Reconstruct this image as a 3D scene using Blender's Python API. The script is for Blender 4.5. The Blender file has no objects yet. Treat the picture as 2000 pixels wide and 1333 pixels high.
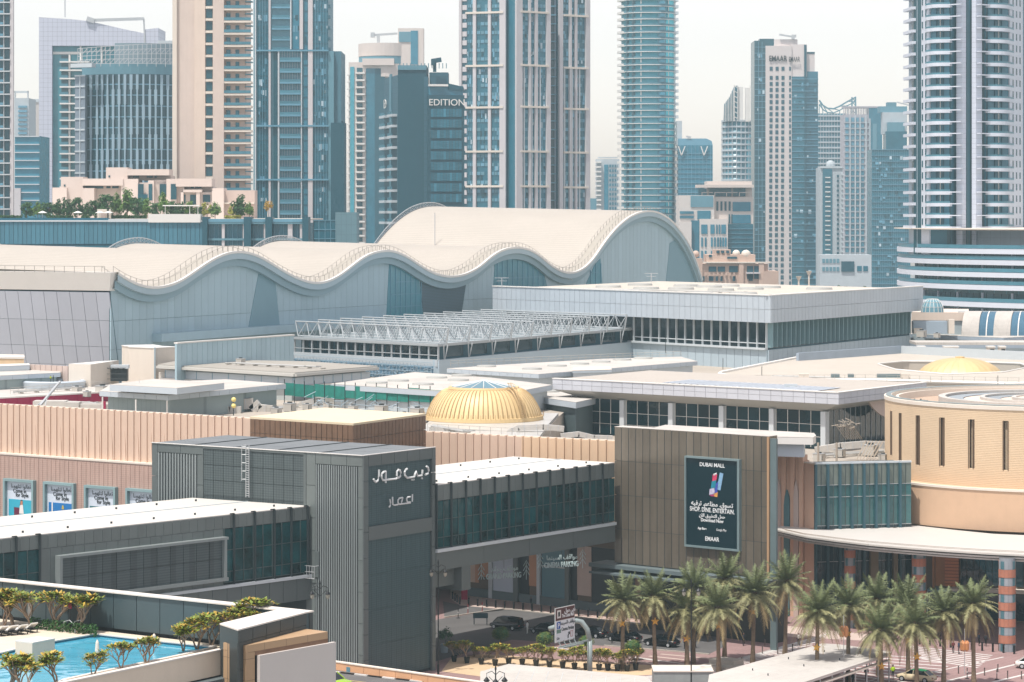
import bpy, bmesh, math, random
from mathutils import Vector, Matrix
random.seed(11)
R = math.radians
scene = bpy.context.scene
COL = scene.collection
# ------------------------------------------------------------------ camera, sky, sun, exposure
H, F, CAMZ = 420.0, 5400.0, 56.0          # horizon row, focal length in photo pixels, eye height in metres
cam_d = bpy.data.cameras.new("camera"); cam = bpy.data.objects.new("camera", cam_d); COL.objects.link(cam)
cam.location = (0, 0, CAMZ); cam.rotation_euler = (R(90), 0, 0)
cam_d.sensor_width = 36; cam_d.lens = F / 2000 * 36; cam_d.shift_y = -(666.5 - H) / 2000
cam_d.clip_start = 1; cam_d.clip_end = 40000
scene.camera = cam
SUN_EL, SUN_AZ = 68.0, 219.0              # azimuth clockwise from +Y: behind-left of the camera
world = bpy.data.worlds.new("World"); scene.world = world; world.use_nodes = True
wn = world.node_tree; wn.nodes.clear()
sky = wn.nodes.new("ShaderNodeTexSky"); sky.sky_type = 'NISHITA'; sky.sun_disc = False
sky.sun_elevation = R(SUN_EL); sky.sun_rotation = R(SUN_AZ)
sky.air_density = 1.0; sky.dust_density = 1.0; sky.ozone_density = 1.0; sky.altitude = 0
bg = wn.nodes.new("ShaderNodeBackground"); bg.inputs[1].default_value = 0.14
wo = wn.nodes.new("ShaderNodeOutputWorld")
TINT = (1.10, 0.975, 0.935)
# a milky summer sky: the Nishita sky with most of its blue washed out, evenly over the whole dome
hsv = wn.nodes.new("ShaderNodeHueSaturation"); hsv.inputs['Saturation'].default_value = 0.40
tm = wn.nodes.new('ShaderNodeVectorMath'); tm.operation = 'MULTIPLY'; tm.inputs[1].default_value = TINT
wn.links.new(sky.outputs[0], hsv.inputs['Color']); wn.links.new(hsv.outputs[0], tm.inputs[0]); wn.links.new(tm.outputs[0], bg.inputs[0]); wn.links.new(bg.outputs[0], wo.inputs[0])
HAZE_COL = (0.70, 0.94, 1.0); HAZE_D = 0.00017
sun_d = bpy.data.lights.new("sun", 'SUN'); sun = bpy.data.objects.new("sun", sun_d); COL.objects.link(sun)
sun_d.energy = 3.3; sun_d.angle = R(0.5); sun_d.color = (1.0, 0.96, 0.90)
sd = Vector((math.sin(R(SUN_AZ)) * math.cos(R(SUN_EL)), math.cos(R(SUN_AZ)) * math.cos(R(SUN_EL)), math.sin(R(SUN_EL))))
sun.rotation_euler = sd.to_track_quat('Z', 'Y').to_euler()
vs = scene.view_settings
scene.display_settings.display_device = 'sRGB'
vs.view_transform = 'Standard'; vs.look = 'None'; vs.exposure = 0.68; vs.gamma = 1.0; vs.use_curve_mapping = False
scene.cycles.volume_bounces = 0; scene.cycles.max_bounces = 6; scene.cycles.diffuse_bounces = 3; scene.cycles.glossy_bounces = 3
scene.cycles.transparent_max_bounces = 6
# ------------------------------------------------------------------ materials
def lin(h):
    h = h.lstrip('#'); out = []
    for i in (0, 2, 4):
        c = int(h[i:i+2], 16) / 255
        out.append(c / 12.92 if c <= 0.04045 else ((c + 0.055) / 1.055) ** 2.4)
    return tuple(out)
MATS = {}
def mat(name, hx, rough=0.75, var=0.10, scale=0.35, rand=0.06, metal=0.0, bump=0.0, streak=0.0, spec=0.4, grid=None, bands=None, emit=0, wav=0.0, alpha=1.0):
    """Procedural surface: base colour x large noise x fine noise x per-object variation, optional panel joints (grid) in world metres."""
    if name in MATS: return MATS[name]
    m = bpy.data.materials.new(name); m.use_nodes = True; nt = m.node_tree; N = nt.nodes; L = nt.links
    p = N['Principled BSDF']; geo = N.new('ShaderNodeNewGeometry'); oi = N.new('ShaderNodeObjectInfo')
    def math_(op, a, b=None, c=None):
        n = N.new('ShaderNodeMath'); n.operation = op
        for i, v in enumerate((a, b, c)):
            if v is None: continue
            if isinstance(v, (int, float)): n.inputs[i].default_value = v
            else: L.new(v, n.inputs[i])
        return n.outputs[0]
    def noise(sc, vec=None, det=4):
        n = N.new('ShaderNodeTexNoise'); n.inputs['Scale'].default_value = sc; n.inputs['Detail'].default_value = det
        L.new(vec or geo.outputs['Position'], n.inputs['Vector']); return n.outputs['Fac']
    n1 = noise(scale, det=5); n2 = noise(scale * 9, det=3)
    f = math_('ADD', math_('MULTIPLY', math_('SUBTRACT', n1, 0.5), var * 2.4), math_('MULTIPLY', math_('SUBTRACT', n2, 0.5), var * 1.2))
    f = math_('ADD', f, math_('MULTIPLY', math_('SUBTRACT', oi.outputs['Random'], 0.5), rand * 2))
    if streak:
        mp = N.new('ShaderNodeMapping'); mp.inputs['Scale'].default_value = (1.6, 1.6, 0.09); L.new(geo.outputs['Position'], mp.inputs['Vector'])
        n3 = noise(1.0, mp.outputs[0], 3); f = math_('ADD', f, math_('MULTIPLY', math_('SUBTRACT', n3, 0.5), streak * 2))
    f = math_('ADD', f, 1.0)
    if grid:
        # grid = (angle of the wall direction in degrees, spacing along it, spacing in z (0 = in the cross direction), joint width, joint darkness)
        ang, su, sv, w, dk = grid
        sx = N.new('ShaderNodeSeparateXYZ'); L.new(geo.outputs['Position'], sx.inputs[0])
        ca, sa = math.cos(R(ang)), math.sin(R(ang))
        u = math_('ADD', math_('MULTIPLY', sx.outputs[0], ca), math_('MULTIPLY', sx.outputs[1], sa))
        v = sx.outputs[2] if sv > 0 else math_('ADD', math_('MULTIPLY', sx.outputs[0], -sa), math_('MULTIPLY', sx.outputs[1], ca))
        for q, s in ((u, su), (v, abs(sv))):
            if not s: continue
            fr = math_('FRACT', math_('DIVIDE', math_('ADD', q, 5000.0), s))
            edge = math_('LESS_THAN', fr, w / s)
            f = math_('MULTIPLY', f, math_('SUBTRACT', 1.0, math_('MULTIPLY', edge, dk)))
    rgb = lin(hx)
    vm = N.new('ShaderNodeVectorMath'); vm.operation = 'SCALE'; vm.inputs[0].default_value = rgb
    L.new(f, vm.inputs['Scale']); L.new(vm.outputs[0], p.inputs['Base Color'])
    p.inputs['Roughness'].default_value = rough; p.inputs['Metallic'].default_value = metal
    p.inputs['Specular IOR Level'].default_value = spec
    if emit:
        p.inputs['Emission Color'].default_value = (*rgb, 1); p.inputs['Emission Strength'].default_value = emit
    if bump or wav:
        b = N.new('ShaderNodeBump'); b.inputs['Strength'].default_value = bump or wav
        b.inputs['Distance'].default_value = 0.15 if wav else 0.05
        L.new(noise(0.6 if wav else scale * 14, det=2), b.inputs['Height']); L.new(b.outputs[0], p.inputs['Normal'])
    MATS[name] = m; return m
def glass(name, hx, rough=0.12, var=0.25, rand=0.22, spec=0.6, scale=0.25, wav=0.25, grid=None, streak=0.0):  # colour noise and per-pane tone stand in for uneven reflections
    return mat(name, hx, rough=rough, var=var, rand=rand, spec=spec, scale=scale, wav=wav, grid=grid, streak=streak)
# ------------------------------------------------------------------ mesh helpers
class MB:
    def __init__(s): s.v = []; s.f = []
    def add(s, vs, fs):
        n = len(s.v); s.v += [tuple(p) for p in vs]; s.f += [tuple(i + n for i in q) for q in fs]
    def box(s, x0, x1, y0, y1, z0, z1):
        s.add([(x0,y0,z0),(x1,y0,z0),(x1,y1,z0),(x0,y1,z0),(x0,y0,z1),(x1,y0,z1),(x1,y1,z1),(x0,y1,z1)],
              [(0,3,2,1),(4,5,6,7),(0,1,5,4),(1,2,6,5),(2,3,7,6),(3,0,4,7)])
    def beam(s, p, q, w, h=None):
        p, q = Vector(p), Vector(q); d = (q - p)
        if d.length < 1e-6: return
        d.normalize(); h = h or w
        up = Vector((0,0,1)) if abs(d.z) < 0.95 else Vector((1,0,0))
        a = d.cross(up).normalized() * w / 2; b = a.cross(d).normalized() * h / 2
        s.add([p-a-b, p+a-b, p+a+b, p-a+b, q-a-b, q+a-b, q+a+b, q-a+b],
              [(0,3,2,1),(4,5,6,7),(0,1,5,4),(1,2,6,5),(2,3,7,6),(3,0,4,7)])
    def tube(s, pts, r, n=6, r1=None):
        pts = [Vector(p) for p in pts]; base = len(s.v); m = len(pts); r1 = r if r1 is None else r1
        for i, p in enumerate(pts):
            d = (pts[min(i+1, m-1)] - pts[max(i-1, 0)]).normalized()
            up = Vector((0,0,1)) if abs(d.z) < 0.9 else Vector((1,0,0))
            a = d.cross(up).normalized(); b = a.cross(d); rr = r + (r1 - r) * i / max(1, m-1)
            for k in range(n):
                t = 2*math.pi*k/n; s.v.append(tuple(p + a*rr*math.cos(t) + b*rr*math.sin(t)))
        for i in range(m-1):
            for k in range(n):
                s.f.append((base+i*n+k, base+i*n+(k+1)%n, base+(i+1)*n+(k+1)%n, base+(i+1)*n+k))
        s.f.append(tuple(base+k for k in range(n))[::-1]); s.f.append(tuple(base+(m-1)*n+k for k in range(n)))
    def prism(s, pts, z0, z1):
        n = len(pts); ar = sum(pts[i][0]*pts[(i+1)%n][1]-pts[(i+1)%n][0]*pts[i][1] for i in range(n))
        if ar < 0: pts = pts[::-1]
        b = len(s.v)
        s.v += [(p[0],p[1],z0) for p in pts] + [(p[0],p[1],z1) for p in pts]
        s.f.append(tuple(b+i for i in range(n))[::-1]); s.f.append(tuple(b+n+i for i in range(n)))
        for i in range(n): j = (i+1)%n; s.f.append((b+i, b+j, b+n+j, b+n+i))
    def lathe(s, prof, c=(0,0), n=24, a0=0, a1=2*math.pi):
        b = len(s.v); full = abs(a1-a0-2*math.pi) < 1e-6; m = n if full else n+1
        for (r, z) in prof:
            for k in range(m):
                t = a0+(a1-a0)*k/n; s.v.append((c[0]+r*math.cos(t), c[1]+r*math.sin(t), z))
        for i in range(len(prof)-1):
            for k in range(n):
                k2 = (k+1)%m if full else k+1
                s.f.append((b+i*m+k, b+i*m+k2, b+(i+1)*m+k2, b+(i+1)*m+k))
    def ball(s, c, r, n=10, m=7, sq=1.0):
        s.lathe2([(r*math.sin(math.pi*i/m), c[2]-r*sq*math.cos(math.pi*i/m)) for i in range(m+1)], (c[0], c[1]), n)
    def lathe2(s, prof, c, n): s.lathe(prof, c, n)
    def mesh(s, name, mats=None, smooth=False):
        me = bpy.data.meshes.new(name); me.from_pydata(s.v, [], s.f); me.validate()
        if mats: me.materials.append(mats)
        if smooth:
            me.polygons.foreach_set('use_smooth', [True]*len(me.polygons))
        me.update(); return me
UNIT = {}
def unit(m):
    if m.name not in UNIT:
        b = MB(); b.box(-.5,.5,-.5,.5,-.5,.5); UNIT[m.name] = b.mesh('unit_' + m.name, m)
    return UNIT[m.name]
def link(name, data, parent=None, loc=(0,0,0)):
    o = bpy.data.objects.new(name, data); o.location = loc
    if parent: o.parent = parent
    COL.objects.link(o); return o
def tag(o, label, cat, group=None, kind=None):
    if label: o['label'] = label
    if cat: o['category'] = cat
    if group: o['group'] = group
    if kind: o['kind'] = kind
    return o
def struct(name, mb, m, label=None):
    o = link(name, mb.mesh(name, m)); o['kind'] = 'structure'
    if label: o['label'] = label
    return o
# image <-> place
def gp(x, y, z=0.0):
    """Point at height z seen at photo pixel (x, y)."""
    D = (CAMZ - z) * F / (y - H); return Vector(((x - 1000) * D / F, D, z))
def dp(x, y, D):
    """Point at distance D seen at photo pixel (x, y)."""
    return Vector(((x - 1000) * D / F, D, CAMZ - (y - H) * D / F))
def px_at(x, D): return (x - 1000) * D / F
CAP = 300
FAR = [True]
class T:
    """One thing: an Empty at its base; boxes are pieces sharing a unit cube, parts() are meshes given in world metres."""
    def __init__(s, name, label, cat, loc=(0,0,0), group=None, kind=None):
        s.o = bpy.data.objects.new(name, None); COL.objects.link(s.o); s.loc = Vector(loc); s.o.location = loc
        s.o.empty_display_size = 0.5
        tag(s.o, label, cat, group, kind); s.q = {}
    def box(s, name, m, c, sz, rz=0.0, parent=None):
        s.q.setdefault((name, parent), []).append((m, Vector(c) - s.loc, sz, rz))
    def aabb(s, name, m, x0, x1, y0, y1, z0, z1, parent=None):
        s.box(name, m, ((x0+x1)/2, (y0+y1)/2, (z0+z1)/2), (abs(x1-x0), abs(y1-y0), abs(z1-z0)), 0, parent)
    def part(s, name, mb, m, label=None, smooth=False, kind=None, parent=None):
        mb.v = [(p[0]-s.loc.x, p[1]-s.loc.y, p[2]-s.loc.z) for p in mb.v]
        o = link(name, mb.mesh(name, m, smooth), parent or s.o)
        if label: o['label'] = label
        if kind: o['kind'] = kind
        return o
    def rep(s, name, me, locs, rz=0.0, parent=None):
        out = []
        for l in locs[:CAP]:
            o = link(name, me, parent or s.o, Vector(l[:3]) - s.loc)
            o.rotation_euler.z = l[3] if len(l) > 3 else rz; out.append(o)
        return out
    def done(s):
        for (name, parent), L in s.q.items():
            if len(L) > CAP:
                L.sort(key=lambda e: -max(e[2][0], e[2][1]) * e[2][2])
            for m, c, sz, rz in L[:CAP]:
                o = link(name, unit(m), parent or s.o, c); o.scale = sz; o.rotation_euler.z = rz
            rest = {}
            for e in L[CAP:]: rest.setdefault(e[0].name, []).append(e)
            for mn, E in rest.items():
                b = MB()
                for m, c, sz, rz in E:
                    ca, sa = math.cos(rz), math.sin(rz); hx, hy, hz = sz[0]/2, sz[1]/2, sz[2]/2
                    P = [(c.x+ca*x-sa*y, c.y+sa*x+ca*y, c.z+z) for z in (-hz, hz) for x, y in ((-hx,-hy),(hx,-hy),(hx,hy),(-hx,hy))]
                    b.add(P, [(0,3,2,1),(4,5,6,7),(0,1,5,4),(1,2,6,5),(2,3,7,6),(3,0,4,7)])
                o = link(name + '_field', b.mesh(name, E[0][0]), parent or s.o); o['kind'] = 'stuff'
        s.q = {}; return s.o
    def face(s, A, B): return Face(s, A, B)
class Face:
    """A vertical wall plane from A (left as seen) to B (right as seen)."""
    def __init__(f, t, A, B):
        f.t = t; f.A = Vector((A[0], A[1])); f.B = Vector((B[0], B[1])); f.d = (f.B - f.A); f.W = f.d.length; f.d.normalize()
        f.n = Vector((f.d.y, -f.d.x)); f.rz = math.atan2(f.d.y, f.d.x)
    def s(f, x):
        """distance along the wall of photo column x"""
        k = (x - 1000) / F      # X = k Y
        den = f.d.x - k * f.d.y
        return (k * f.A.y - f.A.x) / den
    def z(f, x, y):
        P = f.A + f.d * f.s(x); return CAMZ - (y - H) * P.y / F
    def pt(f, s_, z_, out=0): P = f.A + f.d*s_ + f.n*out; return Vector((P.x, P.y, z_))
    def box(f, name, m, s0, s1, z0, z1, out=0.2, dep=0.5, parent=None):
        P = f.A + f.d * ((s0 + s1) / 2) + f.n * (out - dep / 2)
        f.t.box(name, m, (P.x, P.y, (z0+z1)/2), (abs(s1-s0), dep, abs(z1-z0)), f.rz, parent)
    def pb(f, name, m, x0, x1, y0, y1, out=0.2, dep=0.5, parent=None):
        s0, s1 = f.s(x0), f.s(x1); xm = (x0 + x1) / 2
        f.box(name, m, s0, s1, (0 if y1 >= 560 and FAR[0] else f.z(xm, y1)), f.z(xm, y0), out, dep, parent)
def front(t, D, x0=0, x1=2000): return Face(t, (px_at(x0, D), D), (px_at(x1, D), D))
def text_mesh(s_, size, depth=0.02, align='CENTER', sx=1.0, weight=0.0):
    c = bpy.data.curves.new('txt', 'FONT'); c.body = s_; c.size = size; c.extrude = depth; c.align_x = align; c.offset = weight
    o = bpy.data.objects.new('txt', c); COL.objects.link(o)
    dg = bpy.context.evaluated_depsgraph_get(); me = bpy.data.meshes.new_from_object(o.evaluated_get(dg))
    bpy.data.objects.remove(o); bpy.data.curves.remove(c)
    if sx != 1.0:
        for v in me.vertices: v.co.x *= sx
    return me
def put_text(name, s_, size, m, F_, s0, z0, parent, out=0.1, depth=0.02, align='CENTER', sx=1.0, weight=0.0, label=None, loc0=None):
    """lettering standing on the wall F_ at (s0, z0)"""
    me = text_mesh(s_, size, depth, align, sx, weight); me.materials.clear(); me.materials.append(m)
    P = F_.pt(s0, z0, out); o = link(name, me, parent, P - (loc0 or Vector((0,0,0))))
    o.rotation_euler = (R(90), 0, F_.rz)
    if label: o['label'] = label
    return o
def strokes(name, lines, F_, s0, z0, sc, r, m, parent, out, loc0, shear=0.0):
    """letters drawn as bent round bars; lines are lists of (u, v) in sign units, v up"""
    b = MB()
    for ln in lines:
        b.tube([F_.pt(s0 + u*sc, z0 + v*sc, out) - loc0 for u, v in ln], r, 6)
    return link(name, b.mesh(name, m), parent)
# palette: real base colours
WHITE = mat('white_panel', '#d9d6d0', 0.55, 0.05, rand=0.03)
ROOFW = mat('white_roof_membrane', '#b6b1aa', 0.8, 0.19, 0.12, 0.03, streak=.06, grid=(-34.4, 2.4, -4.8, .08, .12))
ROOFG = mat('grey_roof_felt', '#9b968d', 0.85, 0.10, 0.15)
CONC = mat('concrete', '#a8a196', 0.85, 0.12, 0.4)
CREAM = mat('cream_render', '#d2c8bb', 0.8, 0.05, 0.3, streak=0.04)
BEIGE = mat('beige_stone', '#c4b5aa', 0.8, 0.06, 0.3, streak=0.05)
PINKB = mat('pinkish_stone', '#bcaaa0', 0.8, 0.06, 0.3, streak=0.05)
DARKM = mat('dark_metal', '#2d3436', 0.5, 0.1, rand=0.05)
BLACK = mat('black_paint', '#101214', 0.35, 0.1)
STEEL = mat('pale_steel', '#b9bcbd', 0.4, 0.08, metal=0.3)
LEDGE = mat('ledge_grey', '#5f6b6d', .5, .06)
GREYP = mat('grey_panel', '#9aa7ac', 0.45, 0.05, rand=0.05)
LGREY = mat('light_grey_panel', '#b9c0c3', 0.45, 0.04, rand=0.04)
# ------------------------------------------------------------------ far skyline
G_TEAL = glass('tower_glass_teal', '#1a6072', 0.25); G_DARK = glass('tower_glass_dark', '#124753', 0.25)
G_BLUE = glass('tower_glass_blue', '#2b6f84', 0.25); G_LIGHT = glass('tower_glass_pale', '#3f7585', 0.35, rand=.1)
G_CYAN = glass('tower_glass_cyan', '#3a8d9c', 0.25, rand=0.15)
SPAND = mat('spandrel_blue', '#5f8fa3', 0.4, 0.08, rand=0.08)
BLUEGREY = mat('blue_grey_cladding', '#5c8795', 0.5, 0.06, streak=0.05)
SLATE = mat('dark_slate_cladding', '#1a4c5a', 0.6, 0.06, streak=0.05)
LILAC = mat('pale_panel_grid', '#b9bcc8', 0.5, 0.04, grid=(0, 2.1, 2.1, 0.22, 0.25))
FRAMEB = mat('beige_frame', '#bfbbbc', 0.7, 0.06, rand=0.04)
LEAFD = mat('leaf_dark', '#2f5226', 0.7, 0.35, 0.8, 0.12); LEAFM = mat('leaf_mid', '#56752d', 0.7, 0.35, 0.8, 0.15)
LEAFY = mat('leaf_yellow', '#8a8a35', 0.7, 0.35, 0.8, 0.15); BARK = mat('bark', '#6a5542', 0.9, 0.2, 2)
def body(t, F_, m, x0, x1, y0, y1, deep=24, name='tower_core', out=0.0): F_.pb(name, m, x0, x1, y0, y1, out, deep)

BL = [mat('blind_pale', '#a9bcc4', .6, .1, rand=.2), mat('blind_mid', '#5f93a8', .4, .1, rand=.2), G_DARK]
def blinds(f, x0, x1, y0, y1, fl, n, out, seed=1, w=(2.5, 5.5)):
    rn = random.Random(seed)
    for i in range(n):
        ww = rn.uniform(*w); x = rn.uniform(x0, x1 - ww); y = y0 + fl*int(rn.uniform(0, (y1-y0)/fl)) + fl*.18; f.pb('window_blind', BL[rn.choice((0, 1, 1, 2, 2))], x, x + ww, y, y + fl*rn.uniform(.25, .65), out, .3)
def b_far_left():
    D = 860; t = T('apartment_tower', 'teal glass tower with stacked pale balconies at the far left edge of the skyline', 'tower', (px_at(-15, D), D, 0))
    f = front(t, D); body(t, f, G_TEAL, -60, 21, -30, 560, 2)
    f.pb('edge_wall', FRAMEB, 20.5, 27, -30, 560, 1.0, 1.5)
    for i in range(21):
        y = -18 + 22.4 * i
        f.pb('floor_slab', LGREY, -60, 21, y, y + 2.4, 1.5, 2)
        f.pb('window', G_DARK, 10.5, 19, y + 4, y + 19, 0.5, 0.5)
        f.pb('window', G_DARK, 2, 7, y + 5, y + 19, 0.3, 0.4); f.pb('partition', LGREY, 7.6, 9, y, y + 22, 0.9, 1)
        f.pb('railing', SPAND, -10, 7.5, y - 5, y - .5, 1.5, 0.15)
    t.done()
b_far_left()
def b_distant_left():
    D = 1600; t = T('apartment_block', 'small hazy white apartment block with an open roof frame beyond the striped office', 'building', (px_at(42, D), D, 0))
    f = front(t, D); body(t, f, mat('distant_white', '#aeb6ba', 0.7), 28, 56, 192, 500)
    for a in ((28, 30), (53, 55)): f.pb('frame_post', LGREY, a[0], a[1], 178, 194, 0, 2)
    f.pb('frame_beam', LGREY, 28, 55, 178, 182, 0, 2)
    for i in range(8): f.pb('balcony', SPAND, 36, 53, 207 + i * 8.6, 211 + i * 8.6, 1, 2)
    t.done()
    t = T('apartment_block', 'small pale block with a dark window strip next to the white panel frame tower', 'building', (px_at(66, D), D + 60, 0))
    f = front(t, D + 60); body(t, f, mat('distant_cream', '#bdb6b0', 0.7), 56, 77, 198, 500)
    f.pb('parapet', LGREY, 57, 76, 194, 200, .5, 3)
    for i in range(8): f.pb('window', G_BLUE, 63, 67, 222 + i * 12, 230 + i * 12, .3, 1)
    t.done()
    D = 1100; t = T('office_block', 'blue office block with thin white horizontal bands left of the white panel frame tower', 'building', (px_at(52, D), D, 0))
    f = front(t, D); body(t, f, G_BLUE, 29, 77, 266, 560)
    for i in range(9): f.pb('band', LGREY, 29, 77, 266 + i * 15.6, 268 + i * 15.6, .6, 1)
    f.pb('side_wall', FRAMEB, 24, 41, 368, 560, 1, 4)
    t.done()
b_distant_left()
def b_frame():
    D = 1250; t = T('office_tower', 'tall white gridded panel frame tower with a sloping top and teal glass inside', 'tower', (px_at(190, D), D, 0))
    f = front(t, D)
    b = MB(); prof = [(76, 34), (140, 38), (175, 42), (210, 50), (245, 58), (270, 63), (283, 66), (283, 58), (309, 55), (309, 90), (76, 90)]
    P = [f.pt(f.s(x), f.z(x, y)) for x, y in prof]; Q = [Vector((p.x, p.y + 26, p.z)) for p in P]; n = len(P)
    b.add(P + Q, [tuple(range(n))[::-1], tuple(range(n, 2*n))] + [(i, (i+1) % n, (i+1) % n + n, i + n) for i in range(n)])
    t.part('top_frame', b, LILAC)
    f.pb('side_frame', LILAC, 76, 101.5, 90, 560, 0, 26); body(t, f, G_CYAN, 101.5, 340, 90, 560, 20, out=-3)
    f.pb('beam', WHITE, 101.5, 155, 101, 106, -2, 2); f.pb('column', WHITE, 155, 158, 90, 130, -1, 2); f.pb('column', WHITE, 196, 199, 90, 130, -1, 2)
    f.pb('column', WHITE, 133.5, 136.5, 107, 560, -0.6, 2)
    for i in range(20):
        y = 120 + i * 16.3; f.pb('balcony', WHITE, 117, 175, y, y + 2.8, 1.0, 4)
        f.pb('railing', G_LIGHT, 117, 133, y - 5, y, 0.9, 0.2); f.pb('window', G_DARK, 118, 132, y - 12, y - 6, -2.5, .6)
    f.pb('side_wall', LGREY, 309, 337, 80, 130, 1, 20)
    b = MB(); b.beam(dp(127, -30, D + 5), dp(127, 34, D + 5), .5); t.part('mast', b, STEEL)
    b = MB(); b.beam(dp(185, 40, D), dp(281, 37, D), 1.3); b.beam(dp(281, 37, D), dp(283, 86, D), .7); b.beam(dp(170, 37, D), dp(185, 42, D), 2.2); t.part('davit', b, STEEL)
    t.done()
b_frame()
def b_fins():
    D = 1120; cx = 255; t = T('office_building', 'dark round-fronted office with wavy vertical fins and a steel truss crown', 'building', (px_at(cx, D), D, 0))
    def arc(x): u = (x - cx) / 95; return (px_at(x, D - 9*(1-u*u)), D - 9*(1-u*u))
    b = MB(); xs = [160 + i * 16 for i in range(12)]
    pl = [arc(x) for x in xs] + [(px_at(340, D), D + 26), (px_at(160, D), D + 26)]
    b.prism(pl, 0, CAMZ - (147 - H) * D / F); t.part('tower_core', b, G_DARK)
    b = MB(); sc = lambda x, k: (px_at(x, arc(x)[1] + k), arc(x)[1] + k)
    b.prism([sc(x, 2) for x in xs] + pl[-2:], CAMZ - (147 - H) * D / F, CAMZ - (126 - H) * D / F); t.part('recessed_floor', b, BLUEGREY)
    b = MB(); b.prism([sc(x, 3) for x in xs[4:]] + [pl[-2], (px_at(210, D), D + 26)], CAMZ - (126 - H) * D / F, CAMZ - (86 - H) * D / F); t.part('roof_block', b, mat('roof_block_grey', '#7a8b93', .6))
    FIN = mat('fin_metal', '#8aa2ae', 0.45, .05)
    for i, x in enumerate([167, 178, 190, 200, 210.5, 221.5, 233, 244.5, 256.5, 268.5, 280.5, 293, 304.5, 316, 328]):
        a, y = arc(x)
        for k in range(10):      # wavy fin: pieces of changing width
            w = 0.55 + 0.3 * (1 + math.sin(k * 2.1 + i)); z1 = CAMZ - (148 + k*29 - H)*D/F; z0 = CAMZ - (148 + (k+1)*29 - H)*D/F
            t.box('fin', FIN, (a, y - .5, (z0+z1)/2), (w, 1.1, z1 - z0))
    for k in range(13):
        for i in range(len(xs) - 1):
            p, q = arc(xs[i]), arc(xs[i+1]); fc = t.face(p, q); z = CAMZ - (167 + k*21 - H)*D/F
            fc.box('floor_band', SPAND, 0, fc.W, z - .25, z + .25, .12, .3)
    # crown
    b = MB(); ztop = CAMZ - (92 - H)*D/F; zb = CAMZ - (127 - H)*D/F
    cr = [(px_at(x, D - 11 + abs(x-245)**2/1400), D - 11 + abs(x-245)**2/1400) for x in range(152, 342, 9)]
    for k in range(5):
        z = zb + (ztop - zb)*k/4
        for i in range(len(cr)-1):
            s = (i/(len(cr)-1)); dz = (k/4)*(s*2.2 - 1.0); b.beam((cr[i][0], cr[i][1], z+dz), (cr[i+1][0], cr[i+1][1], z+dz), .22)
    for i, c in enumerate(cr): b.beam((c[0], c[1], zb - (1.2 if i % 2 else 0)), (c[0], c[1], ztop + (i/(len(cr)-1))*2.2 - 1), .22)
    for i in range(len(cr)-1): b.beam((cr[i][0], cr[i][1], zb), (cr[i+1][0], cr[i+1][1], zb + 2), .18); b.beam((cr[i][0], cr[i][1], zb + 4), (cr[i+1][0], cr[i+1][1], zb + 6), .18)
    t.part('truss_crown', b, STEEL)
    b = MB(); b.prism([(px_at(151, D), D-6), (px_at(172, D), D-8), (px_at(172, D), D + 10), (px_at(151, D), D+10)], 0, CAMZ - (150-H)*D/F); t.part('corner_wall', b, mat('corner_mesh', '#747f8a', .6))
    f = t.face((px_at(151, D), D-6), (px_at(172, D), D-8))
    for k in range(14): z = CAMZ - (150 + k*21 - H)*D/F; f.box('floor_band', LGREY, 0, f.W, z-.3, z+.3, .3, .5)
    f.box('post', LGREY, f.W*.5, f.W*.56, 0, CAMZ - (150-H)*D/F, .4, .5)
    f.box('rim', LGREY, -.5, f.W*2, zb - 1.6, zb, 2.5, 3)
    t.done()
b_fins()
def b_beige():
    D = 820; t = T('apartment_tower', 'tall beige tower with one column of dark windows and beige balconies', 'tower', (px_at(416, D), D, 0))
    f = front(t, D); y0, y1 = -30, 620
    b = MB(); R_ = (380 - 345) / 2 * D / F
    f.pb('corner_wall', CREAM, 337, 345.5, y0, y1, 0.4, 24); f.pb('bowed_wall', BEIGE, 345.5, 380, y0, y1, -0.5, 20)
    f.pb('wall', mat('pinkish_render', '#d0bfb0', .8, .05, streak=.05), 380, 401, y0, y1, 0.5, 24); f.pb('window_recess', BEIGE, 401, 416, y0, y1, -.4, 22)
    f.pb('wall', BEIGE, 416, 437.5, y0, y1, 0.5, 24); body(t, f, PINKB, 437.5, 478, y0, y1, 18, 'balcony_wall', -1.8)
    for i in range(20):
        y = -8 + i * 23.75
        f.pb('window', G_DARK, 402.5, 414.5, y + 3, y + 19.5, 0.0, .5); f.pb('floor_band', CREAM, 401, 416, y - 3, y + 1.5, .35, .8)
        f.pb('balcony', CREAM, 437.5, 491, y + 1, y + 5, 0.4, 5); f.pb('glass_door', G_TEAL, 441, 449, y - 14, y, -1.5, .5)
        f.pb('glass_door', G_TEAL, 459, 466, y - 14, y, -1.5, .5); f.pb('railing', G_LIGHT, 438, 490, y - 5, y + .5, .5, .1)
        f.pb('ledge', BLUEGREY, 478, 492, y - 14, y - 12, -1, 3)
    t.done()
b_beige()
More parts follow.
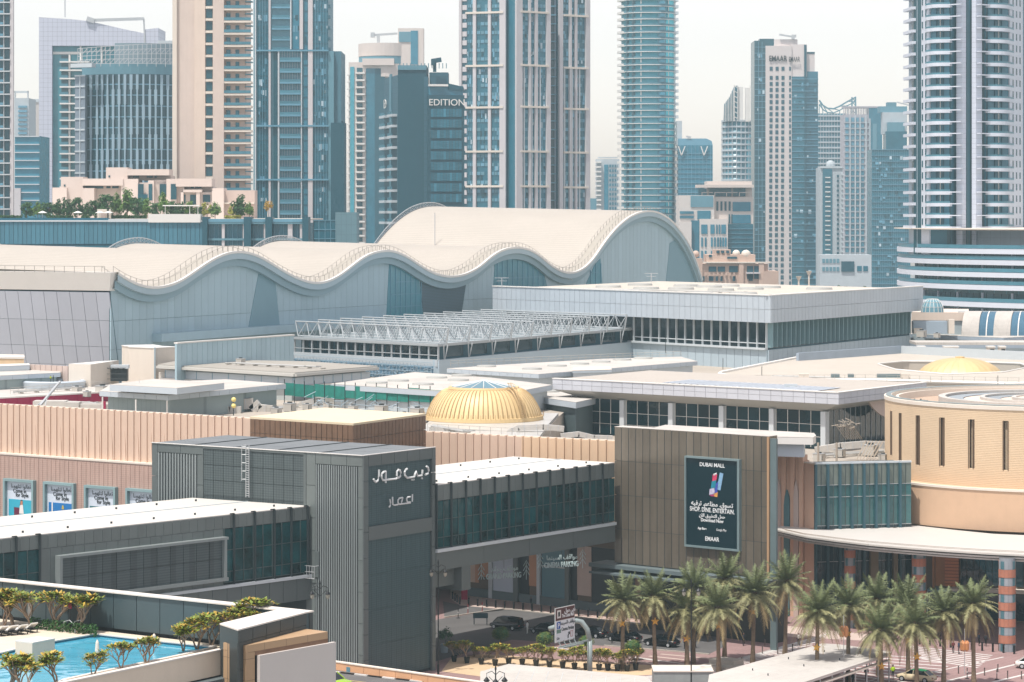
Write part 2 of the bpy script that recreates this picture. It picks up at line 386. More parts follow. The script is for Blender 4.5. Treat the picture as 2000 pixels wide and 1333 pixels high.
def b_blue():
    D = 920; t = T('apartment_tower', 'tall blue glass tower with thin beige piers and stepped right shoulder', 'tower', (px_at(573, D), D, 0))
    f = front(t, D); body(t, f, BLUEGREY, 495, 641, -30, 100, 26); body(t, f, BLUEGREY, 495, 652, 100, 620, 26)
    body(t, f, mat('blue_side', '#47707f', .5), 652, 666, 100, 620, 22, 'side_block', -1.5); body(t, f, SLATE, 660, 668, 237, 620, 22, 'side_block', -2)
    for a, b_ in ((503, 523.5), (611, 640)): f.pb('glass_bay', G_TEAL, a, b_, -30, 600, .25, .5)
    f.pb('glass_bay', G_BLUE, 571, 584, -30, 96, .25, .5); f.pb('glass_bay', G_BLUE, 593, 601, -30, 600, .2, .5); f.pb('glass_bay', G_DARK, 534, 542, 100, 600, .2, .5)
    for a, b_, c, d in ((498, 500.5, -30, 600), (525, 529, -30, 600), (543, 546, 100, 600), (567, 569.5, -30, 97), (585.5, 592, -30, 97), (602, 611, -30, 600), (588, 590, 100, 600)):
        f.pb('pier', FRAMEB if b_ - a > 3 else LGREY, a, b_, c, d, .9, 1)
    for i in range(6): y = -6 + i*21; f.pb('glass_bay', G_BLUE, 532, 566, y + 2, y + 19, -.2, .5); f.pb('balcony_slab', SPAND, 531, 567, y - 2, y + 2, .8, 2); f.pb('railing', G_LIGHT, 532, 566, y - 6, y - 1.5, .8, .1)
    for i in range(16): y = 100 + i*21.3; f.pb('glass_bay', G_DARK, 547, 588, y + 2, y + 19, -.2, .5); f.pb('balcony_slab', SPAND, 547, 588, y + 18, y + 21.6, 1, 2); f.pb('railing', G_LIGHT, 547, 588, y + 13, y + 18, 1.0, .1)
    for y in (98, 245, 350): f.pb('band', SPAND, 501, 642, y, y + 3, 1.1, 1)
    for i in range(27):
        f.pb('joint', SLATE, 503, 523, i*21 - 20, i*21 - 19.3, .35, .3); f.pb('joint', SLATE, 593, 641, i*21 - 20, i*21 - 19.3, .35, .3)
    for x in (507.5, 512.5, 517.5, 616, 621, 626.5, 632, 637): f.pb('mullion', SPAND, x, x+.7, -30, 600, .5, .3)
    for x in range(551, 588, 5): f.pb('mullion', LGREY, x, x + .5, 100, 600, .3, .2)
    blinds(f, 503, 523, -16, 440, 21, 60, .3, 1); blinds(f, 611, 640, -16, 440, 21, 80, .3, 2); blinds(f, 548, 587, 102, 440, 21.3, 70, -.1, 3); blinds(f, 571, 600, -16, 96, 21, 14, .3, 4)
    for i in range(7): f.pb('ledge', BLUEGREY, 640, 645, 8 + i*21 - 20, 14 + i*21 - 20, -1, 3)
    t.done()
    D = 880; t = T('plinth_block', 'plain blue grey stepped block at the foot of the blue glass tower', 'building', (px_at(672, D), D, 0))
    f = front(t, D); body(t, f, mat('plinth_grey', '#60818c', .6, grid=(0, 1.6, 3.2, .12, .2)), 655, 697, 415, 640, 14)
    body(t, f, SLATE, 640, 667, 237, 640, 10, 'upper_wall', -15)
    f.pb('glass_bay', G_TEAL, 612, 655, 430, 620, -1, 2); f.pb('pier', FRAMEB, 605, 611, 430, 620, -.5, 2)
    for x in (622, 634, 645): f.pb('mullion', SPAND, x, x + 1, 430, 620, -.8, .5)
    for y in (430, 448, 466): f.pb('transom', SPAND, 612, 655, y, y + 1.2, -.8, .5)
    t.done()
b_blue()
def b_cream_drum():
    D = 1450; t = T('apartment_tower', 'cream tower with a wide drum top and roof crane behind the dark hotel', 'tower', (px_at(745, D), D, 0))
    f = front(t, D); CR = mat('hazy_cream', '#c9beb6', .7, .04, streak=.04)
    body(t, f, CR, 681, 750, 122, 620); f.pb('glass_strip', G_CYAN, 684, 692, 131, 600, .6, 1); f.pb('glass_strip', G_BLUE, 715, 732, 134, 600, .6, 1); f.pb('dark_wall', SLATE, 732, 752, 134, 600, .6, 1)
    for i in range(25):
        y = 142 + i*13.8; f.pb('balcony', WHITE, 695, 713, y, y + 3, 2.2, 3); f.pb('window', G_DARK, 697, 708, y - 9, y - 1, .5, .8)
        f.pb('side_balcony', WHITE, 678, 683, y + 3, y + 6, 1, 3)
    b = MB(); c = (px_at(752, D), D + 14); r = 55*D/F
    z = lambda y: CAMZ - (y - H)*D/F
    b.lathe([(0, z(82)), (r, z(84)), (r, z(109)), (r*.97, z(109)), (r*.97, z(125)), (r, z(125)), (r, z(150)), (0, z(150))][::-1], c, 40); t.part('drum', b, CR)
    b = MB(); b.lathe([(r*.985, z(124.5)), (r*.985, z(109.5))], c, 40, math.pi, math.pi*1.86); t.part('drum_window', b, BLUEGREY)
    b = MB(); b.box(px_at(708, D), px_at(770, D), D - 2, D + 10, z(128), z(115)); t.part('drum_wall', b, CR)
    f.pb('lift_tower', CR, 777, 827, 55, 135, -2, 12); f.pb('lift_glass', BLUEGREY, 779, 802, 62, 82, -1.6, 1); f.pb('lift_glass', G_BLUE, 802, 816, 60, 126, -1.6, 1)
    b = MB(); p = lambda x, y: dp(x, y, D + 5)
    b.beam(p(739, 84), p(739, 70), 1.6); b.beam(p(730, 69), p(776, 66), 1.1); b.beam(p(724, 69), p(732, 69), 2.6, 2.6); b.beam(p(739, 84), p(737, 72), .8); t.part('roof_crane', b, STEEL)
    t.done()
b_cream_drum()
def b_edition():
    D = 1000; t = T('hotel', 'dark teal hotel block with white EDITION lettering at the top of its glass wing', 'hotel', (px_at(820, D), D, 0))
    f = front(t, D); body(t, f, SLATE, 777, 833, 128, 620, 26); f.pb('edge_strip', mat('teal_side', '#2f5a69', .5, grid=(0, 50, 2.0, .3, .15)), 828, 836, 150, 620, .2, 10)
    g = Face(t, (px_at(750, D + 26), D + 26), (px_at(777, D), D)); g.box('side_wall', mat('teal_side', ''), 0, g.W, 0, g.z(765, 150), 0, .6)
    g.box('side_pier', BLUEGREY, g.W*.45, g.W*.55, 0, g.z(765, 145), .3, .6)
    for i in range(11):
        z0 = g.z(763, 228 + i*20.8)
        for a, b_ in ((.02, .42), (.6, .95)): g.box('balcony', LGREY, g.W*a, g.W*b_, z0 - .4, z0 + .5, 2.0, 2.6); g.box('balcony_glass', G_TEAL, g.W*a, g.W*b_, z0 + .5, z0 + 1.5, 1.9, .1)
    b = MB(); L = g
    for ln in ([(0,0),(0,4)], [(0,0),(1.6,0)], [(0,2),(1.4,2)], [(0,4),(1.6,4)], [(2.2,0),(2.2,4),(3.4,3.4),(3.8,2),(3.4,.6),(2.2,0)]):
        b.tube([g.pt(g.W*.12 + u*1.1, g.z(757, 211) + v*.75, .6) for u, v in ln], .14, 5)
    t.part('hotel_monogram', b, WHITE)
    f.pb('roof_screen', BLUEGREY, 777, 833, 128, 137, .4, 20); f.pb('roof_screen', mat('teal_side',''), 838, 875, 141, 166, -3, 14)
    for i in range(14): f.pb('roof_louvre', BLUEGREY, 780 + i*7, 781.5 + i*7, 124, 134, .5, 1)
    # glass wing
    h = Face(t, (px_at(836.5, D - 3), D - 3), (px_at(907, D - 1), D - 1)); h.pb('wing_core', SLATE, 836.5, 907, 186, 620, 0, 20); h.pb('wing_top', G_BLUE, 838, 905, 168, 187, -1, 18)
    b = MB(); A = [dp(875, 163, D - 1), dp(905, 170, D - 1), dp(905, 176, D - 1), dp(875, 176, D - 1)]; B_ = [Vector((p.x, p.y + 14, p.z)) for p in A]
    b.add(A + B_, [(3,2,1,0), (4,5,6,7), (0,1,5,4), (1,2,6,5), (2,3,7,6), (3,0,4,7)]); t.part('sloped_roof', b, SLATE)
    h.pb('ledge', WHITE, 838, 875, 165, 169, .6, 8)
    for i in range(9):
        y = 211 + i*20.8
        for k in range(10):
            x = 841 + k*6.1; h.pb('window', G_TEAL if (i*7+k*3) % 4 else G_BLUE, x + .3, x + 5.6, y + 2, y + 18, .3, .6)
    blinds(f, 779, 831, 150, 420, 20, 0, .2, 4)
    put_text('lettering', 'EDITION', 3.3, WHITE, h, h.s(872.5), h.z(872, 206.5), t.o, .5, .12, sx=1.02, weight=0.01, loc0=t.loc)
    b = MB(); p = lambda x, y: dp(x, y, D)
    b.beam(p(849, 141), p(849, 122), 1.2); b.beam(p(843, 120), p(862, 117), 1.6); b.beam(p(842, 122), p(850, 122), 2.2, 2.2); t.part('roof_crane', b, SLATE)
    t.done()
b_edition()
def b_middle():
    t = T('apartment_tower', 'tall beige framed tower with blue glass bays in three stepped bands, centre of the skyline', 'tower', (px_at(1024, 1125), 1125, 0))
    segs = [  # (x0,x1,Da,Db, piers, bands_y, mullion_from)
        (898, 989, 1126, 1119, [(898,903),(925,931),(954.5,960),(977,989)], [25,128.6,210,296,364]),
        (1006, 1073, 1116, 1126, [(1006,1018),(1031,1034.5),(1043,1048),(1065.5,1073)], [24,128,209,296,364]),
        (1090, 1150, 1134, 1144, [(1090,1097),(1110,1114),(1121,1125),(1142,1150)], [31,133,213,298,366])]
    for si, (x0, x1, Da, Db, piers, bands) in enumerate(segs):
        f = Face(t, (px_at(x0, Da), Da), (px_at(x1, Db), Db)); z0, z1 = 0, f.z((x0+x1)/2, -30)
        f.box('tower_core', G_TEAL, 0, f.W, z0, z1, 0, 26)
        for a, b_ in piers: f.box('pier', FRAMEB, f.s(a), f.s(b_), z0, z1, 1.0, 1.4)
        for y in bands: z = f.z((x0+x1)/2, y); f.box('band', CREAM, f.s(x0 + (13 if si == 0 else 8)), f.s(x1) - 1, z - .5, z + .3, 1.3, 1.2)
        bays = [(piers[i][1], piers[i+1][0]) for i in range(len(piers)-1)]
        for bi, (a, b_) in enumerate(bays):
            nn = 2 if b_ - a < 15 else 3
            for k in range(28):
                y = -22 + k*17.2; z = f.z((a+b_)/2, y)
                if si == 0 and bi == 0:
                    f.box('spandrel', FRAMEB, f.s(904), f.s(912.5), z - 1.6, z + .4, .6, .8); a_ = 913
                else: a_ = a
                w = (b_ - a_) / nn
                for j in range(nn):
                    if (k*5 + j*3 + bi) % 7: f.box('spandrel', SPAND if (k+j) % 2 else BLUEGREY, f.s(a_ + w*j + .6), f.s(a_ + w*(j+1) - .6), z - .65, z + .65, .2, .3)
            blinds(f, a, b_, -22, 400, 17.2, 34, .26, si*10 + bi, (2, 4))
            if si:
                for xx in (a + (b_-a)*.3,): f.box('slim_pier', LGREY, f.s(xx) - .2, f.s(xx) + .3, z0, f.z(a, 131), .7, .8)
    for x0, x1, D in ((989, 1006, 1126), (1073, 1090, 1136)):
        f = Face(t, (px_at(x0, D), D), (px_at(x1, D), D)); f.pb('recess_wall', G_DARK, x0 - 1, x1 + 1, -30, 690, 0, 20)
        f.pb('recess_side', mat('hazy_lilac', '#9aa7b5', .6), x1 - 7, x1, -30, 690, .8, 1)
        for k in range(28): f.pb('balcony', SPAND, x0, x1 - 4, k*17.2 - 22, k*17.2 - 20, 3, 4)
    t.done()
b_middle()
def b_round():
    D = 1500; c = (px_at(1269, D), D + 15); r = 57*D/F; t = T('residential_tower', 'round turquoise glass tower ringed by thin white floor slabs', 'tower', (c[0], c[1], 0))
    b = MB(); z = lambda y: CAMZ - (y - H)*D/F
    b.lathe([(r*.94, 0), (r*.94, z(-30)), (0, z(-30))], c, 48); t.part('glass_drum', b, G_CYAN, smooth=True)
    b = MB(); hh = .17; b.lathe([(r*.9, -hh), (r, -hh), (r, hh), (r*.9, hh)], (0, 0), 48); slab = b.mesh('ring_slab', WHITE)
    b = MB(); b.lathe([(r*.985, 0), (r*.985, 1.1)], (0, 0), 40, math.pi*1.05, math.pi*1.98); rail = b.mesh('ring_rail', G_LIGHT)
    zs = [z(12 + i*12.75) for i in range(-3, 44)]
    t.rep('floor_slab', slab, [(c[0], c[1], q) for q in zs]); t.rep('railing', rail, [(c[0], c[1], q) for q in zs])
    for i, q in enumerate(zs):
        for a, w in ((math.pi*1.12, 3.6), (math.pi*1.02, 2.6)):
            px_, py_ = c[0] + r*1.0*math.cos(a), c[1] + r*1.0*math.sin(a)
            t.box('balcony', WHITE, (px_, py_, q + .3), (w, 3, 1.3)); 
        t.box('window', G_DARK, (c[0] + r*.95*math.cos(math.pi*1.22), c[1] + r*.95*math.sin(math.pi*1.22), q + 2), (2.6, 1.2, 1.7), .7)
        t.box('window', G_DARK, (c[0] + r*.95*math.cos(math.pi*1.31), c[1] + r*.95*math.sin(math.pi*1.31), q + 2), (2.2, 1.2, 1.9), .5)
        t.box('window', G_BLUE, (c[0] + r*.95*math.cos(math.pi*1.62), c[1] + r*.95*math.sin(math.pi*1.62), q + 2), (6, 1.2, 1.7), -.37*1)
        t.box('side_balcony', LGREY, (c[0] + r*1.0*math.cos(-.12*math.pi), c[1] + r*1.0*math.sin(-.12*math.pi), q + .3), (2.8, 3, 1.6))
    for a in (1.4, 1.74, 1.86): b = MB(); b.beam((c[0] + r*.965*math.cos(math.pi*a), c[1] + r*.965*math.sin(math.pi*a), 0), (c[0] + r*.965*math.cos(math.pi*a), c[1] + r*.965*math.sin(math.pi*a), z(-30)), .4); t.part('mullion', b, WHITE)
    t.done()
b_round()
def simple(name, label, D, x0, x1, y0, m, cat='building', deep=20, y1=560):
    t = T(name, label, cat, (px_at((x0+x1)/2, D), D, 0)); f = front(t, D); body(t, f, m, x0, x1, y0, y1, deep); return t, f
def b_small():
    DW = mat('distant_white', '')
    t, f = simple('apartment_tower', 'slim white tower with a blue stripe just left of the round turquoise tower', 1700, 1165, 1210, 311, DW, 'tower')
    f.pb('roof_frame', LGREY, 1168, 1206, 307, 309.5, 0, 3); f.pb('blue_stripe', G_BLUE, 1180, 1188, 322, 500, .5, 1)
    for i in range(11): f.pb('balcony', WHITE, 1163, 1174, 316 + i*9.2, 319 + i*9.2, 3, 4); f.pb('window', G_BLUE, 1190, 1206, 322 + i*9.2, 327 + i*9.2, .4, 1)
    for x in (1194, 1199, 1204): f.pb('mullion', DW, x, x + 1, 320, 500, .7, .5)
    t.done()
    t, f = simple('plant_block', 'low teal block at the foot of the beige framed tower', 1400, 1146, 1165, 388, BLUEGREY); t.done()
    t, f = simple('office_tower', 'teal office tower with chamfered top and two white V shaped braces', 1500, 1325, 1392, 284, G_BLUE, 'tower')
    b = MB(); z = lambda y: CAMZ - (y-H)*1500/F
    pts = [dp(x, y, 1500) for x, y in ((1325, 284), (1392, 284), (1390, 276), (1380, 271), (1325, 271))]; Q = [Vector((p.x, p.y+18, p.z)) for p in pts]
    b.add(pts + Q, [tuple(range(5)), tuple(range(9, 4, -1))] + [(i, i+5, (i+1) % 5 + 5, (i+1) % 5) for i in range(5)]); t.part('roof_cap', b, SPAND)
    b = MB()
    for x in (1331, 1375): b.beam(dp(x - 6, 286, 1499), dp(x, 304, 1499), .5); b.beam(dp(x + 7, 286, 1499), dp(x, 304, 1499), .5)
    t.part('brace', b, WHITE)
    for i in range(11): f.pb('floor_band', SPAND, 1325, 1392, 300 + i*9.5, 301 + i*9.5, .3, .5)
    for i in range(9): f.pb('mullion', SPAND, 1328 + i*7.4, 1328.8 + i*7.4, 284, 450, .3, .4)
    f.pb('side_strip', DW, 1323, 1333, 236, 284, -4, 8); b = MB(); b.beam(dp(1345, 272, 1500), dp(1345, 266, 1500), .6); b.beam(dp(1340, 267, 1500), dp(1350, 269, 1500), .9); t.part('davit', b, STEEL)
    t.done()
    # hazy round tower with sail crown
    D = 1750; c = (px_at(1443, D), D + 10); r = 32*D/F; t = T('residential_tower', 'pale banded round tower with a glass sail crown behind the lettered tower', 'tower', (c[0], c[1], 0))
    z = lambda y: CAMZ - (y - H)*D/F; b = MB(); b.lathe([(r*.93, 0), (r*.93, z(237)), (0, z(237))], c, 32); t.part('glass_drum', b, G_LIGHT, smooth=True)
    b = MB(); b.lathe([(r*.9, -.55), (r, -.55), (r, .55), (r*.9, .55)], (0, 0), 32); sl = b.mesh('ring', DW)
    t.rep('floor_slab', sl, [(c[0], c[1], z(236 + i*11.6)) for i in range(14)])
    for k in range(12):
        a = math.pi*(1 + k/11); b = MB(); b.beam((c[0] + r*.96*math.cos(a), c[1] + r*.96*math.sin(a), 0), (c[0] + r*.96*math.cos(a), c[1] + r*.96*math.sin(a), z(237)), .45); t.part('mullion', b, DW)
    f = front(t, D)
    for a, b_, y in ((1443, 1451.5, 170), (1456, 1464, 172)): f.pb('crown_wall', WHITE, a, b_, y, 238, 0, 4)
    pts = [dp(x, y, D) for x, y in ((1413, 237), (1414, 205), (1425, 190), (1434, 169), (1442, 167), (1442, 237))]; Q = [Vector((p.x, p.y+2, p.z)) for p in pts]; n = 6
    b = MB(); b.add(pts + Q, [tuple(range(n)), tuple(range(2*n-1, n-1, -1))] + [(i, i+n, (i+1) % n + n, (i+1) % n) for i in range(n)]); t.part('glass_sail', b, G_BLUE)
    b = MB()
    for i in range(7): b.beam(dp(1434, 168 + i*10, D - 1), dp(1442, 173 + i*10, D-1), .5); b.beam(dp(1465, 170 + i*10, D-1), dp(1472, 174 + i*10, D-1), .6); b.beam(dp(1414 + i*3, 205 - i*5, D-1), dp(1414 + i*3, 237, D-1), .35)
    for x in (1434, 1441, 1465, 1472): b.beam(dp(x, 167, D-1), dp(x, 237, D-1), .5)
    t.part('crown_lattice', b, WHITE)
    t.done()
b_small()
def b_terraces():
    P_ = mat('terrace_white', '#c8c1bb', .7, .05)
    D = 1300; t = T('office_terraces', 'cream stepped low rise offices with teal windows between the teal tower and the lettered tower', 'building', (px_at(1398, D), D, 0))
    f = front(t, D); P = P_; C2 = mat('hazy_cream', '')
    f.pb('wall', C2, 1383, 1471, 354, 560, -6, 20); f.pb('roof_slab', C2, 1360, 1471, 361.5, 367, 4, 12); f.pb('wall', P, 1325, 1394, 382, 470, 3, 20); f.pb('grey_box', BLUEGREY, 1348, 1392, 383, 405, 3.4, 2)
    f.pb('wall', C2, 1394, 1471, 385, 560, 0, 18); f.pb('wall', P, 1365, 1420, 428, 560, 5, 16); f.pb('glass_wall', G_TEAL, 1418, 1470, 438, 560, 2.5, 8); f.pb('glass_wall', G_BLUE, 1349, 1365, 431, 560, 4, 8)
    f.pb('wall', P, 1325, 1349, 434, 560, 6, 8)
    for w in ((1387,1430,368,384),(1434,1458,368,384),(1365,1382,368,384)): f.pb('window', G_BLUE, *w, -5.6, 1)
    for w in ((1431,1466,395,413),(1431,1466,420,437)): f.pb('window', G_BLUE, *w, .4, 1)
    for x in (1399, 1407, 1415, 1423): f.pb('window', G_DARK, x, x + 4, 394, 412, .4, 1)
    for x in (1423, 1428): f.pb('window', G_DARK, x, x + 3, 419, 437, .4, 1)
    for w in ((1327,1354,413,418),(1327,1354,422,427),(1361,1387,412,428)): f.pb('window', G_BLUE, *w, 3.5, 1)
    for x, w_ in ((1368,12),(1386,8),(1397,3),(1402,3),(1407,9)): f.pb('window', G_BLUE, x, x + w_, 439, 457, 5.4, 1)
    for y in (464, 490):
        for x in (1368, 1375, 1387, 1393, 1399, 1404, 1409, 1414): f.pb('window', G_BLUE, x, x + 3.4, y, y + 18, 5.4, 1)
    for x in (1370, 1395, 1418, 1443): b = None; f.pb('pergola_frame', C2, x, x + 1.2, 377, 384, 2, .6); f.pb('pergola_frame', C2, x, x + 22, 376, 377.2, 2, .6)
    for i in range(6): f.pb('floor_band', SPAND, 1418, 1470, 447 + i*9, 447.8 + i*9, 2.8, .4)
    t.done()
b_terraces()
def b_lettered():
    D = 1600; t = T('residential_tower', 'cream tower with three columns of small square windows and EMAAR lettering at its top', 'tower', (px_at(1535, D), D, 0))
    f = front(t, D); C2 = mat('tower_cream', '#cfc6c2', .7, .04, streak=.04)
    body(t, f, G_DARK, 1473.5, 1496, 80, 640); f.pb('glass_top', G_DARK, 1484, 1512, 76, 98, -1, 10)
    body(t, f, C2, 1495, 1546, 90, 640, 20, 'cream_wall', .8); f.pb('upper_wall', C2, 1512, 1558, 77, 100, -1, 14); f.pb('upper_wall', C2, 1545, 1576, 87, 150, 0, 14); f.pb('upper_wall', C2, 1577, 1592, 104, 140, -2, 12); f.pb('parapet', SLATE, 1577, 1592, 101.5, 105, -1.8, 12)
    body(t, f, G_TEAL, 1545, 1573, 150, 640, 20, 'glass_wall', .4); body(t, f, G_BLUE, 1573, 1598, 140, 640, 18, 'glass_wall', -.8); f.pb('edge', SLATE, 1570.5, 1575, 88, 640, .7, 6)
    for i in range(38):
        y = 139 + i*11.8 + (0 if i else -6)
        for x in (1506, 1517.5, 1529): f.pb('window', SLATE, x - 2.9 - i*.05, x + 2.9 - i*.05, y - 2, y + 5.6, 1.0, .5)
        f.pb('narrow_window', SLATE, 1541, 1544.5, y - 2, y + 5.6, 1.0, .5); f.pb('floor_band', SPAND, 1546, 1598, 154 + i*11.8, 155.4 + i*11.8, .7, .8); f.pb('floor_band', SPAND, 1474, 1496, 92 + i*11.8, 93 + i*11.8, .3, .5)
    blinds(f, 1548, 1596, 160, 540, 11.8, 70, .55, 8, (3, 6)); blinds(f, 1475, 1495, 92, 540, 11.8, 25, .2, 9)
    for x in (1481, 1488): f.pb('mullion', SPAND, x, x + .8, 82, 640, .3, .4)
    put_text('lettering', 'EMAAR', 4.5, BLACK, f, f.s(1519), f.z(1519, 120), t.o, 1.3, .15, sx=.72, weight=.05, loc0=t.loc)
    put_text('lettering', 'EMAAR', 4.0, BLACK, f, f.s(1551), f.z(1551, 121), t.o, 1.4, .15, sx=.5, weight=.03, loc0=t.loc)
    b = MB(); b.beam(dp(1522, 68, D), dp(1552, 73, D), 1.0); b.beam(dp(1549, 77, D), dp(1549, 70, D), 1.8); b.beam(dp(1546, 71, D), dp(1555, 71, D), 1.6); t.part('roof_crane', b, STEEL)
    t.done()
b_lettered()
def b_right_far():
    DW = mat('distant_white', '')
    t, f = simple('residential_tower', 'hazy white banded tower with a dipping steel crown right of the lettered tower', 1850, 1597, 1652, 222, G_LIGHT, 'tower')
    for i in range(10): f.pb('floor_band', DW, 1598, 1651, 225 + i*10.4, 228 + i*10.4, .8, 2)
    for i in range(9): f.pb('mullion', DW, 1602 + i*5.5, 1603 + i*5.5, 222, 400, .5, 1)
    b = MB(); cur = [(1600, 196), (1607, 206), (1616, 212), (1628, 213), (1640, 208), (1655, 199), (1672, 190)]
    for (a, b_), (c, d) in zip(cur, cur[1:]): b.beam(dp(a, b_, 1850), dp(c, d, 1850), 1.0); b.beam(dp(a, b_ + 8, 1850), dp(c, d + 8, 1850), .7); b.beam(dp(a, b_, 1850), dp(c, d + 8, 1850), .5); b.beam(dp(a, b_ + 8, 1850), dp(a, 224, 1850), .5)
    for x in (1664, 1671): b.beam(dp(x, 190, 1850), dp(x, 226, 1850), .9)
    for i in range(4): b.beam(dp(1664, 192 + i*8, 1850), dp(1671, 198 + i*8, 1850), .5)
    t.part('steel_crown', b, BLUEGREY); t.done()
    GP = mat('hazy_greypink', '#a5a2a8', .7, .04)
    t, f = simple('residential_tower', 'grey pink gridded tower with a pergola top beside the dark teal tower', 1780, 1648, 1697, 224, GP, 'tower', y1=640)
    for i in range(27):
        y = 230 + i*11.6
        for x in (1651, 1662, 1671, 1681): f.pb('window', G_BLUE if i > 8 else SPAND, x, x + 6.5, y, y + 8, .3, .5)
        f.pb('floor_band', DW, 1649, 1697, y + 9.5, y + 10.6, .7, .6)
    for x in (1659, 1669, 1678.5, 1690): f.pb('pier', DW, x, x + 2.4, 226, 560, 1, 1)
    f.pb('pergola', GP, 1648, 1722, 208, 211, 0, 12)
    for i in range(16): f.pb('pergola_post', GP, 1648 + i*3.2, 1649 + i*3.2, 208, 225, 0, 2)
    f.pb('blue_wing', G_BLUE, 1697, 1723, 212, 640, .5, 14); f.pb('white_edge', DW, 1697.5, 1700, 232, 640, .9, 1); f.pb('grey_panel', BLUEGREY, 1704, 1712, 242, 560, .8, .6)
    t.done()
    t, f = simple('office_tower', 'dark teal glass tower with cream roof walls, left of the white balcony tower', 1500, 1703, 1778, 292, G_TEAL, 'tower', y1=640)
    f.pb('glass_wall', G_TEAL, 1731, 1772, 257, 294, -1, 12); f.pb('roof_box', BLUEGREY, 1735, 1768, 239, 258, -2, 10); f.pb('cream_wall', DW, 1727, 1775, 219, 262, -6, 8); f.pb('roof_slab', BLUEGREY, 1722, 1776, 207, 219, -8, 10); f.pb('roof_box', BLUEGREY, 1737, 1755, 199, 208, -8, 6)
    blinds(f, 1705, 1776, 292, 540, 11.4, 60, .34, 7, (3, 6))
    for i in range(24): f.pb('floor_band', SPAND, 1703, 1778, 292 + i*11.4, 293 + i*11.4, .4, .5)
    for i in range(17): f.pb('mullion', BLUEGREY, 1707 + i*4.2, 1707.5 + i*4.2, 292, 640, .3, .3)
    b = MB(); b.beam(dp(1752, 200, 1500), dp(1775, 206, 1500), .7); t.part('davit', b, STEEL); t.done()
    t, f = simple('hotel_block', 'narrow white hotel with a central teal strip of dashes and a small dome', 1560, 1601, 1646, 328, DW, y1=640)
    f.pb('teal_strip', G_TEAL, 1606.5, 1625, 330, 498, .5, 1); f.pb('parapet', LGREY, 1602, 1645, 325, 329, .6, 14)
    for i in range(17): f.pb('dash', WHITE, 1611.5, 1621.5, 346 + i*9.4, 348 + i*9.4, 1, .6); f.pb('window', SLATE, 1634.5, 1638.5, 342 + i*9.4, 346.5 + i*9.4, .4, .6); f.pb('balcony', LGREY, 1643, 1649, 340 + i*9.4, 343 + i*9.4, 1, 2)
    b = MB(); b.ball((px_at(1622, 1565), 1565, CAMZ + 98*1560/F), 2.6); t.part('dome', b, DW); t.done()
    t, f = simple('shop_block', 'low pale shop building with a dark billboard at the foot of the gridded tower', 1250, 1602, 1702, 498, DW, y1=640, deep=12)
    f.pb('billboard', SLATE, 1643, 1668, 511, 531, .6, .5)
    for i in range(5):
        for j in range(2): f.pb('window', BLUEGREY, 1606 + i*7, 1611 + i*7, 506 + j*16, 514 + j*16, .3, .5)
    for x in (1674, 1686): f.pb('window', G_TEAL, x, x + 9, 520, 530, .3, .5)
    t.done()
b_right_far()
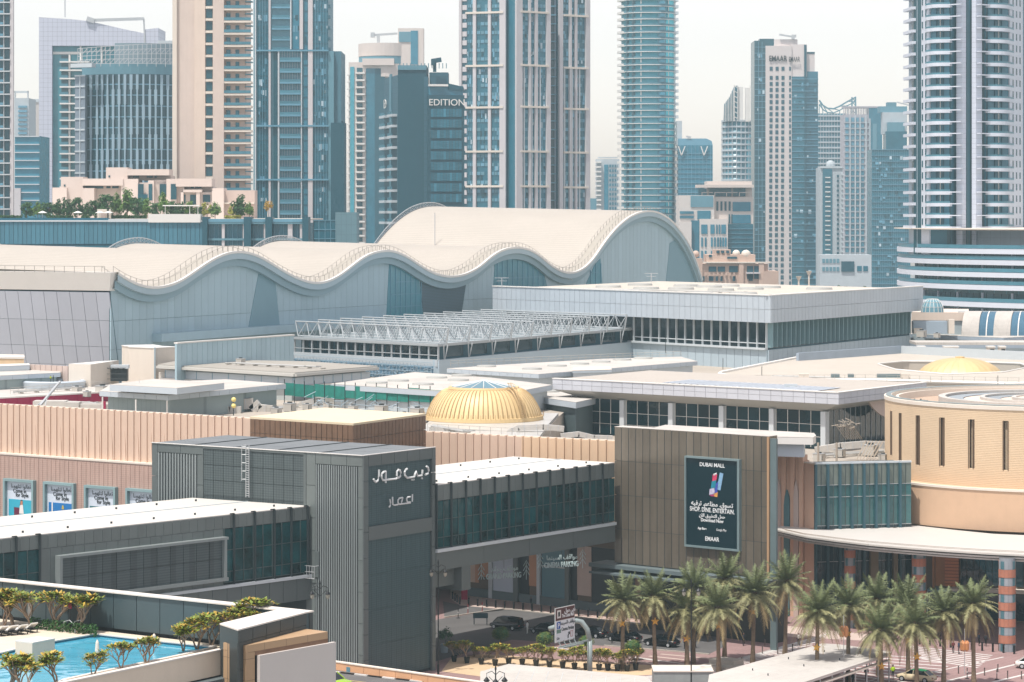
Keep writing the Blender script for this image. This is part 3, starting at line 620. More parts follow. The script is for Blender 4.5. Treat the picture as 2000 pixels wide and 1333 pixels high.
def b_balcony_tower():
    t = T('hotel_tower', 'white curved hotel tower with bow shaped balconies and central twin pilasters at the right edge', 'hotel', (px_at(1892, 850), 850, 0))
    ztop = CAMZ + 450*850/F; zb = CAMZ - (447-H)*850/F; fl = 22.8*850/F
    WT = mat('hotel_white', '#c6ccd6', .5, .04, rand=.03)
    def seg(xa, Da, xb, Db, m, nm, out=0, dep=16):
        f = Face(t, (px_at(xa, Da), Da), (px_at(xb, Db), Db)); f.box(nm, m, 0, f.W, zb - 8, ztop, out, dep); return f
    def floors(): return [zb + fl*k for k in range(0, 23)]
    A = seg(1775, 872, 1791, 860, mat('hotel_grey', '#9fabb6', .6), 'side_wall')
    for z in floors(): A.box('side_balcony', WT, -1, A.W*.95, z, z + .9, 1.6, 1.8); A.box('window', G_DARK, A.W*.4, A.W*.9, z + 1.2, z + 3, .1, .3)
    for (xa, Da, xb, Db, xc, Dc, xd, Dd, sgn) in ((1790, 862, 1815, 853, 1857, 848, 1873, 850, 1), (1998, 866, 1972, 856, 1927, 849, 1912, 850, -1)):
        if sgn > 0: Bf = seg(xa, Da, xb, Db, WT, 'wall'); Cf = seg(xb, Db, xc, Dc, G_TEAL, 'glass_wall', -.4); Df = seg(xc, Dc, xd, Dd, G_DARK, 'glass_wall', -.4)
        else: Bf = seg(xb, Db, xa, Da, WT, 'wall'); Cf = seg(xc, Dc, xb, Db, G_TEAL, 'glass_wall', -.4); Df = seg(xd, Dd, xc, Dc, G_DARK, 'glass_wall', -.4)
        for z in floors():
            for k in range(3):
                c = Bf.W*(.22 + .26*k) if sgn > 0 else Bf.W*(.25 + .26*k)
                Bf.box('slit_window', G_DARK, c - .38, c + .38, z + 1.1, z + 3.1, .12, .3)
            for k in range(3):
                c = Cf.W*(.08 + k*.3); Cf.box('window', G_TEAL if k % 2 else G_BLUE, c, c + Cf.W*.24, z + .9, z + 3.3, -.1, .3)
            Cf.box('mullion', WHITE, Cf.W*.5, Cf.W*.53, z, z + 3.5, .1, .2)
        b = MB(); n = 8; W = Cf.W
        P = [Cf.pt(W*i/n - (.6 if sgn > 0 and i == 0 else 0), 0, .3 + 2.2*math.sin(math.pi*(i/n if sgn < 0 else i/n)*.95 + .1)) for i in range(n+1)]
        if sgn > 0: P = [Bf.pt(Bf.W*.7, 0, .1)] + P
        else: P = P + [Bf.pt(Bf.W*.3, 0, .1)]
        Q = [Cf.pt(W, 0, -.8), Cf.pt(0, 0, -.8)]
        b.prism([(p.x - t.loc.x, p.y - t.loc.y) for p in P + Q], 0, 1.05); me = b.mesh('bow_balcony', WT)
        for z in floors():
            o = link('balcony', me, t.o, (0, 0, z - .35))
            e0, e1 = (W, W + 4.2) if sgn > 0 else (-4.2, 0); Cf.box('canopy_fin', WT, e0, e1, z + .3, z + .6, 1.2, 1.6)
        b = MB(); b.prism([(p.x - t.loc.x, p.y - t.loc.y) for p in P], 1.05, 1.6); me = b.mesh('bow_rail', G_LIGHT)
        for z in floors(): link('railing', me, t.o, (0, 0, z - .35))
    C1 = seg(1873, 850, 1885, 848, mat('hotel_pilaster', '#c6ccd8', .5, .04, grid=(0, 30, 1.55, .14, .25)), 'pilaster', 1.2, 1.6)
    C2 = seg(1900, 848, 1912, 850, mat('hotel_pilaster', ''), 'pilaster', 1.2, 1.6)
    C3 = seg(1884, 850, 1901, 850, G_BLUE, 'glass_core'); C3.box('glass_rib', G_LIGHT, C3.W*.25, C3.W*.4, zb - 8, ztop, .5, .6); C3.box('glass_rib', G_DARK, C3.W*.6, C3.W*.85, zb-8, ztop, .4, .5)
    seg(1998, 866, 2060, 880, G_TEAL, 'glass_wall')
    t.done()
    # podium
    c = (px_at(1757, 880) + 88, 880.0); rr = 88; t = T('hotel_podium', 'curved white ringed podium with green glass balconies under the white hotel tower', 'building', (c[0], c[1], 0))
    b = MB(); b.lathe([(rr - 6, 0), (rr - 6, 45.5), (0, 45.5)], c, 96, math.pi*.95, math.pi*1.62); t.part('glass_wall', b, glass('podium_glass', '#24606a', .2, grid=(0, 3.0, 100, .18, -.9)))
    b = MB(); b.lathe([(rr - 6, .3), (rr, .3), (rr, 1.75), (rr - 6, 1.75)], (0, 0), 90, math.pi*.95, math.pi*1.62); ring = b.mesh('ring_band', WT)
    b = MB(); b.lathe([(rr - .4, 1.9), (rr - .4, 3.0)], (0, 0), 90, math.pi*.95, math.pi*1.62); rail = b.mesh('ring_rail', G_LIGHT)
    zs = [44.2, 40.9, 37.2, 33.4, 28.2, 23.4]
    t.rep('ring_band', ring, [(c[0], c[1], z - .2) for z in zs]); t.rep('railing', rail, [(c[0], c[1], z - .2) for z in zs])
    for k in range(52):
        a = math.pi*(1.0 + .6*k/52)
        for z in zs[1:]:
            t.box('window', G_DARK if (k*3 + int(z)) % 3 else G_TEAL, (c[0] + (rr-5.6)*math.cos(a), c[1] + (rr-5.6)*math.sin(a), z + 2.6), (2.6, .4, 1.9 if z > 30 else 2.9), a + math.pi/2)
        if k % 4 == 0:
            for z in zs[1:]: t.box('pier', WT, (c[0] + (rr-5.2)*math.cos(a), c[1] + (rr-5.2)*math.sin(a), z + 2.6), (.5, .6, 3.4), a + math.pi/2)
    b = MB(); b.lathe([(0, 51.2), (rr - 8, 51.2), (rr + 1, 51.6), (rr + 1, 51.9), (0, 52.3)], c, 80, math.pi*.97, math.pi*1.27); t.part('canopy', b, CREAM)
    b = MB(); b.lathe([(rr - 12, 45.5), (rr - 12, 51.2)], c, 60, math.pi*1.0, math.pi*1.5); t.part('upper_wall', b, mat('podium_grey', '#a5afb9', .6, grid=(0, 2.4, 3, .1, .2)))
    b = MB(); b.lathe([(rr - 16, 50.2), (rr - 2, 50.4), (rr - 2, 48.0), (rr - 12, 48.0)], c, 60, math.pi*1.33, math.pi*1.62); t.part('upper_band', b, WT)
    t.done()
    for i, (x, y, D) in enumerate(((1893, 478, 810),)):
        pass
b_balcony_tower()
def leaf_crown(mb, c, r, n, size, sq=0.85, seed=1, hollow=0.35):
    """many leaf-sized faces scattered in clumps through the crown"""
    rn = random.Random(seed); cl = []
    for _ in range(max(5, int(n / 22))):
        d = Vector((rn.gauss(0, 1), rn.gauss(0, 1), rn.gauss(0, 1))).normalized(); q = r * rn.uniform(hollow, .85)
        cl.append((Vector((c[0] + d.x*q, c[1] + d.y*q, c[2] + d.z*q*sq)), r*rn.uniform(.22, .42)))
    for i in range(n):
        cc, cr = cl[i % len(cl)]
        d = Vector((rn.gauss(0, 1), rn.gauss(0, 1), rn.gauss(0, 1))).normalized()
        p = cc + Vector((d.x*cr, d.y*cr, d.z*cr*sq))*rn.uniform(.5, 1.05)
        nrm = (d + Vector((rn.uniform(-.6, .6), rn.uniform(-.6, .6), rn.uniform(0, .9)))).normalized()
        a = nrm.orthogonal().normalized(); a.rotate(Matrix.Rotation(rn.uniform(0, 6.28), 3, nrm)); b = nrm.cross(a); s1 = size*rn.uniform(.6, 1.3)
        k = len(mb.v); mb.v += [tuple(p - a*s1*.5), tuple(p + b*s1*.28), tuple(p + a*s1*.5), tuple(p - b*s1*.28)]; mb.f.append((k, k+1, k+2, k+3))
TREE_ME = []
def make_tree_meshes():
    for s, (lm, n) in enumerate(((LEAFD, 420), (LEAFM, 420), (LEAFD, 360), (LEAFY, 300), (LEAFM, 360))):
        b = MB(); leaf_crown(b, (0, 0, 1.3), 1.05, int(n*1.7), .3, 1.0, s); t_ = MB(); t_.tube([(0,0,0), (.03,.02,.6), (0,0,1.4)], .07, 6, .04)
        for k in range(4): t_.tube([(0,0,.8), (math.cos(k*1.6)*.4, math.sin(k*1.6)*.4, 1.5)], .035, 4, .015)
        TREE_ME.append((b.mesh('tree_crown', lm), t_.mesh('tree_trunk', BARK)))
make_tree_meshes()
def place_tree(name, label, p, h, w, kind, group, rz=0.0, cat='tree'):
    o = bpy.data.objects.new(name, None); COL.objects.link(o); o.location = p; o.scale = (w/2, w/2, h/2.4); o.rotation_euler.z = rz
    tag(o, label, cat, group)
    link('crown', TREE_ME[kind][0], o); link('trunk', TREE_ME[kind][1], o); return o
def b_podium_left():
    D = 740; t = T('mall_podium', 'long blue grey podium wall of vertical panels with a roof pool along its top', 'building', (px_at(200, D), D, 0))
    f = front(t, D); z = lambda y: CAMZ - (y-H)*D/F
    f.pb('podium_wall', SLATE, -60, 396, 432, 640, -.3, 40)
    PAN = mat('podium_panel', '#3f7183', .5, .06, rand=.09)
    for i in range(53): x = -60 + i*8.65; f.pb('panel', PAN, x + .35, x + 8.3, 434, 477, .0, .4)
    f.pb('coping', LGREY, -60, 396, 430.5, 433.5, .3, 3); f.pb('lower_ledge', mat('ledge_blue', '#7d96a6', .6), -60, 148, 481, 520, .8, 4); f.pb('lower_glass', G_TEAL, 148, 226, 480, 520, .5, 3); f.pb('lower_ledge', BLUEGREY, 226, 400, 478, 520, .4, 3)
    f.pb('pool_edge', mat('pool_tile_dark', '#14586c', .3), -60, 212, 426, 431, 0, 2)
    f.pb('white_box', WHITE, 290, 392, 418.5, 435, .5, 5); f.pb('box_step', LGREY, 212, 290, 428, 434, .3, 3)
    f.pb('roof_deck', CREAM, -60, 600, 427.5, 430, -2, 60)
    # terrace section
    for a, b_ in ((396, 406), (477, 491), (519, 532), (591, 603)): f.pb('dark_pier', SLATE, a, b_, 424, 640, 1.4, 8)
    f.pb('glass_wall', G_TEAL, 400, 600, 436, 640, -1.5, 20)
    for a, b_ in ((433, 438.5), (474, 479), (515, 521), (562, 571), (585.5, 590)): f.pb('column', FRAMEB, a, b_, 438, 640, -.2, 2)
    for a, b_ in ((404, 478), (490, 520), (531, 592)):
        f.pb('slab', BLUEGREY, a, b_, 433, 438, .2, 5); f.pb('slab', BLUEGREY, a, b_, 466, 470, 0, 3)
        f.pb('glass_parapet', SPAND, a, b_, 428, 434, .3, .3)
        x = a + 4
        while x < b_ - 4: f.pb('mullion', SPAND, x, x + .8, 438, 500, -1.2, .3); x += 9
    t.done()
    D = 790; t = T('pool_villas', 'low cream flat roofed villas on the podium roof behind the trees', 'building', (px_at(290, D), D, CAMZ - 2))
    f = front(t, D); V = mat('villa_render', '#cdbfb6', .8, .04, .3)
    for a, b_, c, d, o in ((120,163,346,430,1),(105,133,367,430,2.5),(163,186,368,430,2),(163,242,349.5,363,2),(163,242,363,430,-3),(207,249,327.5,350,0),(249,331,331,343,1),(249,331,343,352,-4),(238,271,350,430,1.5),
                           (271,300,357,430,.5),(291,302,353,430,1.8),(300,328,352,430,.2),(326,346,350,430,1.4),(337,360,352,430,0),(345,415,349.5,365,2),(352,415,365,376,-2),(360,396,371,376,2.6),(353,424,376,430,.5),(415,438,368,430,1.6),(355,360,376,430,2.4),(385,392,376,430,2.4)):
        f.pb('wall', V, a, b_, c, d, o, 9)
    f.pb('rear_wall', PINKB, 437, 497, 372, 430, -1, 8); f.pb('ledge', CREAM, 437, 497, 396, 398.5, 1, 3)  # darker stone on the rear wall stands in for its shade
    for a, b_, c, d, o in ((164,199,364,368.5,-2.8),(205,213,364,368,-2.8),(216,229,364,368,-2.8),(126,129,361,365,1.2),(212,215,343,347,.2),(256,268,343,347.5,-3.8),(283,295,343,347.5,-3.8),(298,303,343,347.5,-3.8),(271,282,360,395,1.7),(271,290,380,410,1.9),(292,299,360,392,2.1),(313,326,360,385,1.5),(335,346,360,390,1.7),
                           (371,377,364.5,368,-1.8),(380,392,364.5,368,-1.8),(355.5,363,381,398,.8),(372,390,381,400,.8),(397,411,381,395,.8),(414,424,381,393,.8)):
        f.pb('window', G_DARK, a, b_, c, d, o, .4)
    t.done()
    # roof trees, each one a thing
    D = 752; zt = CAMZ - (429 - H)*D/F
    spots = [(52,390,22,0),(74,395,20,1),(97,391,26,0),(115,386,18,2),(131,383,24,2),(150,380,22,0),(168,393,24,2),(186,386,20,0),(208,373,30,0),(228,378,22,1),(248,370,30,1),(266,380,24,0),(286,388,22,1),(305,392,20,0),(318,377,20,1),(334,388,24,0),(352,392,20,2),(371,394,22,1),(391,400,18,0),(404,391,20,3),(420,396,20,1),(455,393,20,3),(470,377,28,2),(487,396,16,1)]
    cols = {0: 'dark green', 1: 'mid green', 2: 'dense dark', 3: 'yellow green'}
    pos = ['at the far left end of the roof pool', 'second from the left behind the pool', 'over the first white parasol', 'behind the dark rounded tree', 'left of the round crowned tree', 'below the white frame tower', 'behind the second parasol', 'right of the second parasol', 'tall one before the villa windows', 'next to the tall villa tree', 'tallest in the middle of the villa grove', 'right of the tallest grove tree', 'above the white roof box', 'left of the pergola', 'slim one under the villa windows', 'behind the pergola', 'right of the pergola', 'before the square villa window', 'round low one by the pergola end', 'beside the round low tree', 'before the right villa pillar', 'low bush like one by the sitting people', 'tall leaning one at the beige tower foot', 'last one at the blue tower foot']
    for i, (x, yt, w, k) in enumerate(spots):
        h = (429 - yt)*D/F
        place_tree('roof_tree', f'{cols[k]} roof garden tree {pos[i]}', (px_at(x, D - (i % 3)*3), D - (i % 3)*3, zt), h, w*1.3*D/F, k, 'trees of the podium roof garden', i*1.3)
    b = MB(); leaf_crown(b, (0,0,1.8), 1.7, 420, .5, .9, 77); o = link('orange_leaved_tree', None); o.location = (px_at(523, 746), 746, zt); tag(o, 'orange leaved roof tree alone before the blue glass tower', 'tree')
    bb = MB(); bb.tube([(0,0,-2),(0,0,1.4)], .14, 6); link('crown', b.mesh('crown', mat('leaf_orange', '#a8862f', .7, .3, .8)), o, (0,0,2.0)); link('trunk', bb.mesh('trunk', CREAM), o, (0,0,2.0))
    hd = MB()
    for i, (a, b_) in enumerate(((-40, 42), (92, 142), (160, 175), (216, 285), (440, 470))):
        t = T('hedge', ['dark clipped hedge at the left end of the roof pool', 'low dark hedge under the first roof parasols', 'short dark hedge between the roof parasols', 'long dark hedge beneath the villa grove', 'low yellow green hedge by the dark terrace pier'][i], 'hedge', (px_at((a+b_)/2, 745), 745, zt), 'hedges of the podium roof')
        b = MB(); rn = random.Random(i)
        for k in range(int((b_ - a)*14)):
            x = rn.uniform(a, b_); p = Vector((px_at(x, 745), 745 + rn.uniform(-.8, .8), zt + rn.uniform(.0, 1.0))); s_ = .35
            d = Vector((rn.gauss(0,1), rn.gauss(0,1), rn.gauss(0,1))).normalized(); a1 = d.orthogonal().normalized(); b1 = d.cross(a1)
            b.add([p - a1*s_, p + b1*s_*.6, p + a1*s_, p - b1*s_*.6], [(0,1,2,3)])
        t.part('foliage', b, LEAFD if i < 4 else LEAFY)
    for i, x in enumerate((83, 152, 195, 212)):
        t = T('parasol', ['white open parasol between the leftmost roof trees', 'white open parasol at the middle of the roof pool', 'white open parasol left of the pale cabana', 'white open parasol over the pale cabana'][i], 'parasol', (px_at(x, 741), 741, zt), 'parasols by the roof pool')
        b = MB(); b.tube([(px_at(x, 741), 741, zt), (px_at(x, 741), 741, zt + 2.2)], .06, 5); t.part('pole', b, STEEL)
        b = MB(); b.lathe([(1.3, zt + 1.75), (.6, zt + 2.1), (0, zt + 2.3)], (px_at(x, 741), 741), 8); t.part('canopy', b, WHITE)
    t = T('pergola', 'thin white flat pergola among the roof trees', 'pergola', (px_at(352, 744), 744, zt))
    f = front(t, 744); f.pb('roof', WHITE, 318, 390, 401, 403, .5, 3)
    for x in (322, 370, 386): f.pb('post', WHITE, x, x+1, 403, 428, 0, .3)
    t.done()
    t = T('cabana', 'small pale cabana behind the roof pool parasols', 'cabana', (px_at(205, 743), 743, zt)); f = front(t, 743); f.pb('wall', CREAM, 190, 208, 409, 429, 0, 3); f.pb('post', CREAM, 213, 216, 409, 429, 0, 3); f.pb('curtain', PINKB, 197, 206, 416, 428, .2, .3); t.done()
b_podium_left()
def b_old():
    D = 1000; t = T('arabian_apartments', 'sand coloured low apartment building with two pale domes and arched balconies', 'building', (px_at(1438, D), D, 0))
    f = front(t, D); S = mat('sand_pink', '#bda596', .8, .08, .5, .05)
    f.pb('wall', S, 1355, 1500, 516, 640, 0, 20); f.pb('upper_wall', S, 1380, 1476, 498, 520, -1.5, 14); f.pb('upper_wall', S, 1395, 1428, 488, 500, -2, 8); f.pb('tower', S, 1360, 1372, 505, 560, .6, 6); f.pb('tower', S, 1443, 1452, 515, 560, .8, 3); f.pb('tower', S, 1482, 1492, 514, 560, .8, 3); f.pb('wall', S, 1490, 1520, 530, 640, 1, 14)
    f.pb('cornice', CREAM, 1372, 1505, 512, 514.5, 1, 3)
    for x, y, r in ((1438, 496, 7.5), (1457, 498, 9.5), (1359, 497, 7)):
        b = MB(); b.ball((px_at(x, D+3), D + 3, CAMZ - (y-H)*D/F), r*D/F, 14, 8); t.part('dome', b, CREAM if x > 1400 else S, smooth=True)
    for w in ((1385,1391,498,503),(1400,1406,490,495),(1409,1415,490,495),(1419,1425,490,495),(1421,1440,502,506),(1369,1371,510,530),(1384,1399,521,531),(1402,1416,521,531),(1424,1441,520,532),(1459,1471,520,545),(1473,1483,520,545),(1449,1452,522,534),(1371,1376,540,549),(1384,1393,540,549),(1398,1402,540,549),(1407,1411,540,549),(1431,1436,540,549),(1462,1470,536,549),(1502,1505,536,549),(1507,1510,536,549)):
        f.pb('window', SLATE, *w, .3 if w[2] > 508 else -1.2, .5)
    for x in range(1376, 1440, 8): f.pb('merlon', S, x, x + 3.4, 533, 539, .9, .6)
    for x in (1460, 1474): f.pb('balcony', FRAMEB, x - 3, x + 10, 532, 535, 1.5, 1.5)
    t.done()
    # street furniture seen beyond the roofs
    for i, (x, y) in enumerate(((1560, 540), (1580, 530))):
        t = T('roof_funnel', ['short white funnel shaped mast behind the long roof', 'taller white funnel shaped mast behind the long roof'][i], 'mast', (px_at(x, 700), 700, 20)); b = MB(); b.tube([(px_at(x, 700), 700, 20), (px_at(x, 700), 700, CAMZ - (y + 6 - H)*700/F)], .22, 8)
        b.lathe([(.25, CAMZ - (y+8-H)*700/F), (.75, CAMZ - (y - H)*700/F), (0, CAMZ - (y - H)*700/F)], (px_at(x, 700), 700), 10); t.part('pole', b, CREAM)
    for i, (x, w, k) in enumerate(((1622, 18, 0), (1636, 22, 2), (1650, 18, 0), (1690, 14, 0))):
        place_tree('street_tree', ['leftmost dark street tree beyond the long flat roof', 'widest dark street tree beyond the long flat roof', 'dark street tree right of the widest one beyond the roof', 'small dark street tree near the teal tower foot'][i], (px_at(x, 980), 980, 26), 5.4, w*980/F, k, 'street trees beyond the mall', i)
b_old()
FAR[0] = False
# ------------------------------------------------------------------ ground
b = MB(); b.box(-1790, 1790, -1290, 2640, -1, -0.012); struct('ground', b, mat('ground_grey', '#7c7c7a', .9, .12, .02))
U = Vector((.825, -.565)); V = Vector((.565, .825)); RZ = math.atan2(-.565, .825); DEG = math.degrees(RZ)
WV = Vector((.442, .897)); NB = Vector((-.897, .442)); WDEG = math.degrees(math.atan2(.897, .442))
# ------------------------------------------------------------------ mall roof deck
t = T('shopping_mall', 'broad pale roof deck of the mall, carrying the ducts and roof pavilions', 'building', (0, 560, 0))
b = MB(); b.prism([(-160, 470), (-78, 424), (-37.4, 394.5), (-13, 396.5), (1.6, 387), (4, 396), (7.5, 440), (11, 470), (95, 560), (300, 560), (300, 900), (-160, 900)], 13.5, 24); t.part('roof_deck', b, mat('deck_pale', '#a59c90', .85, .15, .15))
b = MB(); b.prism([(2.2, 388.5), (14.2, 381.5), (20, 393), (55, 393), (120, 425), (300, 470), (300, 559), (96, 559), (11.2, 470), (7.7, 440), (4.2, 396)], 13.5, 20); t.part('roof_deck', b, mat('deck_pale', ''))
t.done()
# ------------------------------------------------------------------ wave roofed hall
def interp(P, x):
    for (a, p), (b_, q) in zip(P, P[1:]):
        if a <= x <= b_: return p + (q - p)*(x - a)/(b_ - a)
    return P[-1][1] if x > P[-1][0] else P[0][1]
def wave():
    t = T('wave_roof_hall', 'long hall with a cream rolling wave roof rising to a tall rounded end', 'building', (-75.8, 520, 24))
    f = Face(t, (-75.8, 520), (-75.8 + .442*292, 520 + .897*292))
    px = [(216,533),(232,545),(255,556),(285,563),(311,559),(337,551),(367,530),(397,509),(424,495),(450,490),(476,493),(502,504),(532,524),(562,541),(592,552),(619,553),(645,542),(662,530),(685,511),(707,496),(734,489),(756,489),(782,500),(809,519),(835,534),(865,541),(895,537),(925,522),(947,501),(970,487),(996,482),(1022,486),(1045,500),(1064,518),(1086,531),(1109,534),(1131,524),(1150,504),(1169,474),(1191,447),(1214,426),(1236,415),(1259,411),(1278,415),(1300,429),(1320,451),(1337,478),(1350,508),(1362,546)]
    P = [(f.s(x), f.z(x, y)) for x, y in px]; zc = lambda s: interp(P, s)
    S0, S1 = P[0][0], P[-1][0]; n = 150; ss = [S0 + (S1 - S0)*i/n for i in range(n+1)]
    # smooth the traced line
    Z = [zc(s) for s in ss]
    for _ in range(3): Z = [Z[0]] + [(Z[i-1] + 2*Z[i] + Z[i+1])/4 for i in range(1, n)] + [Z[-1]]
    PZ = list(zip(ss, Z)); zc = lambda s: interp(PZ, s)
    # roof sheet
    b = MB(); m = 12; DEEP = 66
    for i, s in enumerate(ss):
        for j in range(m+1):
            q = -1.6 + DEEP*j/m; p = f.pt(s, Z[i] + 1.3*max(0, q)/DEEP, -q); b.v.append(tuple(p))
    for i in range(n):
        for j in range(m): a = i*(m+1) + j; b.f.append((a, a+1, a+m+2, a+m+1))
    nv = len(b.v); b.v += [(x, y, z - .35) for x, y, z in b.v]; b.f += [tuple(reversed([k + nv for k in q])) for q in b.f]
    t.part('roof', b, mat('wave_roof', '#aca59b', .7, .07, .08, grid=(WDEG, 0.9, 0, .2, .16), streak=.03), smooth=True)
    b = MB(); b2 = MB(); b3 = MB(); b4 = MB()
    for i in range(n):
        A, B_ = f.pt(ss[i], Z[i], 1.65), f.pt(ss[i+1], Z[i+1], 1.65)
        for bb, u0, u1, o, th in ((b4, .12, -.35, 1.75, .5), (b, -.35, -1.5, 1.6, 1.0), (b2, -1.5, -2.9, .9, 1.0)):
            q = [f.pt(ss[i], Z[i]+u1, o), f.pt(ss[i+1], Z[i+1]+u1, o), f.pt(ss[i+1], Z[i+1]+u0, o), f.pt(ss[i], Z[i]+u0, o)]
            r = [f.pt(ss[i], Z[i]+u1, o-th), f.pt(ss[i+1], Z[i+1]+u1, o-th), f.pt(ss[i+1], Z[i+1]+u0, o-th), f.pt(ss[i], Z[i]+u0, o-th)]
            bb.add(q + r, [(0,1,2,3), (7,6,5,4), (3,2,6,7), (0,4,5,1)])
        b3.tube([f.pt(ss[i], Z[i] + 1.2, .6), f.pt(ss[i+1], Z[i+1] + 1.2, .6)], .04, 4); b3.tube([f.pt(ss[i], Z[i] + 1.1, -2.0), f.pt(ss[i+1], Z[i+1] + 1.1, -2.0)], .04, 4)
        b3.tube([f.pt(ss[i], Z[i], .6), f.pt(ss[i], Z[i] + 1.2, .6)], .05, 4); b3.tube([f.pt(ss[i], Z[i], -2), f.pt(ss[i], Z[i] + 1.1, -2)], .05, 4)
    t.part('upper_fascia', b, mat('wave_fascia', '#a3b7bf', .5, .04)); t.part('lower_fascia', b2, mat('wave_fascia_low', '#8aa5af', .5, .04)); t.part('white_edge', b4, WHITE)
    t.part('edge_railing', b3, mat('walkway_rail', '#8d8982', .6), kind='stuff')
    b = MB()
    for i in range(n):
        q = [f.pt(ss[i], Z[i] + .02, .3), f.pt(ss[i+1], Z[i+1] + .02, .3), f.pt(ss[i+1], Z[i+1] + .1, -2.1), f.pt(ss[i], Z[i] + .1, -2.1)]; b.add(q, [(0,1,2,3)])
    t.part('edge_walkway', b, mat('walkway', '#9c968c', .8, .1))
    # wall core + strips
    b = MB()
    for i in range(n):
        q = [f.pt(ss[i], 20, -.3), f.pt(ss[i+1], 20, -.3), f.pt(ss[i+1], Z[i+1] - .3, -.3), f.pt(ss[i], Z[i] - .3, -.3)]; b.add(q, [(0,1,2,3)])
    t.part('wall_core', b, SLATE)
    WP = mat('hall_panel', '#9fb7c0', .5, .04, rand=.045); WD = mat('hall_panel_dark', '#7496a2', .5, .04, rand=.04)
    s = S0 + .1; w = 2.42
    while s + w < S1:
        for za, zb_ in ((20, 30.5), (30.56, 35.9), (35.96, 60)):
            z1 = min(zb_, min(zc(s), zc(s+w)) - 1.2)
            if z1 <= za: continue
            b = MB(); q = [f.pt(s, za, 0), f.pt(s+w-.06, za, 0), f.pt(s+w-.06, min(zb_, zc(s+w)-1.2), 0), f.pt(s, min(zb_, zc(s)-1.2), 0)]; r = [Vector((p.x, p.y, p.z)) - Vector((f.n.x, f.n.y, 0))*.25 for p in q]
            b.add(q + r, [(0,1,2,3), (3,2,6,7), (0,3,7,4), (1,5,6,2)]); t.part('panel', b, WP)
        s += w
    def overlay(nm, pts, m, out=.12):
        q = [f.pt(f.s(x), min(f.z(x, y), zc(f.s(x)) - 2.7), out) for x, y in pts]; r = [f.pt(f.s(x), min(f.z(x, y), zc(f.s(x)) - 2.7), out - .4) for x, y in pts]; k = len(q)
        b = MB(); b.add(q + r, [tuple(range(k)), tuple(range(2*k-1, k-1, -1))] + [(i, i+k, (i+1) % k + k, (i+1) % k) for i in range(k)]); return t.part(nm, b, m)
    HG = glass('hall_glass', '#3e8090', .3, rand=.05)
    overlay('dark_panel', [(484,645),(546,640),(537,527),(520,518),(505,513)], WD)  # darker panels laid over the hall wall
    g = overlay('glass_wall', [(754,625),(826,622),(818,530),(795,514),(775,502),(760,498)], HG)
    overlay('louvre_wall', [(827,622),(900,618),(910,550),(880,556),(850,553),(820,535)], mat('louvre', '#4b6470', .6, .05, grid=(WDEG, 0, .35, .12, .3)))
    overlay('glass_wall', [(963,570),(1070,566),(1062,535),(1045,520),(1020,502),(996,500),(975,505),(966,515)], HG)
    overlay('glass_wall', [(1144,556),(1176,556),(1172,505),(1160,520)], HG)
    overlay('dark_panel', [(1300,556),(1362,556),(1352,520),(1338,490),(1318,468),(1308,475)], WD)
    for x0, x1, y0, y1 in ((757, 822, 505, 622), (966, 1062, 504, 566), (1148, 1174, 515, 556)):
        x = x0 + 4
        while x < x1: f.pb('mullion', SPAND, x, x + .9, max(y0, 424 + (CAMZ and (CAMZ - (zc(f.s(x)) - 3))*F/(f.A + f.d*f.s(x)).y - 4)), y1, .25, .2); x += 10
        for k in range(1, 4): yy = y1 - k*24; f.pb('transom', SPAND, x0 + (6 if k < 3 else 14), x1 - (4 + 10*(k//3)), yy, yy + 1.4, .25, .2) if yy > y0 + 14 else None
    # ledges at the foot
    g2 = Face(t, (f.pt(f.s(297), 0).x, f.pt(f.s(297), 0).y), (f.pt(f.s(960), 0).x, f.pt(f.s(960), 0).y)); z1 = f.z(297, 652); z0 = f.z(297, 668)
    g2.box('ledge', mat('ledge_panel', '#98b2bd', .5), 0, f.s(572) - f.s(297) + 40, z0, z1, 2.2, 3)
    # leaning end wall
    LW = mat('hall_end_panel', '#a9adb6', .5, .04, rand=.05)
    L = 78; ne = 26
    for i in range(ne):
        for k, (za, zb_) in enumerate(((20, 27.4), (27.46, 31), (31.06, 36), (36.06, 41.4))):
            b = MB(); q0, q1 = L*i/ne + .05, L*(i+1)/ne - .05
            def e(q, z): lean = (41.4 - z)*.2; p = f.pt(lean, z, -q); return p
            q = [e(q1, za), e(q0, za), e(q0, zb_), e(q1, zb_)]; r = [p + Vector((f.d.x, f.d.y, 0))*.3 for p in q]
            b.add(q + r, [(0,1,2,3), (3,2,6,7), (0,3,7,4), (1,5,6,2)]); t.part('end_panel', b, LW)
    b = MB(); q = [e(L, 20), e(-.1, 20), e(-.1, 41.5), e(L, 41.5)]; q = [p + Vector((f.d.x, f.d.y, 0))*.28 for p in q]; b.add(q, [(0,1,2,3)]); t.part('end_core', b, SLATE)
    b = MB(); za, zb_ = 41.7, Z[0] + .1
    q = [f.pt(-.1, za, -L), f.pt(-.1, za, .2), f.pt(-1.8 + S0, zb_, 1.2), f.pt(-1.8 + S0, zb_, -L)]; r = [p + Vector((f.d.x, f.d.y, 0))*2.4 for p in q]
    b.add(q + r, [(0,1,2,3), (3,2,6,7), (0,3,7,4), (1,5,6,2), (0,4,5,1)]); t.part('end_fascia', b, WHITE)
    b = MB()
    for i in range(34):
        a, c = f.pt(-1.4, Z[0], -L*i/34), f.pt(-1.4, Z[0], -L*(i+1)/34); up = Vector((0,0,1.2)); b.tube([a, a+up], .05, 4); b.tube([a+up, c+up], .05, 4)
    t.part('end_railing', b, mat('walkway_rail', ''), kind='stuff')
    # lattice hoops along the rear edge
    ztr = 45.5
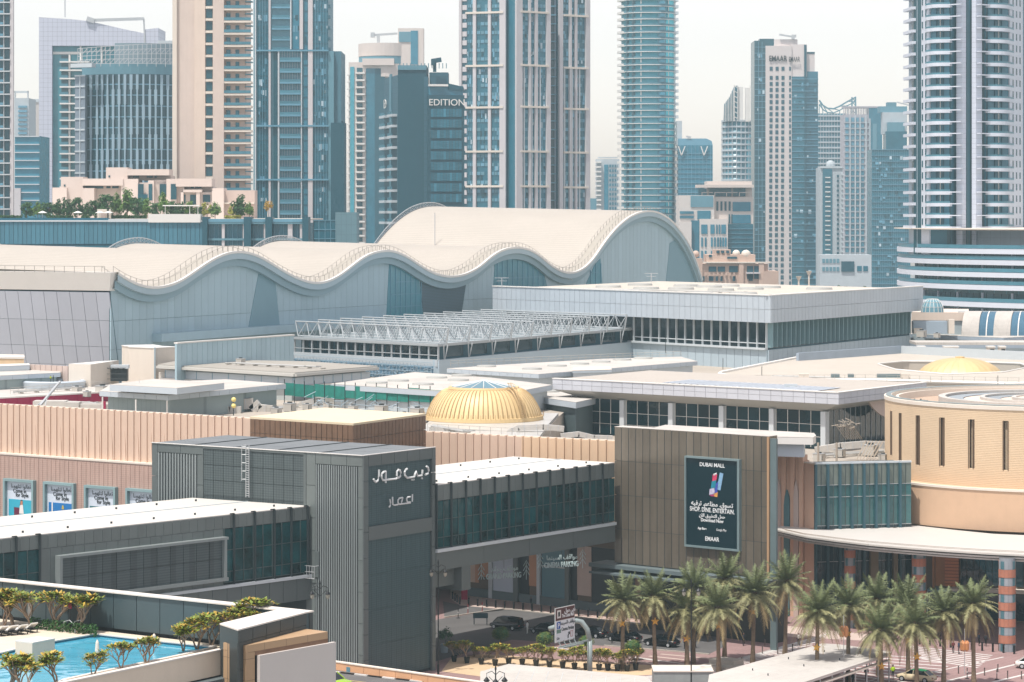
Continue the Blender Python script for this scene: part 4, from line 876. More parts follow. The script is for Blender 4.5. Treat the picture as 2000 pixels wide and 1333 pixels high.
    for xa, xb in ((-2, 30), (32, 62), (88, 128), (152, 186), (212, 262)):
        b = MB(); st = [xa + (xb - xa)*i/26 for i in range(27)]; lo = []; hi = []
        for i, s_ in enumerate(st):
            e_ = max(0, math.sin(math.pi*i/26))**.5; z = zc(s_) + 1.3; lo.append(f.pt(s_, z + .2*e_, -DEEP + 1.6)); hi.append(f.pt(s_, z + .2 + 1.1*e_, -DEEP + 1.6))
        for i in range(26): b.tube([lo[i], lo[i+1]], .09, 4); b.tube([hi[i], hi[i+1]], .11, 4); b.tube([lo[i], hi[i+1]], .06, 4); b.tube([hi[i], lo[i+1]], .06, 4); b.tube([lo[i], hi[i]], .06, 4)
        t.part('lattice_hoop', b, STEEL)
    b = MB(); b.tube([f.pt(f.s(1130), zc(f.s(1130)), -25), f.pt(f.s(1130), zc(f.s(1130)) + 13, -25)], .12, 5); o = t.part('mast', b, STEEL); o.location = (-15.2, 18, 1.0)
    # back wall closing the hall
    b = MB(); q = [f.pt(S0, 20, -DEEP + 1.6), f.pt(S1, 20, -DEEP + 1.6), f.pt(S1, 44, -DEEP + 1.6), f.pt(S0, 44, -DEEP + 1.6)]; b.add(q, [(3,2,1,0)]); t.part('rear_wall', b, GREYP)
    t.done()
wave()
def long_block():
    z1 = 39.4; L, C, Rr = gp(962, 560, z1), gp(1505, 578, z1), gp(1803, 560, z1); L = Vector((L.x, L.y)); C = Vector((C.x, C.y)); Rr = Vector((Rr.x, Rr.y)); Bk = L + Rr - C
    t = T('long_roof_building', 'wide grey panelled building with a flat disc dotted roof and a dark window band', 'building', (C.x, C.y, 24))
    n = (Bk - C).normalized(); P2 = [C, Rr, Bk, L]
    cen = (C + Bk)/2; ins = [p + (cen - p).normalized()*3.2 for p in P2]
    b = MB(); b.prism([(p.x, p.y) for p in ins], 20, 33.8); t.part('core', b, SLATE)
    b = MB(); b.prism([(p.x + (cen-p).normalized().x*.6, p.y + (cen-p).normalized().y*.6) for p in P2], 33.8, z1 - .5); t.part('roof_deck', b, mat('long_roof_top', '#b8b0a4', .85, .08, .2))
    FP = mat('fascia_panel', '#afb8bf', .45, .03, rand=.035)
    for A, B_, pitch, lab in ((L, C, 1.75, 0), (C, Rr, 1.75, 1)):
        f = t.face(A, B_); k = int(f.W / pitch); w = f.W / k
        for i in range(k):
            for za, zb_ in ((33.8, 36.5), (36.56, 39.4)): f.box('panel', FP, i*w + .04, (i+1)*w - .04, za, zb_, 0, .5)
        f.box('coping', WHITE, 0, f.W, z1, z1 + .2, .15, 1.4)
        cA = ins[3] if lab == 0 else ins[0]; cB = ins[0] if lab == 0 else ins[1]
        g = t.face(cA, cB)
        if lab == 0:
            g.box('window_band', glass('band_glass', '#0c2a31', .1, .4), 0, g.W, 28.4, 33.8, .05, .6); i0 = g.s(1240); k = 15; w = (g.W - i0)/k
            for i in range(k+1): g.box('mullion', LGREY, i0 + i*w - .09, i0 + i*w + .09, 28.4, 33.8, .5, .5)
            g.box('sill', LGREY, 0, g.W, 28.1, 28.5, .8, .9); g.box('transom', LGREY, i0, g.W, 29.3, 29.5, .3, .3)
            g.box('louvre', BLUEGREY, g.W*.52, g.W*.62, 24.5, 27, .2, .3)
        else:
            g.box('window_band', glass('band_glass', ''), 0, g.W - 1, 28.4, 33.8, .05, .6); k = 34; w = g.W/k
            for i in range(k): g.box('fin', mat('fin_teal', '#6e8c92', .5), i*w, i*w + .28, 28.6, 33.8, 1.2, 1.2)
            for i in range(k):
                g.box('curtain', mat('fin_teal', ''), i*w + .8, i*w + 1.3, 29, 33.4, .15, .1)
        kk = int(g.W/2.4)
        for i in range(kk): g.box('base_panel', mat('base_panel', '#a5b4bc', .5, .03, rand=.04), i*g.W/kk + .05, (i+1)*g.W/kk - .05, 20, 28.1, .25, .4)
    b = MB(); b.box(0, 1, 0, 1, 0, 1)
    # discs
    dm = MB(); dm.lathe([(0, .55), (2.9, .5), (3.1, 0)][::-1], (0, 0), 24); me = dm.mesh('roof_disc', mat('disc_grey', '#a4a49f', .6, .1))
    dl = [gp(x, y, z1 - .5) for x, y in ((1188,562),(1222,571),(1262,565),(1290,574),(1330,566),(1366,575),(1408,568),(1452,576),(1466,566),(1340,560),(1420,560),(1500,563),(1385,562),(1600,566),(1250,558))]
    t.rep('roof_disc', me, [(p.x, p.y, p.z) for p in dl])
    f = t.face(L, C)
    b = MB()
    for i in range(7): a = gp(1062 + i*6, 548, z1); b.beam((a.x, a.y, z1), (a.x + 1.2, a.y, z1 + 1.5), .12); b.beam((a.x + 1.2, a.y, z1 + 1.5), (a.x + 2.6, a.y, z1), .12)
    t.part('maintenance_cradle', b, STEEL)
    for x, y in ((980, 556), (1272, 546)):
        b = MB(); a = gp(x, y + 6, z1); b.tube([a, a + Vector((0, 0, 2.2))], .1, 5); b.beam(a + Vector((-1.6, 0, 2.2)), a + Vector((1.6, 0, 2.2)), .12); b.beam(a + Vector((-1.2, 0, 1.5)), a + Vector((1.2, 0, 1.5)), .1); t.part('aerial', b, STEEL)
    t.done()
long_block()
def truss_block():
    z = 31.3; K, KL, KR = gp(855, 672, z), gp(575, 658, z), gp(1240, 640, z); K2 = lambda p: Vector((p.x, p.y)); K, KL, KR = K2(K), K2(KL), K2(KR)
    t = T('truss_roofed_hall', 'glazed hall under rows of open white steel trusses', 'building', (K.x, K.y, 24)); BK = KL + (KR - K)
    cen = (K + BK)/2; ins = [p + (cen-p).normalized()*1.6 for p in (K, KR, BK, KL)]
    b = MB(); b.prism([(p.x, p.y) for p in ins], 20, z - .6); t.part('core', b, SLATE)
    b = MB(); b.prism([(p.x, p.y) for p in (K, KR, BK, KL)], z - .6, z - .15); t.part('roof_slab', b, mat('truss_slab', '#8e999c', .6, .1))
    WS = mat('white_steel', '#a3a8aa', .4, .03)
    left, right = (KL - K), (KR - K)
    f = t.face(KL, K); g = t.face(K, KR)
    k = 16; gi = t.face(ins[3], ins[0]); gr = t.face(ins[0], ins[1])
    for i in range(k): w = gi.W/k; gi.box('window', glass('band_glass', ''), i*w + .25, (i+1)*w - .25, 28.6, 30.6, .1, .3)
    for i in range(k+1): f.box('post', WS, i*f.W/k - .14, i*f.W/k + .14, 28.0, z, 0, .3)
    f.box('rail', WS, 0, f.W, 29.0, 29.15, .05, .15); f.box('eave', WS, -.3, f.W + .3, z - .5, z, .25, .6); g.box('eave', WS, 0, g.W, z - .5, z, .25, .6)
    for i in range(9):
        s = g.W*(i + .15)/9; b = MB(); b.tube([g.pt(s, z - .3, .5), g.pt(s + .7, 27.8, .2)], .16, 6, .08); b.tube([g.pt(s + 1.6, z - .3, .5), g.pt(s + .8, 27.8, .2)], .16, 6, .08); t.part('column', b, WS)
        gr.box('window', glass('band_glass', ''), s + 1.2, min(s + 8.0, gr.W - .3), 28.6, 30.6, .1, .3)
    f.box('base_wall', LGREY, 0, f.W, 26.9, 28.2, .2, 1.2); g.box('base_wall', mat('base_panel', ''), 0, g.W, 20, 28.2, .3, 1.4)
    nT = 10
    for i in range(nT):
        o = right*(i + .25)/nT; A = KL + o; B_ = K + o; d = (B_ - A); Lh = d.length; d = d.normalized(); cross = right.normalized()*1.1
        b = MB(); nb = 13; ts = 3.0; ext = 1.5
        top = []; lo1 = []; lo2 = []
        for j in range(nb+1):
            p = A - d*ext + d*(Lh + 2*ext)*j/nb; sag = 0
            top.append(Vector((p.x, p.y, z + ts))); 
            if j < nb:
                q = A - d*ext + d*(Lh + 2*ext)*(j + .5)/nb; lo1.append(Vector((q.x - cross.x, q.y - cross.y, z + .15))); lo2.append(Vector((q.x + cross.x, q.y + cross.y, z + .15)))
        b.tube([top[0], top[-1]], .16, 6); b.tube([lo1[0], lo1[-1]], .11, 5); b.tube([lo2[0], lo2[-1]], .11, 5)
        for j in range(nb):
            for lo in (lo1, lo2): b.tube([top[j], lo[j]], .085, 4); b.tube([lo[j], top[j+1]], .085, 4)
            b.tube([lo1[j], lo2[j]], .07, 4)
        e = K + o + d*.8; b.tube([(e.x, e.y, z - .3), top[-1]], .17, 5)
        t.part('roof_truss', b, WS)
    t.done()
    # scaffold band below
    t = T('scaffold_fence', 'long blue grey scaffold and fence strip under the truss roofed hall', 'scaffold', (K.x - 15, K.y - 2, 24))
    f = Face(t, (KL.x, KL.y - 1), (K.x + .0, K.y - 1)); rn = random.Random(4)
    f.box('netting', mat('scaffold_net', '#5d7f95', .8, .5, 1.2), 1, f.W, 24.4, 27.1, 1.2, .1)
    b = MB()
    for i in range(44):
        s = f.W*i/43; b.tube([f.pt(s, 24, 1.6), f.pt(s, 27.5, 1.6)], .05, 4)
        if i < 43: b.tube([f.pt(s, 24 + rn.random()*2, 1.6), f.pt(s + f.W/43, 25 + rn.random()*2, 1.6)], .05, 4)
    for zz in (25, 26, 27, 27.8): b.tube([f.pt(0, zz, 1.7), f.pt(f.W, zz, 1.7)], .05, 4)
    for i in range(200): s = rn.uniform(0, f.W); zz = rn.uniform(24.3, 26.8); b.box(*(lambda p: (p.x, p.x + rn.uniform(.2, .6), p.y, p.y + .3, zz, zz + rn.uniform(.1, .3)))(f.pt(s, 0, 1.5)))
    t.part('scaffold_tubes', b, mat('scaffold_steel', '#8da0ab', .5, .2), kind='stuff')
    t.done()
truss_block()
def rblock(name, label, pts, z, zb, wall=LGREY, roof=ROOFW, fh=.8, inset=1.2, cat='roof pavilion', fascia=None, group=None, wallname='wall', panel=None):
    P = [gp(x, y, z) for x, y in pts]; c = sum(P, Vector((0,0,0)))/len(P); t = T(name, label, cat, (c.x, c.y, zb), group)
    b = MB(); b.prism([(p.x, p.y) for p in P], z - .06, z + .0); t.part('roof', b, roof)
    b = MB(); b.prism([(p.x + (c-p).normalized().x*.02, p.y + (c-p).normalized().y*.02) for p in P], z - fh, z - .06); t.part('fascia', b, fascia or WHITE)
    if panel:
        n = len(P)
        for i in range(n):
            A, B_ = P[i], P[(i+1) % n]
            for X, Y in ((A, B_), (B_, A)):
                f = t.face(X, Y)
                if f.n.y < 0 and (c.xy - f.A).dot(f.n) < 0:
                    k = max(1, int(f.W/panel)); w = f.W/k
                    for j in range(k): f.box('fascia_panel', fascia or WHITE, j*w + .03, (j+1)*w - .03, z - fh + .04, z - .1, .06, .1)
    if zb < z - fh:
        Q = [p + (c-p).normalized()*inset for p in P]; b = MB(); b.prism([(p.x, p.y) for p in Q], zb, z - fh); t.part(wallname, b, wall)
    return t
GP2 = mat('pavilion_panel', '#b3bcc3', .45, .03, rand=.04)
SIDEB = mat('pavilion_wall', '#8b9898', .55, .06, grid=(DEG, 1.1, 0, .08, .25))
def mid_left():
    t = rblock('roof_plant_house', 'low sandy roof building at the far left edge below the leaning grey wall', [(-30,697),(48,698),(47,693),(-30,692)], 30, 20, mat('sand_wall', '#c9ae8c', .8, .2, 1), CREAM, .3, .2); t.done()
    # short row of pink slats
    t = T('slat_parapet', 'short pink slatted parapet between the leaning grey wall and the white roofs', 'parapet', gp(95, 735, 24.5)); f = Face(t, gp(58, 712, 29).xy, gp(133, 716, 29).xy)
    for i in range(7): f.box('slat', PINKB, i*f.W/7, (i+1)*f.W/7 - .12, 20, 29 + .0, 0, .4)
    t.done()
    t = rblock('roof_hall', 'low grey parapet strip at the left edge above the white sheet roof', [(-20,716),(58,713),(57,710),(-20,712)], 29, 20, LGREY, WHITE, .8, .1, fascia=GP2); t.done()
    t = rblock('roof_pavilion', 'white sheet roof with grey wall at the left edge, beside the workers', [(-40,736),(118,728),(119,724),(58,721),(-40,727)], 28, 20, SIDEB, ROOFW, .8, .8, fascia=GP2, panel=3); t.done()
    # skylight roof + magenta hoarding
    t = rblock('ring_skylight_roof', 'flat white roof with a low round ring above the magenta hoarding', [(-60,782),(218,764),(216,750),(20,745),(-60,752)], 25.5, 20, ROOFW, ROOFW, .3, .4)
    c = gp(103, 757, 25.5); b = MB(); b.lathe([(5.6, 25.5), (5.8, 26.6), (5.5, 26.8), (5.0, 26.8), (4.9, 26.2), (0, 26.2)], (c.x, c.y), 40); t.part('ring', b, GP2); t.done()
    t = T('magenta_hoarding', 'magenta painted hoarding wall below the ring skylight roof', 'hoarding', gp(110, 800, 24)); f = Face(t, gp(-40, 779, 25.6).xy, gp(217, 765, 25.6).xy)
    k = 11
    for i in range(k): f.box('hoarding_panel', mat('magenta', '#9c1146', .6, .06, rand=.05), i*f.W/k, (i+1)*f.W/k - .05, 20, 25.45, .5, .3)
    f.box('coping', WHITE, 0, f.W, 25.45, 25.7, .6, .6); t.done()
    # lying metal jib
    t = T('roof_jib', 'slanting grey steel jib lying over the magenta hoarding', 'jib', gp(95, 790, 24)); b = MB(); A, B_ = dp(78, 793, 425), dp(117, 746, 436)
    b.beam(A, B_, .32); b.beam(A + Vector((.8,0,0)), A.lerp(B_, .35), .12); b.beam(A + Vector((-.5,0,0)), A.lerp(B_, .3), .12); t.part('boom', b, STEEL); t.done()
    t = T('duct_box', 'pale insulated duct box before the magenta hoarding', 'duct', gp(110, 795, 24)); P = gp(110, 800, 24); f = front(t, P.y); f.pb('duct', mat('duct_foil', '#b9b5ae', .5, .15, 1), 64, 128, 784, 800, 0, 3); f.pb('duct', mat('duct_foil', ''), 128, 155, 786, 800, .6, 3); f.pb('duct', mat('duct_foil', ''), 155, 212, 790, 800, 0, 2); f.pb('magenta_post', mat('magenta', ''), 202, 208, 784, 802, 1, .5); t.done()
    for i, (x, y, sh) in enumerate(((99, 747, '#b9c930'), (104, 747, '#3d4a38'))):
        person('roof worker in a ' + ('yellow vest' if i == 0 else 'dark vest') + ' kneeling over the white roof', dp(x, y, 470), 1.15, 0.4 + i, sh, '#2b2d31', 'stand', .9)
    # beige boxes
    t = rblock('plant_room', 'squat beige plant room with a flat roof left of the tall beige box', [(134,711),(177,712),(232,704),(195,706)], 29.5, 20, CREAM, WHITE, .15, .0, 'plant room', fascia=CREAM); t.done()
    t = T('plant_room', 'tall beige plant box with a smaller right wing on the roof', 'plant room', gp(290, 745, 24)); 
    for A, B_, z, d, m in (((238,676),(256,679),31.5,6,CREAM), ((252,679),(303,681),31.5,5.5,CREAM), ((302,681),(345,679),31.5,5,CREAM)):
        a, c = gp(*A, z), gp(*B_, z); f = Face(t, a.xy, c.xy); f.box('box_wall', m, 0, f.W, 20, z, 0, d); f.box('coping', WHITE, 0, f.W, z, z + .15, .1, d + .2)
    a = gp(303, 681, 31.5); b = MB(); b.box(a.x - .15, a.x + .15, a.y - .5, a.y - .2, 24, 31.7); t.part('drain_pipe', b, GREYP)
    f = front(t, 500); f.pb('dark_niche', DARKM, 215, 248, 720, 745, 0, 2); f.pb('gutter', LGREY, 217, 252, 713, 720, .8, 1.6); f.pb('low_wall', mat('wall_white', '#cfc9c0', .7), 310, 435, 728, 742, 0, 1)
    b = MB()
    for i in range(5): p = dp(196 + i*10, 745, 498); b.tube([p, p + Vector((0,0,2.4))], .05, 4); b.tube([p + Vector((0,0,2.4)), p + Vector((1,0,2.2))], .05, 4)
    for zz in (0.4, 1.3, 2.4): p = dp(196, 745, 498); b.tube([p + Vector((0,0,zz)), p + Vector((4.6,0,zz))], .04, 4)
    t.part('scaffold', b, DARKM); t.done()
    # wall left of the trusses
    t = T('screen_wall', 'long blue grey panelled wall running to the truss roofed hall', 'wall', gp(450, 705, 27)); A, B_ = gp(345, 672, 33), gp(574, 656, 33); f = Face(t, A.xy, B_.xy); k = 24
    for i in range(k): f.box('panel', mat('hall_panel', ''), i*f.W/k + .04, (i+1)*f.W/k - .04, 20, 33, 0, .4)
    f.box('coping', WHITE, 0, f.W, 33, 33.25, .2, .8); t.done()
    t = rblock('roof_pavilion', 'small white disc roof left of the scaffold strip', [(460,699),(540,704),(575,694),(500,688)], 28.6, 20, LGREY, ROOFW, .8, .5, fascia=GP2)
    c = gp(518, 694, 28.6); b = MB(); b.lathe([(2.2, 28.6), (2.1, 28.95), (0, 29)], (c.x, c.y), 24); t.part('roof_disc', b, WHITE); t.done()
    # big grey roof
    t = rblock('grey_roof_hall', 'broad grey felt roof with a deep rounded eave in the centre left', [(308,712),(576,728),(737,715),(600,706),(440,703),(350,704)], 29, 20, mat('hall_low_wall', '#a2a8a6', .6, .05), ROOFG, .5, 2.2, 'roof', fascia=mat('eave_roll', '#b9b7b0', .5, .04)); 
    P = [gp(308,712,29), gp(576,728,29), gp(737,715,29)]
    for A, B_ in ((P[0], P[1]), (P[1], P[2])):
        f = t.face(A, B_); f.box('eave_roll', mat('eave_roll', ''), 0, f.W, 28.3, 28.75, .35, .6); f.box('lower_band', GP2, 1, f.W - 1, 26.6, 28.0, -.9, .5); k = 8
        for i in range(k): f.box('band_seam', SPAND, 1 + i*(f.W-2)/k, 1.1 + i*(f.W-2)/k, 26.6, 28.0, -.85, .5)
        f.box('gutter', WHITE, 0, f.W, 26.3, 26.55, -.6, .5)
    t.done()
    # white pavilion pair
    t = rblock('roof_pavilion', 'white two tier flat roofed pavilion behind the pink slat wall', [(195,764),(329,772),(558,750),(440,741),(215,752)], 28.0, 20, SIDEB, ROOFW, .85, 1.6, fascia=GP2, panel=2.6)
    P = [gp(*q, 29.3) for q in ((214,752),(346,759),(438,749),(300,741))]; b = MB(); b.prism([(p.x, p.y) for p in P], 28.35, 29.3); t.part('upper_tier', b, GP2); b = MB(); b.prism([(p.x, p.y) for p in P], 29.3, 29.36); t.part('upper_roof', b, ROOFW)
    for x, y in ((200,766),(265,771),(326,773)): p = gp(x, y, 28); b = MB(); b.tube([(p.x, p.y + .2, 20), (p.x, p.y + .2, 27.2)], .13, 6); t.part('post', b, WHITE)
    b = MB(); p = gp(272, 765, 28); b.tube([(p.x, p.y, 28), (p.x, p.y, 29.9)], .04, 4); t.part('mast', b, STEEL); t.done()
    # ducts and air units
    DF = mat('duct_foil', '')
    def duct(label, pts, w, D):
        t = T('air_duct', label, 'duct', dp(pts[0][0], pts[0][1], D), 'insulated ducts on the mall roof'); b = MB()
        Q = [dp(x, y, D) for x, y in pts]
        for i in range(len(Q)-1): b.beam(Q[i], Q[i+1] + (Q[i+1]-Q[i])*.04, w, w)
        t.part('duct', b, DF); b = MB()
        for i in range(len(Q)-1):
            n = max(1, int((Q[i+1]-Q[i]).length/1.2))
            for k in range(n): p = Q[i].lerp(Q[i+1], (k+.5)/n); dd = (Q[i+1]-Q[i]).normalized()*.05; b.beam(p - dd, p + dd, w + .06, w + .06)
        t.part('flange', b, STEEL); t.done()
    duct('hook shaped silver duct nearest the pavilion corner post', [(352,806),(372,800),(379,786),(394,786)], 1.3, 445)
    duct('silver duct with a raised hood left of the round yellow lamps', [(412,784),(424,797),(448,803),(470,803)], 1.5, 446)
    duct('silver duct with a bump right of the round yellow lamps', [(468,790),(494,788),(505,800),(530,803)], 1.7, 450)
    duct('long sloping silver duct leading to the bronze box', [(584,796),(620,786),(690,781),(730,790)], 1.6, 462)
    duct('rounded silver duct elbow beside the gold dome', [(705,786),(730,784),(760,800),(790,799)], 1.8, 455)
    duct('short silver duct at the foot of the pavilion wall', [(510,776),(560,772),(620,771)], 2.0, 480)
    duct('thin silver duct run in front of the gold dome base', [(838,838),(900,842),(990,846),(1010,842)], .5, 404)
    duct('fat silver duct with an elbow right of the gold dome', [(992,846),(1012,836),(1060,834),(1100,838)], .8, 402)
    duct('crumpled silver duct before the glazed pavilion', [(1095,852),(1130,848),(1160,855),(1195,856)], .7, 398)
    duct('pale duct bend at the pavilion foot near the drum', [(1592,880),(1640,872),(1690,868),(1735,870)], 1.0, 418)
    t = T('roof_lamp', 'roof pole with two round yellow lamps behind the pink slat wall', 'lamp', dp(456, 812, 430)); b = MB(); b.tube([dp(456, 812, 430), dp(456, 776, 430)], .08, 6); t.part('pole', b, DARKM)
    for y in (781, 793): b = MB(); b.ball(dp(456.5, y, 429.9), .38, 12, 8); t.part('lamp_globe', b, mat('lamp_yellow', '#d9c67a', .4), smooth=True)
    t.done()
    # green net
    t = T('green_safety_net', 'green safety net fence with dark posts across the construction roof', 'net', gp(700, 775, 25)); A, B_ = dp(556, 764, 466), dp(862, 790, 440); f = Face(t, A.xy, B_.xy); k = 15
    GN = mat('green_net', '#1d7468', .8, .35, 1.0)
    for i in range(k):
        zt = CAMZ - (748 + 12*i/k + (i % 3)*1.2 - H)*f.pt(f.W*i/k, 0).y/F
        f.box('net_panel', GN, i*f.W/k + .04, (i+1)*f.W/k - .04, zt - 2.1, zt, (i % 2)*.08, .05); f.box('post', DARKM, i*f.W/k - .05, i*f.W/k + .05, zt - 4, zt + .6, .1, .1)
    b = MB(); rn = random.Random(9)
    for i in range(60):
        s = rn.uniform(f.W*.2, f.W); zz = 24.2 + rn.uniform(0, 1.6); p = f.pt(s, zz, rn.uniform(.5, 4)); q = p + Vector((rn.uniform(-2, 2), rn.uniform(-.5, .5), rn.uniform(-.5, 1.2))); b.tube([p, q], .05, 4)
    t.part('scaffold_tubes', b, mat('scaffold_steel', ''), kind='stuff')
    b = MB(); b.box(f.pt(0,0,0).x, f.pt(f.W,0,0).x, f.pt(f.W,0,0).y, f.pt(0,0,0).y, 20, 24.1); t.part('net_base', b, CONC); t.done()
    # disc roofs
    disc = MB(); disc.lathe([(0, .32), (1.75, .3), (1.85, 0)][::-1], (0, 0), 24); dme = disc.mesh('roof_disc', mat('disc_grey', ''))
    t = rblock('disc_roof', 'large white roof dotted with low discs behind the gold dome', [(645,750),(860,764),(985,770),(1078,752),(960,738),(810,727)], 28, 20, LGREY, ROOFW, .9, .8, 'roof', fascia=GP2)
    t.rep('roof_disc', dme, [gp(x, y, 28) for x, y in ((736,749),(778,745),(826,752),(853,739),(902,735),(895,744))]); t.done()
    t = rblock('disc_roof', 'long white disc dotted roof stretching to the right below the window band building', [(873,720),(1052,731),(1362,706),(1330,697),(1180,701),(960,714)], 28, 20, LGREY, ROOFW, .8, 1.0, 'roof', fascia=GP2, panel=2)
    t.rep('roof_disc', dme, [gp(x, y, 28) for x, y in ((950,717),(1039,722),(1088,716),(1132,712),(1174,708),(1215,704),(1256,701))]); t.done()
    t = rblock('disc_roof', 'small white disc roof tucked under the left end of the glazed pavilion', [(1030,772),(1125,786),(1200,770),(1120,760)], 26, 20, mat('dark_opening', '#4c5a5c', .7), ROOFW, 1.0, 1.0, 'roof', fascia=GP2)
    t.rep('roof_disc', dme, [gp(1072, 766, 26)]); t.done()
    t = rblock('roof_pavilion', 'low pale box between the disc roof and the glazed pavilion', [(1118,724),(1195,722),(1192,716),(1120,718)], 28.6, 26, LGREY, CREAM, .5, .3, fascia=GP2); t.done()
def dome():
    c = gp(945, 812, 25); R_ = 8.95; t = T('gold_dome', 'gold ribbed dome with a flat glass crown, in the middle of the roofs', 'dome', (c.x, c.y, 25))
    GOLD = mat('gold_sheet', '#d0b585', .5, .06, .3, .05, metal=.1); RIB = mat('gold_rib', '#b0956a', .5, .05, metal=.25)
    prof = lambda q: (R_ + (5.3 - R_)*q**1.25, 25 + 4.2*max(0, math.sin(q*math.pi/2))**.95)
    n = 72
    for k in range(n):      # one sheet per bay
        a0, a1 = 2*math.pi*k/n + .012, 2*math.pi*(k+1)/n - .012
        if math.sin(a0) > .45: continue
        b = MB(); b.lathe([prof(i/7) for i in range(8)], (c.x, c.y), 1, a0, a1); t.part('gold_sheet', b, GOLD, smooth=True)
    b = MB(); b.lathe([(prof(i/10)[0] - .05, prof(i/10)[1] - .03) for i in range(11)], (c.x, c.y), n); t.part('under_shell', b, RIB)
    for k in range(n):
        a = 2*math.pi*k/n
        if math.sin(a) > .45: continue
        b = MB(); b.tube([(c.x + prof(i/7)[0]*math.cos(a), c.y + prof(i/7)[0]*math.sin(a), prof(i/7)[1] + .02) for i in range(8)], .05, 4); t.part('rib', b, RIB)
    b = MB(); b.lathe([(R_ + .1, 24.4), (R_ + .25, 24.5), (R_ + .2, 25.05), (R_ - .1, 25.1)], (c.x, c.y), 64); t.part('base_ring', b, GOLD)
    b = MB(); b.lathe([(5.2, 29.1), (5.5, 29.2), (5.4, 29.5), (5.0, 29.5)], (c.x, c.y), 48); t.part('crown_ring', b, GOLD)
    for k in range(16):
        a0, a1 = 2*math.pi*k/16 + .02, 2*math.pi*(k+1)/16 - .02; b = MB(); b.lathe([(5.0, 29.5), (.3, 30.45)], (c.x, c.y), 1, a0, a1); t.part('glass_pane', b, mat('crown_glass', '#5d7f8c', .3, .1))
        a = 2*math.pi*k/16; b = MB(); b.tube([(c.x + 5*math.cos(a), c.y + 5*math.sin(a), 29.52), (c.x, c.y, 30.5)], .06, 4); t.part('glazing_bar', b, WHITE)
    # access ladder
    b = MB()
    for da in (-.05, .05):
        a = -.27*math.pi + da; b.tube([(c.x + (prof(i/8)[0]+.35)*math.cos(a), c.y + (prof(i/8)[0]+.35)*math.sin(a), prof(i/8)[1] + .35) for i in range(9)], .07, 4); b.tube([(c.x + (prof(i/8)[0]+.6)*math.cos(a*1.02), c.y + (prof(i/8)[0]+.6)*math.sin(a*1.02), prof(i/8)[1] + 1.1) for i in range(9)], .05, 4)
    for i in range(25):
        q = i/24; r, z = prof(q); r += .35; b.tube([(c.x + r*math.cos(-.27*math.pi-.05), c.y + r*math.sin(-.27*math.pi-.05), z + .35), (c.x + r*math.cos(-.27*math.pi+.05), c.y + r*math.sin(-.27*math.pi+.05), z + .35)], .05, 4)
        if i % 2 == 0: b.tube([(c.x + r*math.cos(-.27*math.pi), c.y + r*math.sin(-.27*math.pi), z + .3), (c.x + (r+.25)*math.cos(-.275*math.pi), c.y + (r+.25)*math.sin(-.275*math.pi), z + 1.1)], .04, 4)
    t.part('ladder', b, RIB)
    b = MB()
    for k in range(40):
        a = math.pi + math.pi*k/39; b.tube([(c.x + (R_+.3)*math.cos(a), c.y + (R_+.3)*math.sin(a), 25), (c.x + (R_+.3)*math.cos(a), c.y + (R_+.3)*math.sin(a), 25.7)], .03, 4)
    t.part('base_posts', b, RIB, kind='stuff')
    t.done()
    t = T('dome_base_roof', 'shiny grey white roof slab under the gold dome', 'roof', (c.x, c.y, 24)); b = MB(); b.prism([(-13.5, 402), (0, 393), (3.8, 391.5), (5.6, 418), (7.4, 440), (-12, 440)], 24.004, 24.45); t.part('slab', b, mat('dome_roof', '#b4b2ad', .35, .25, .4, grid=(DEG, 1.4, -1.4, .06, .2))); t.done()
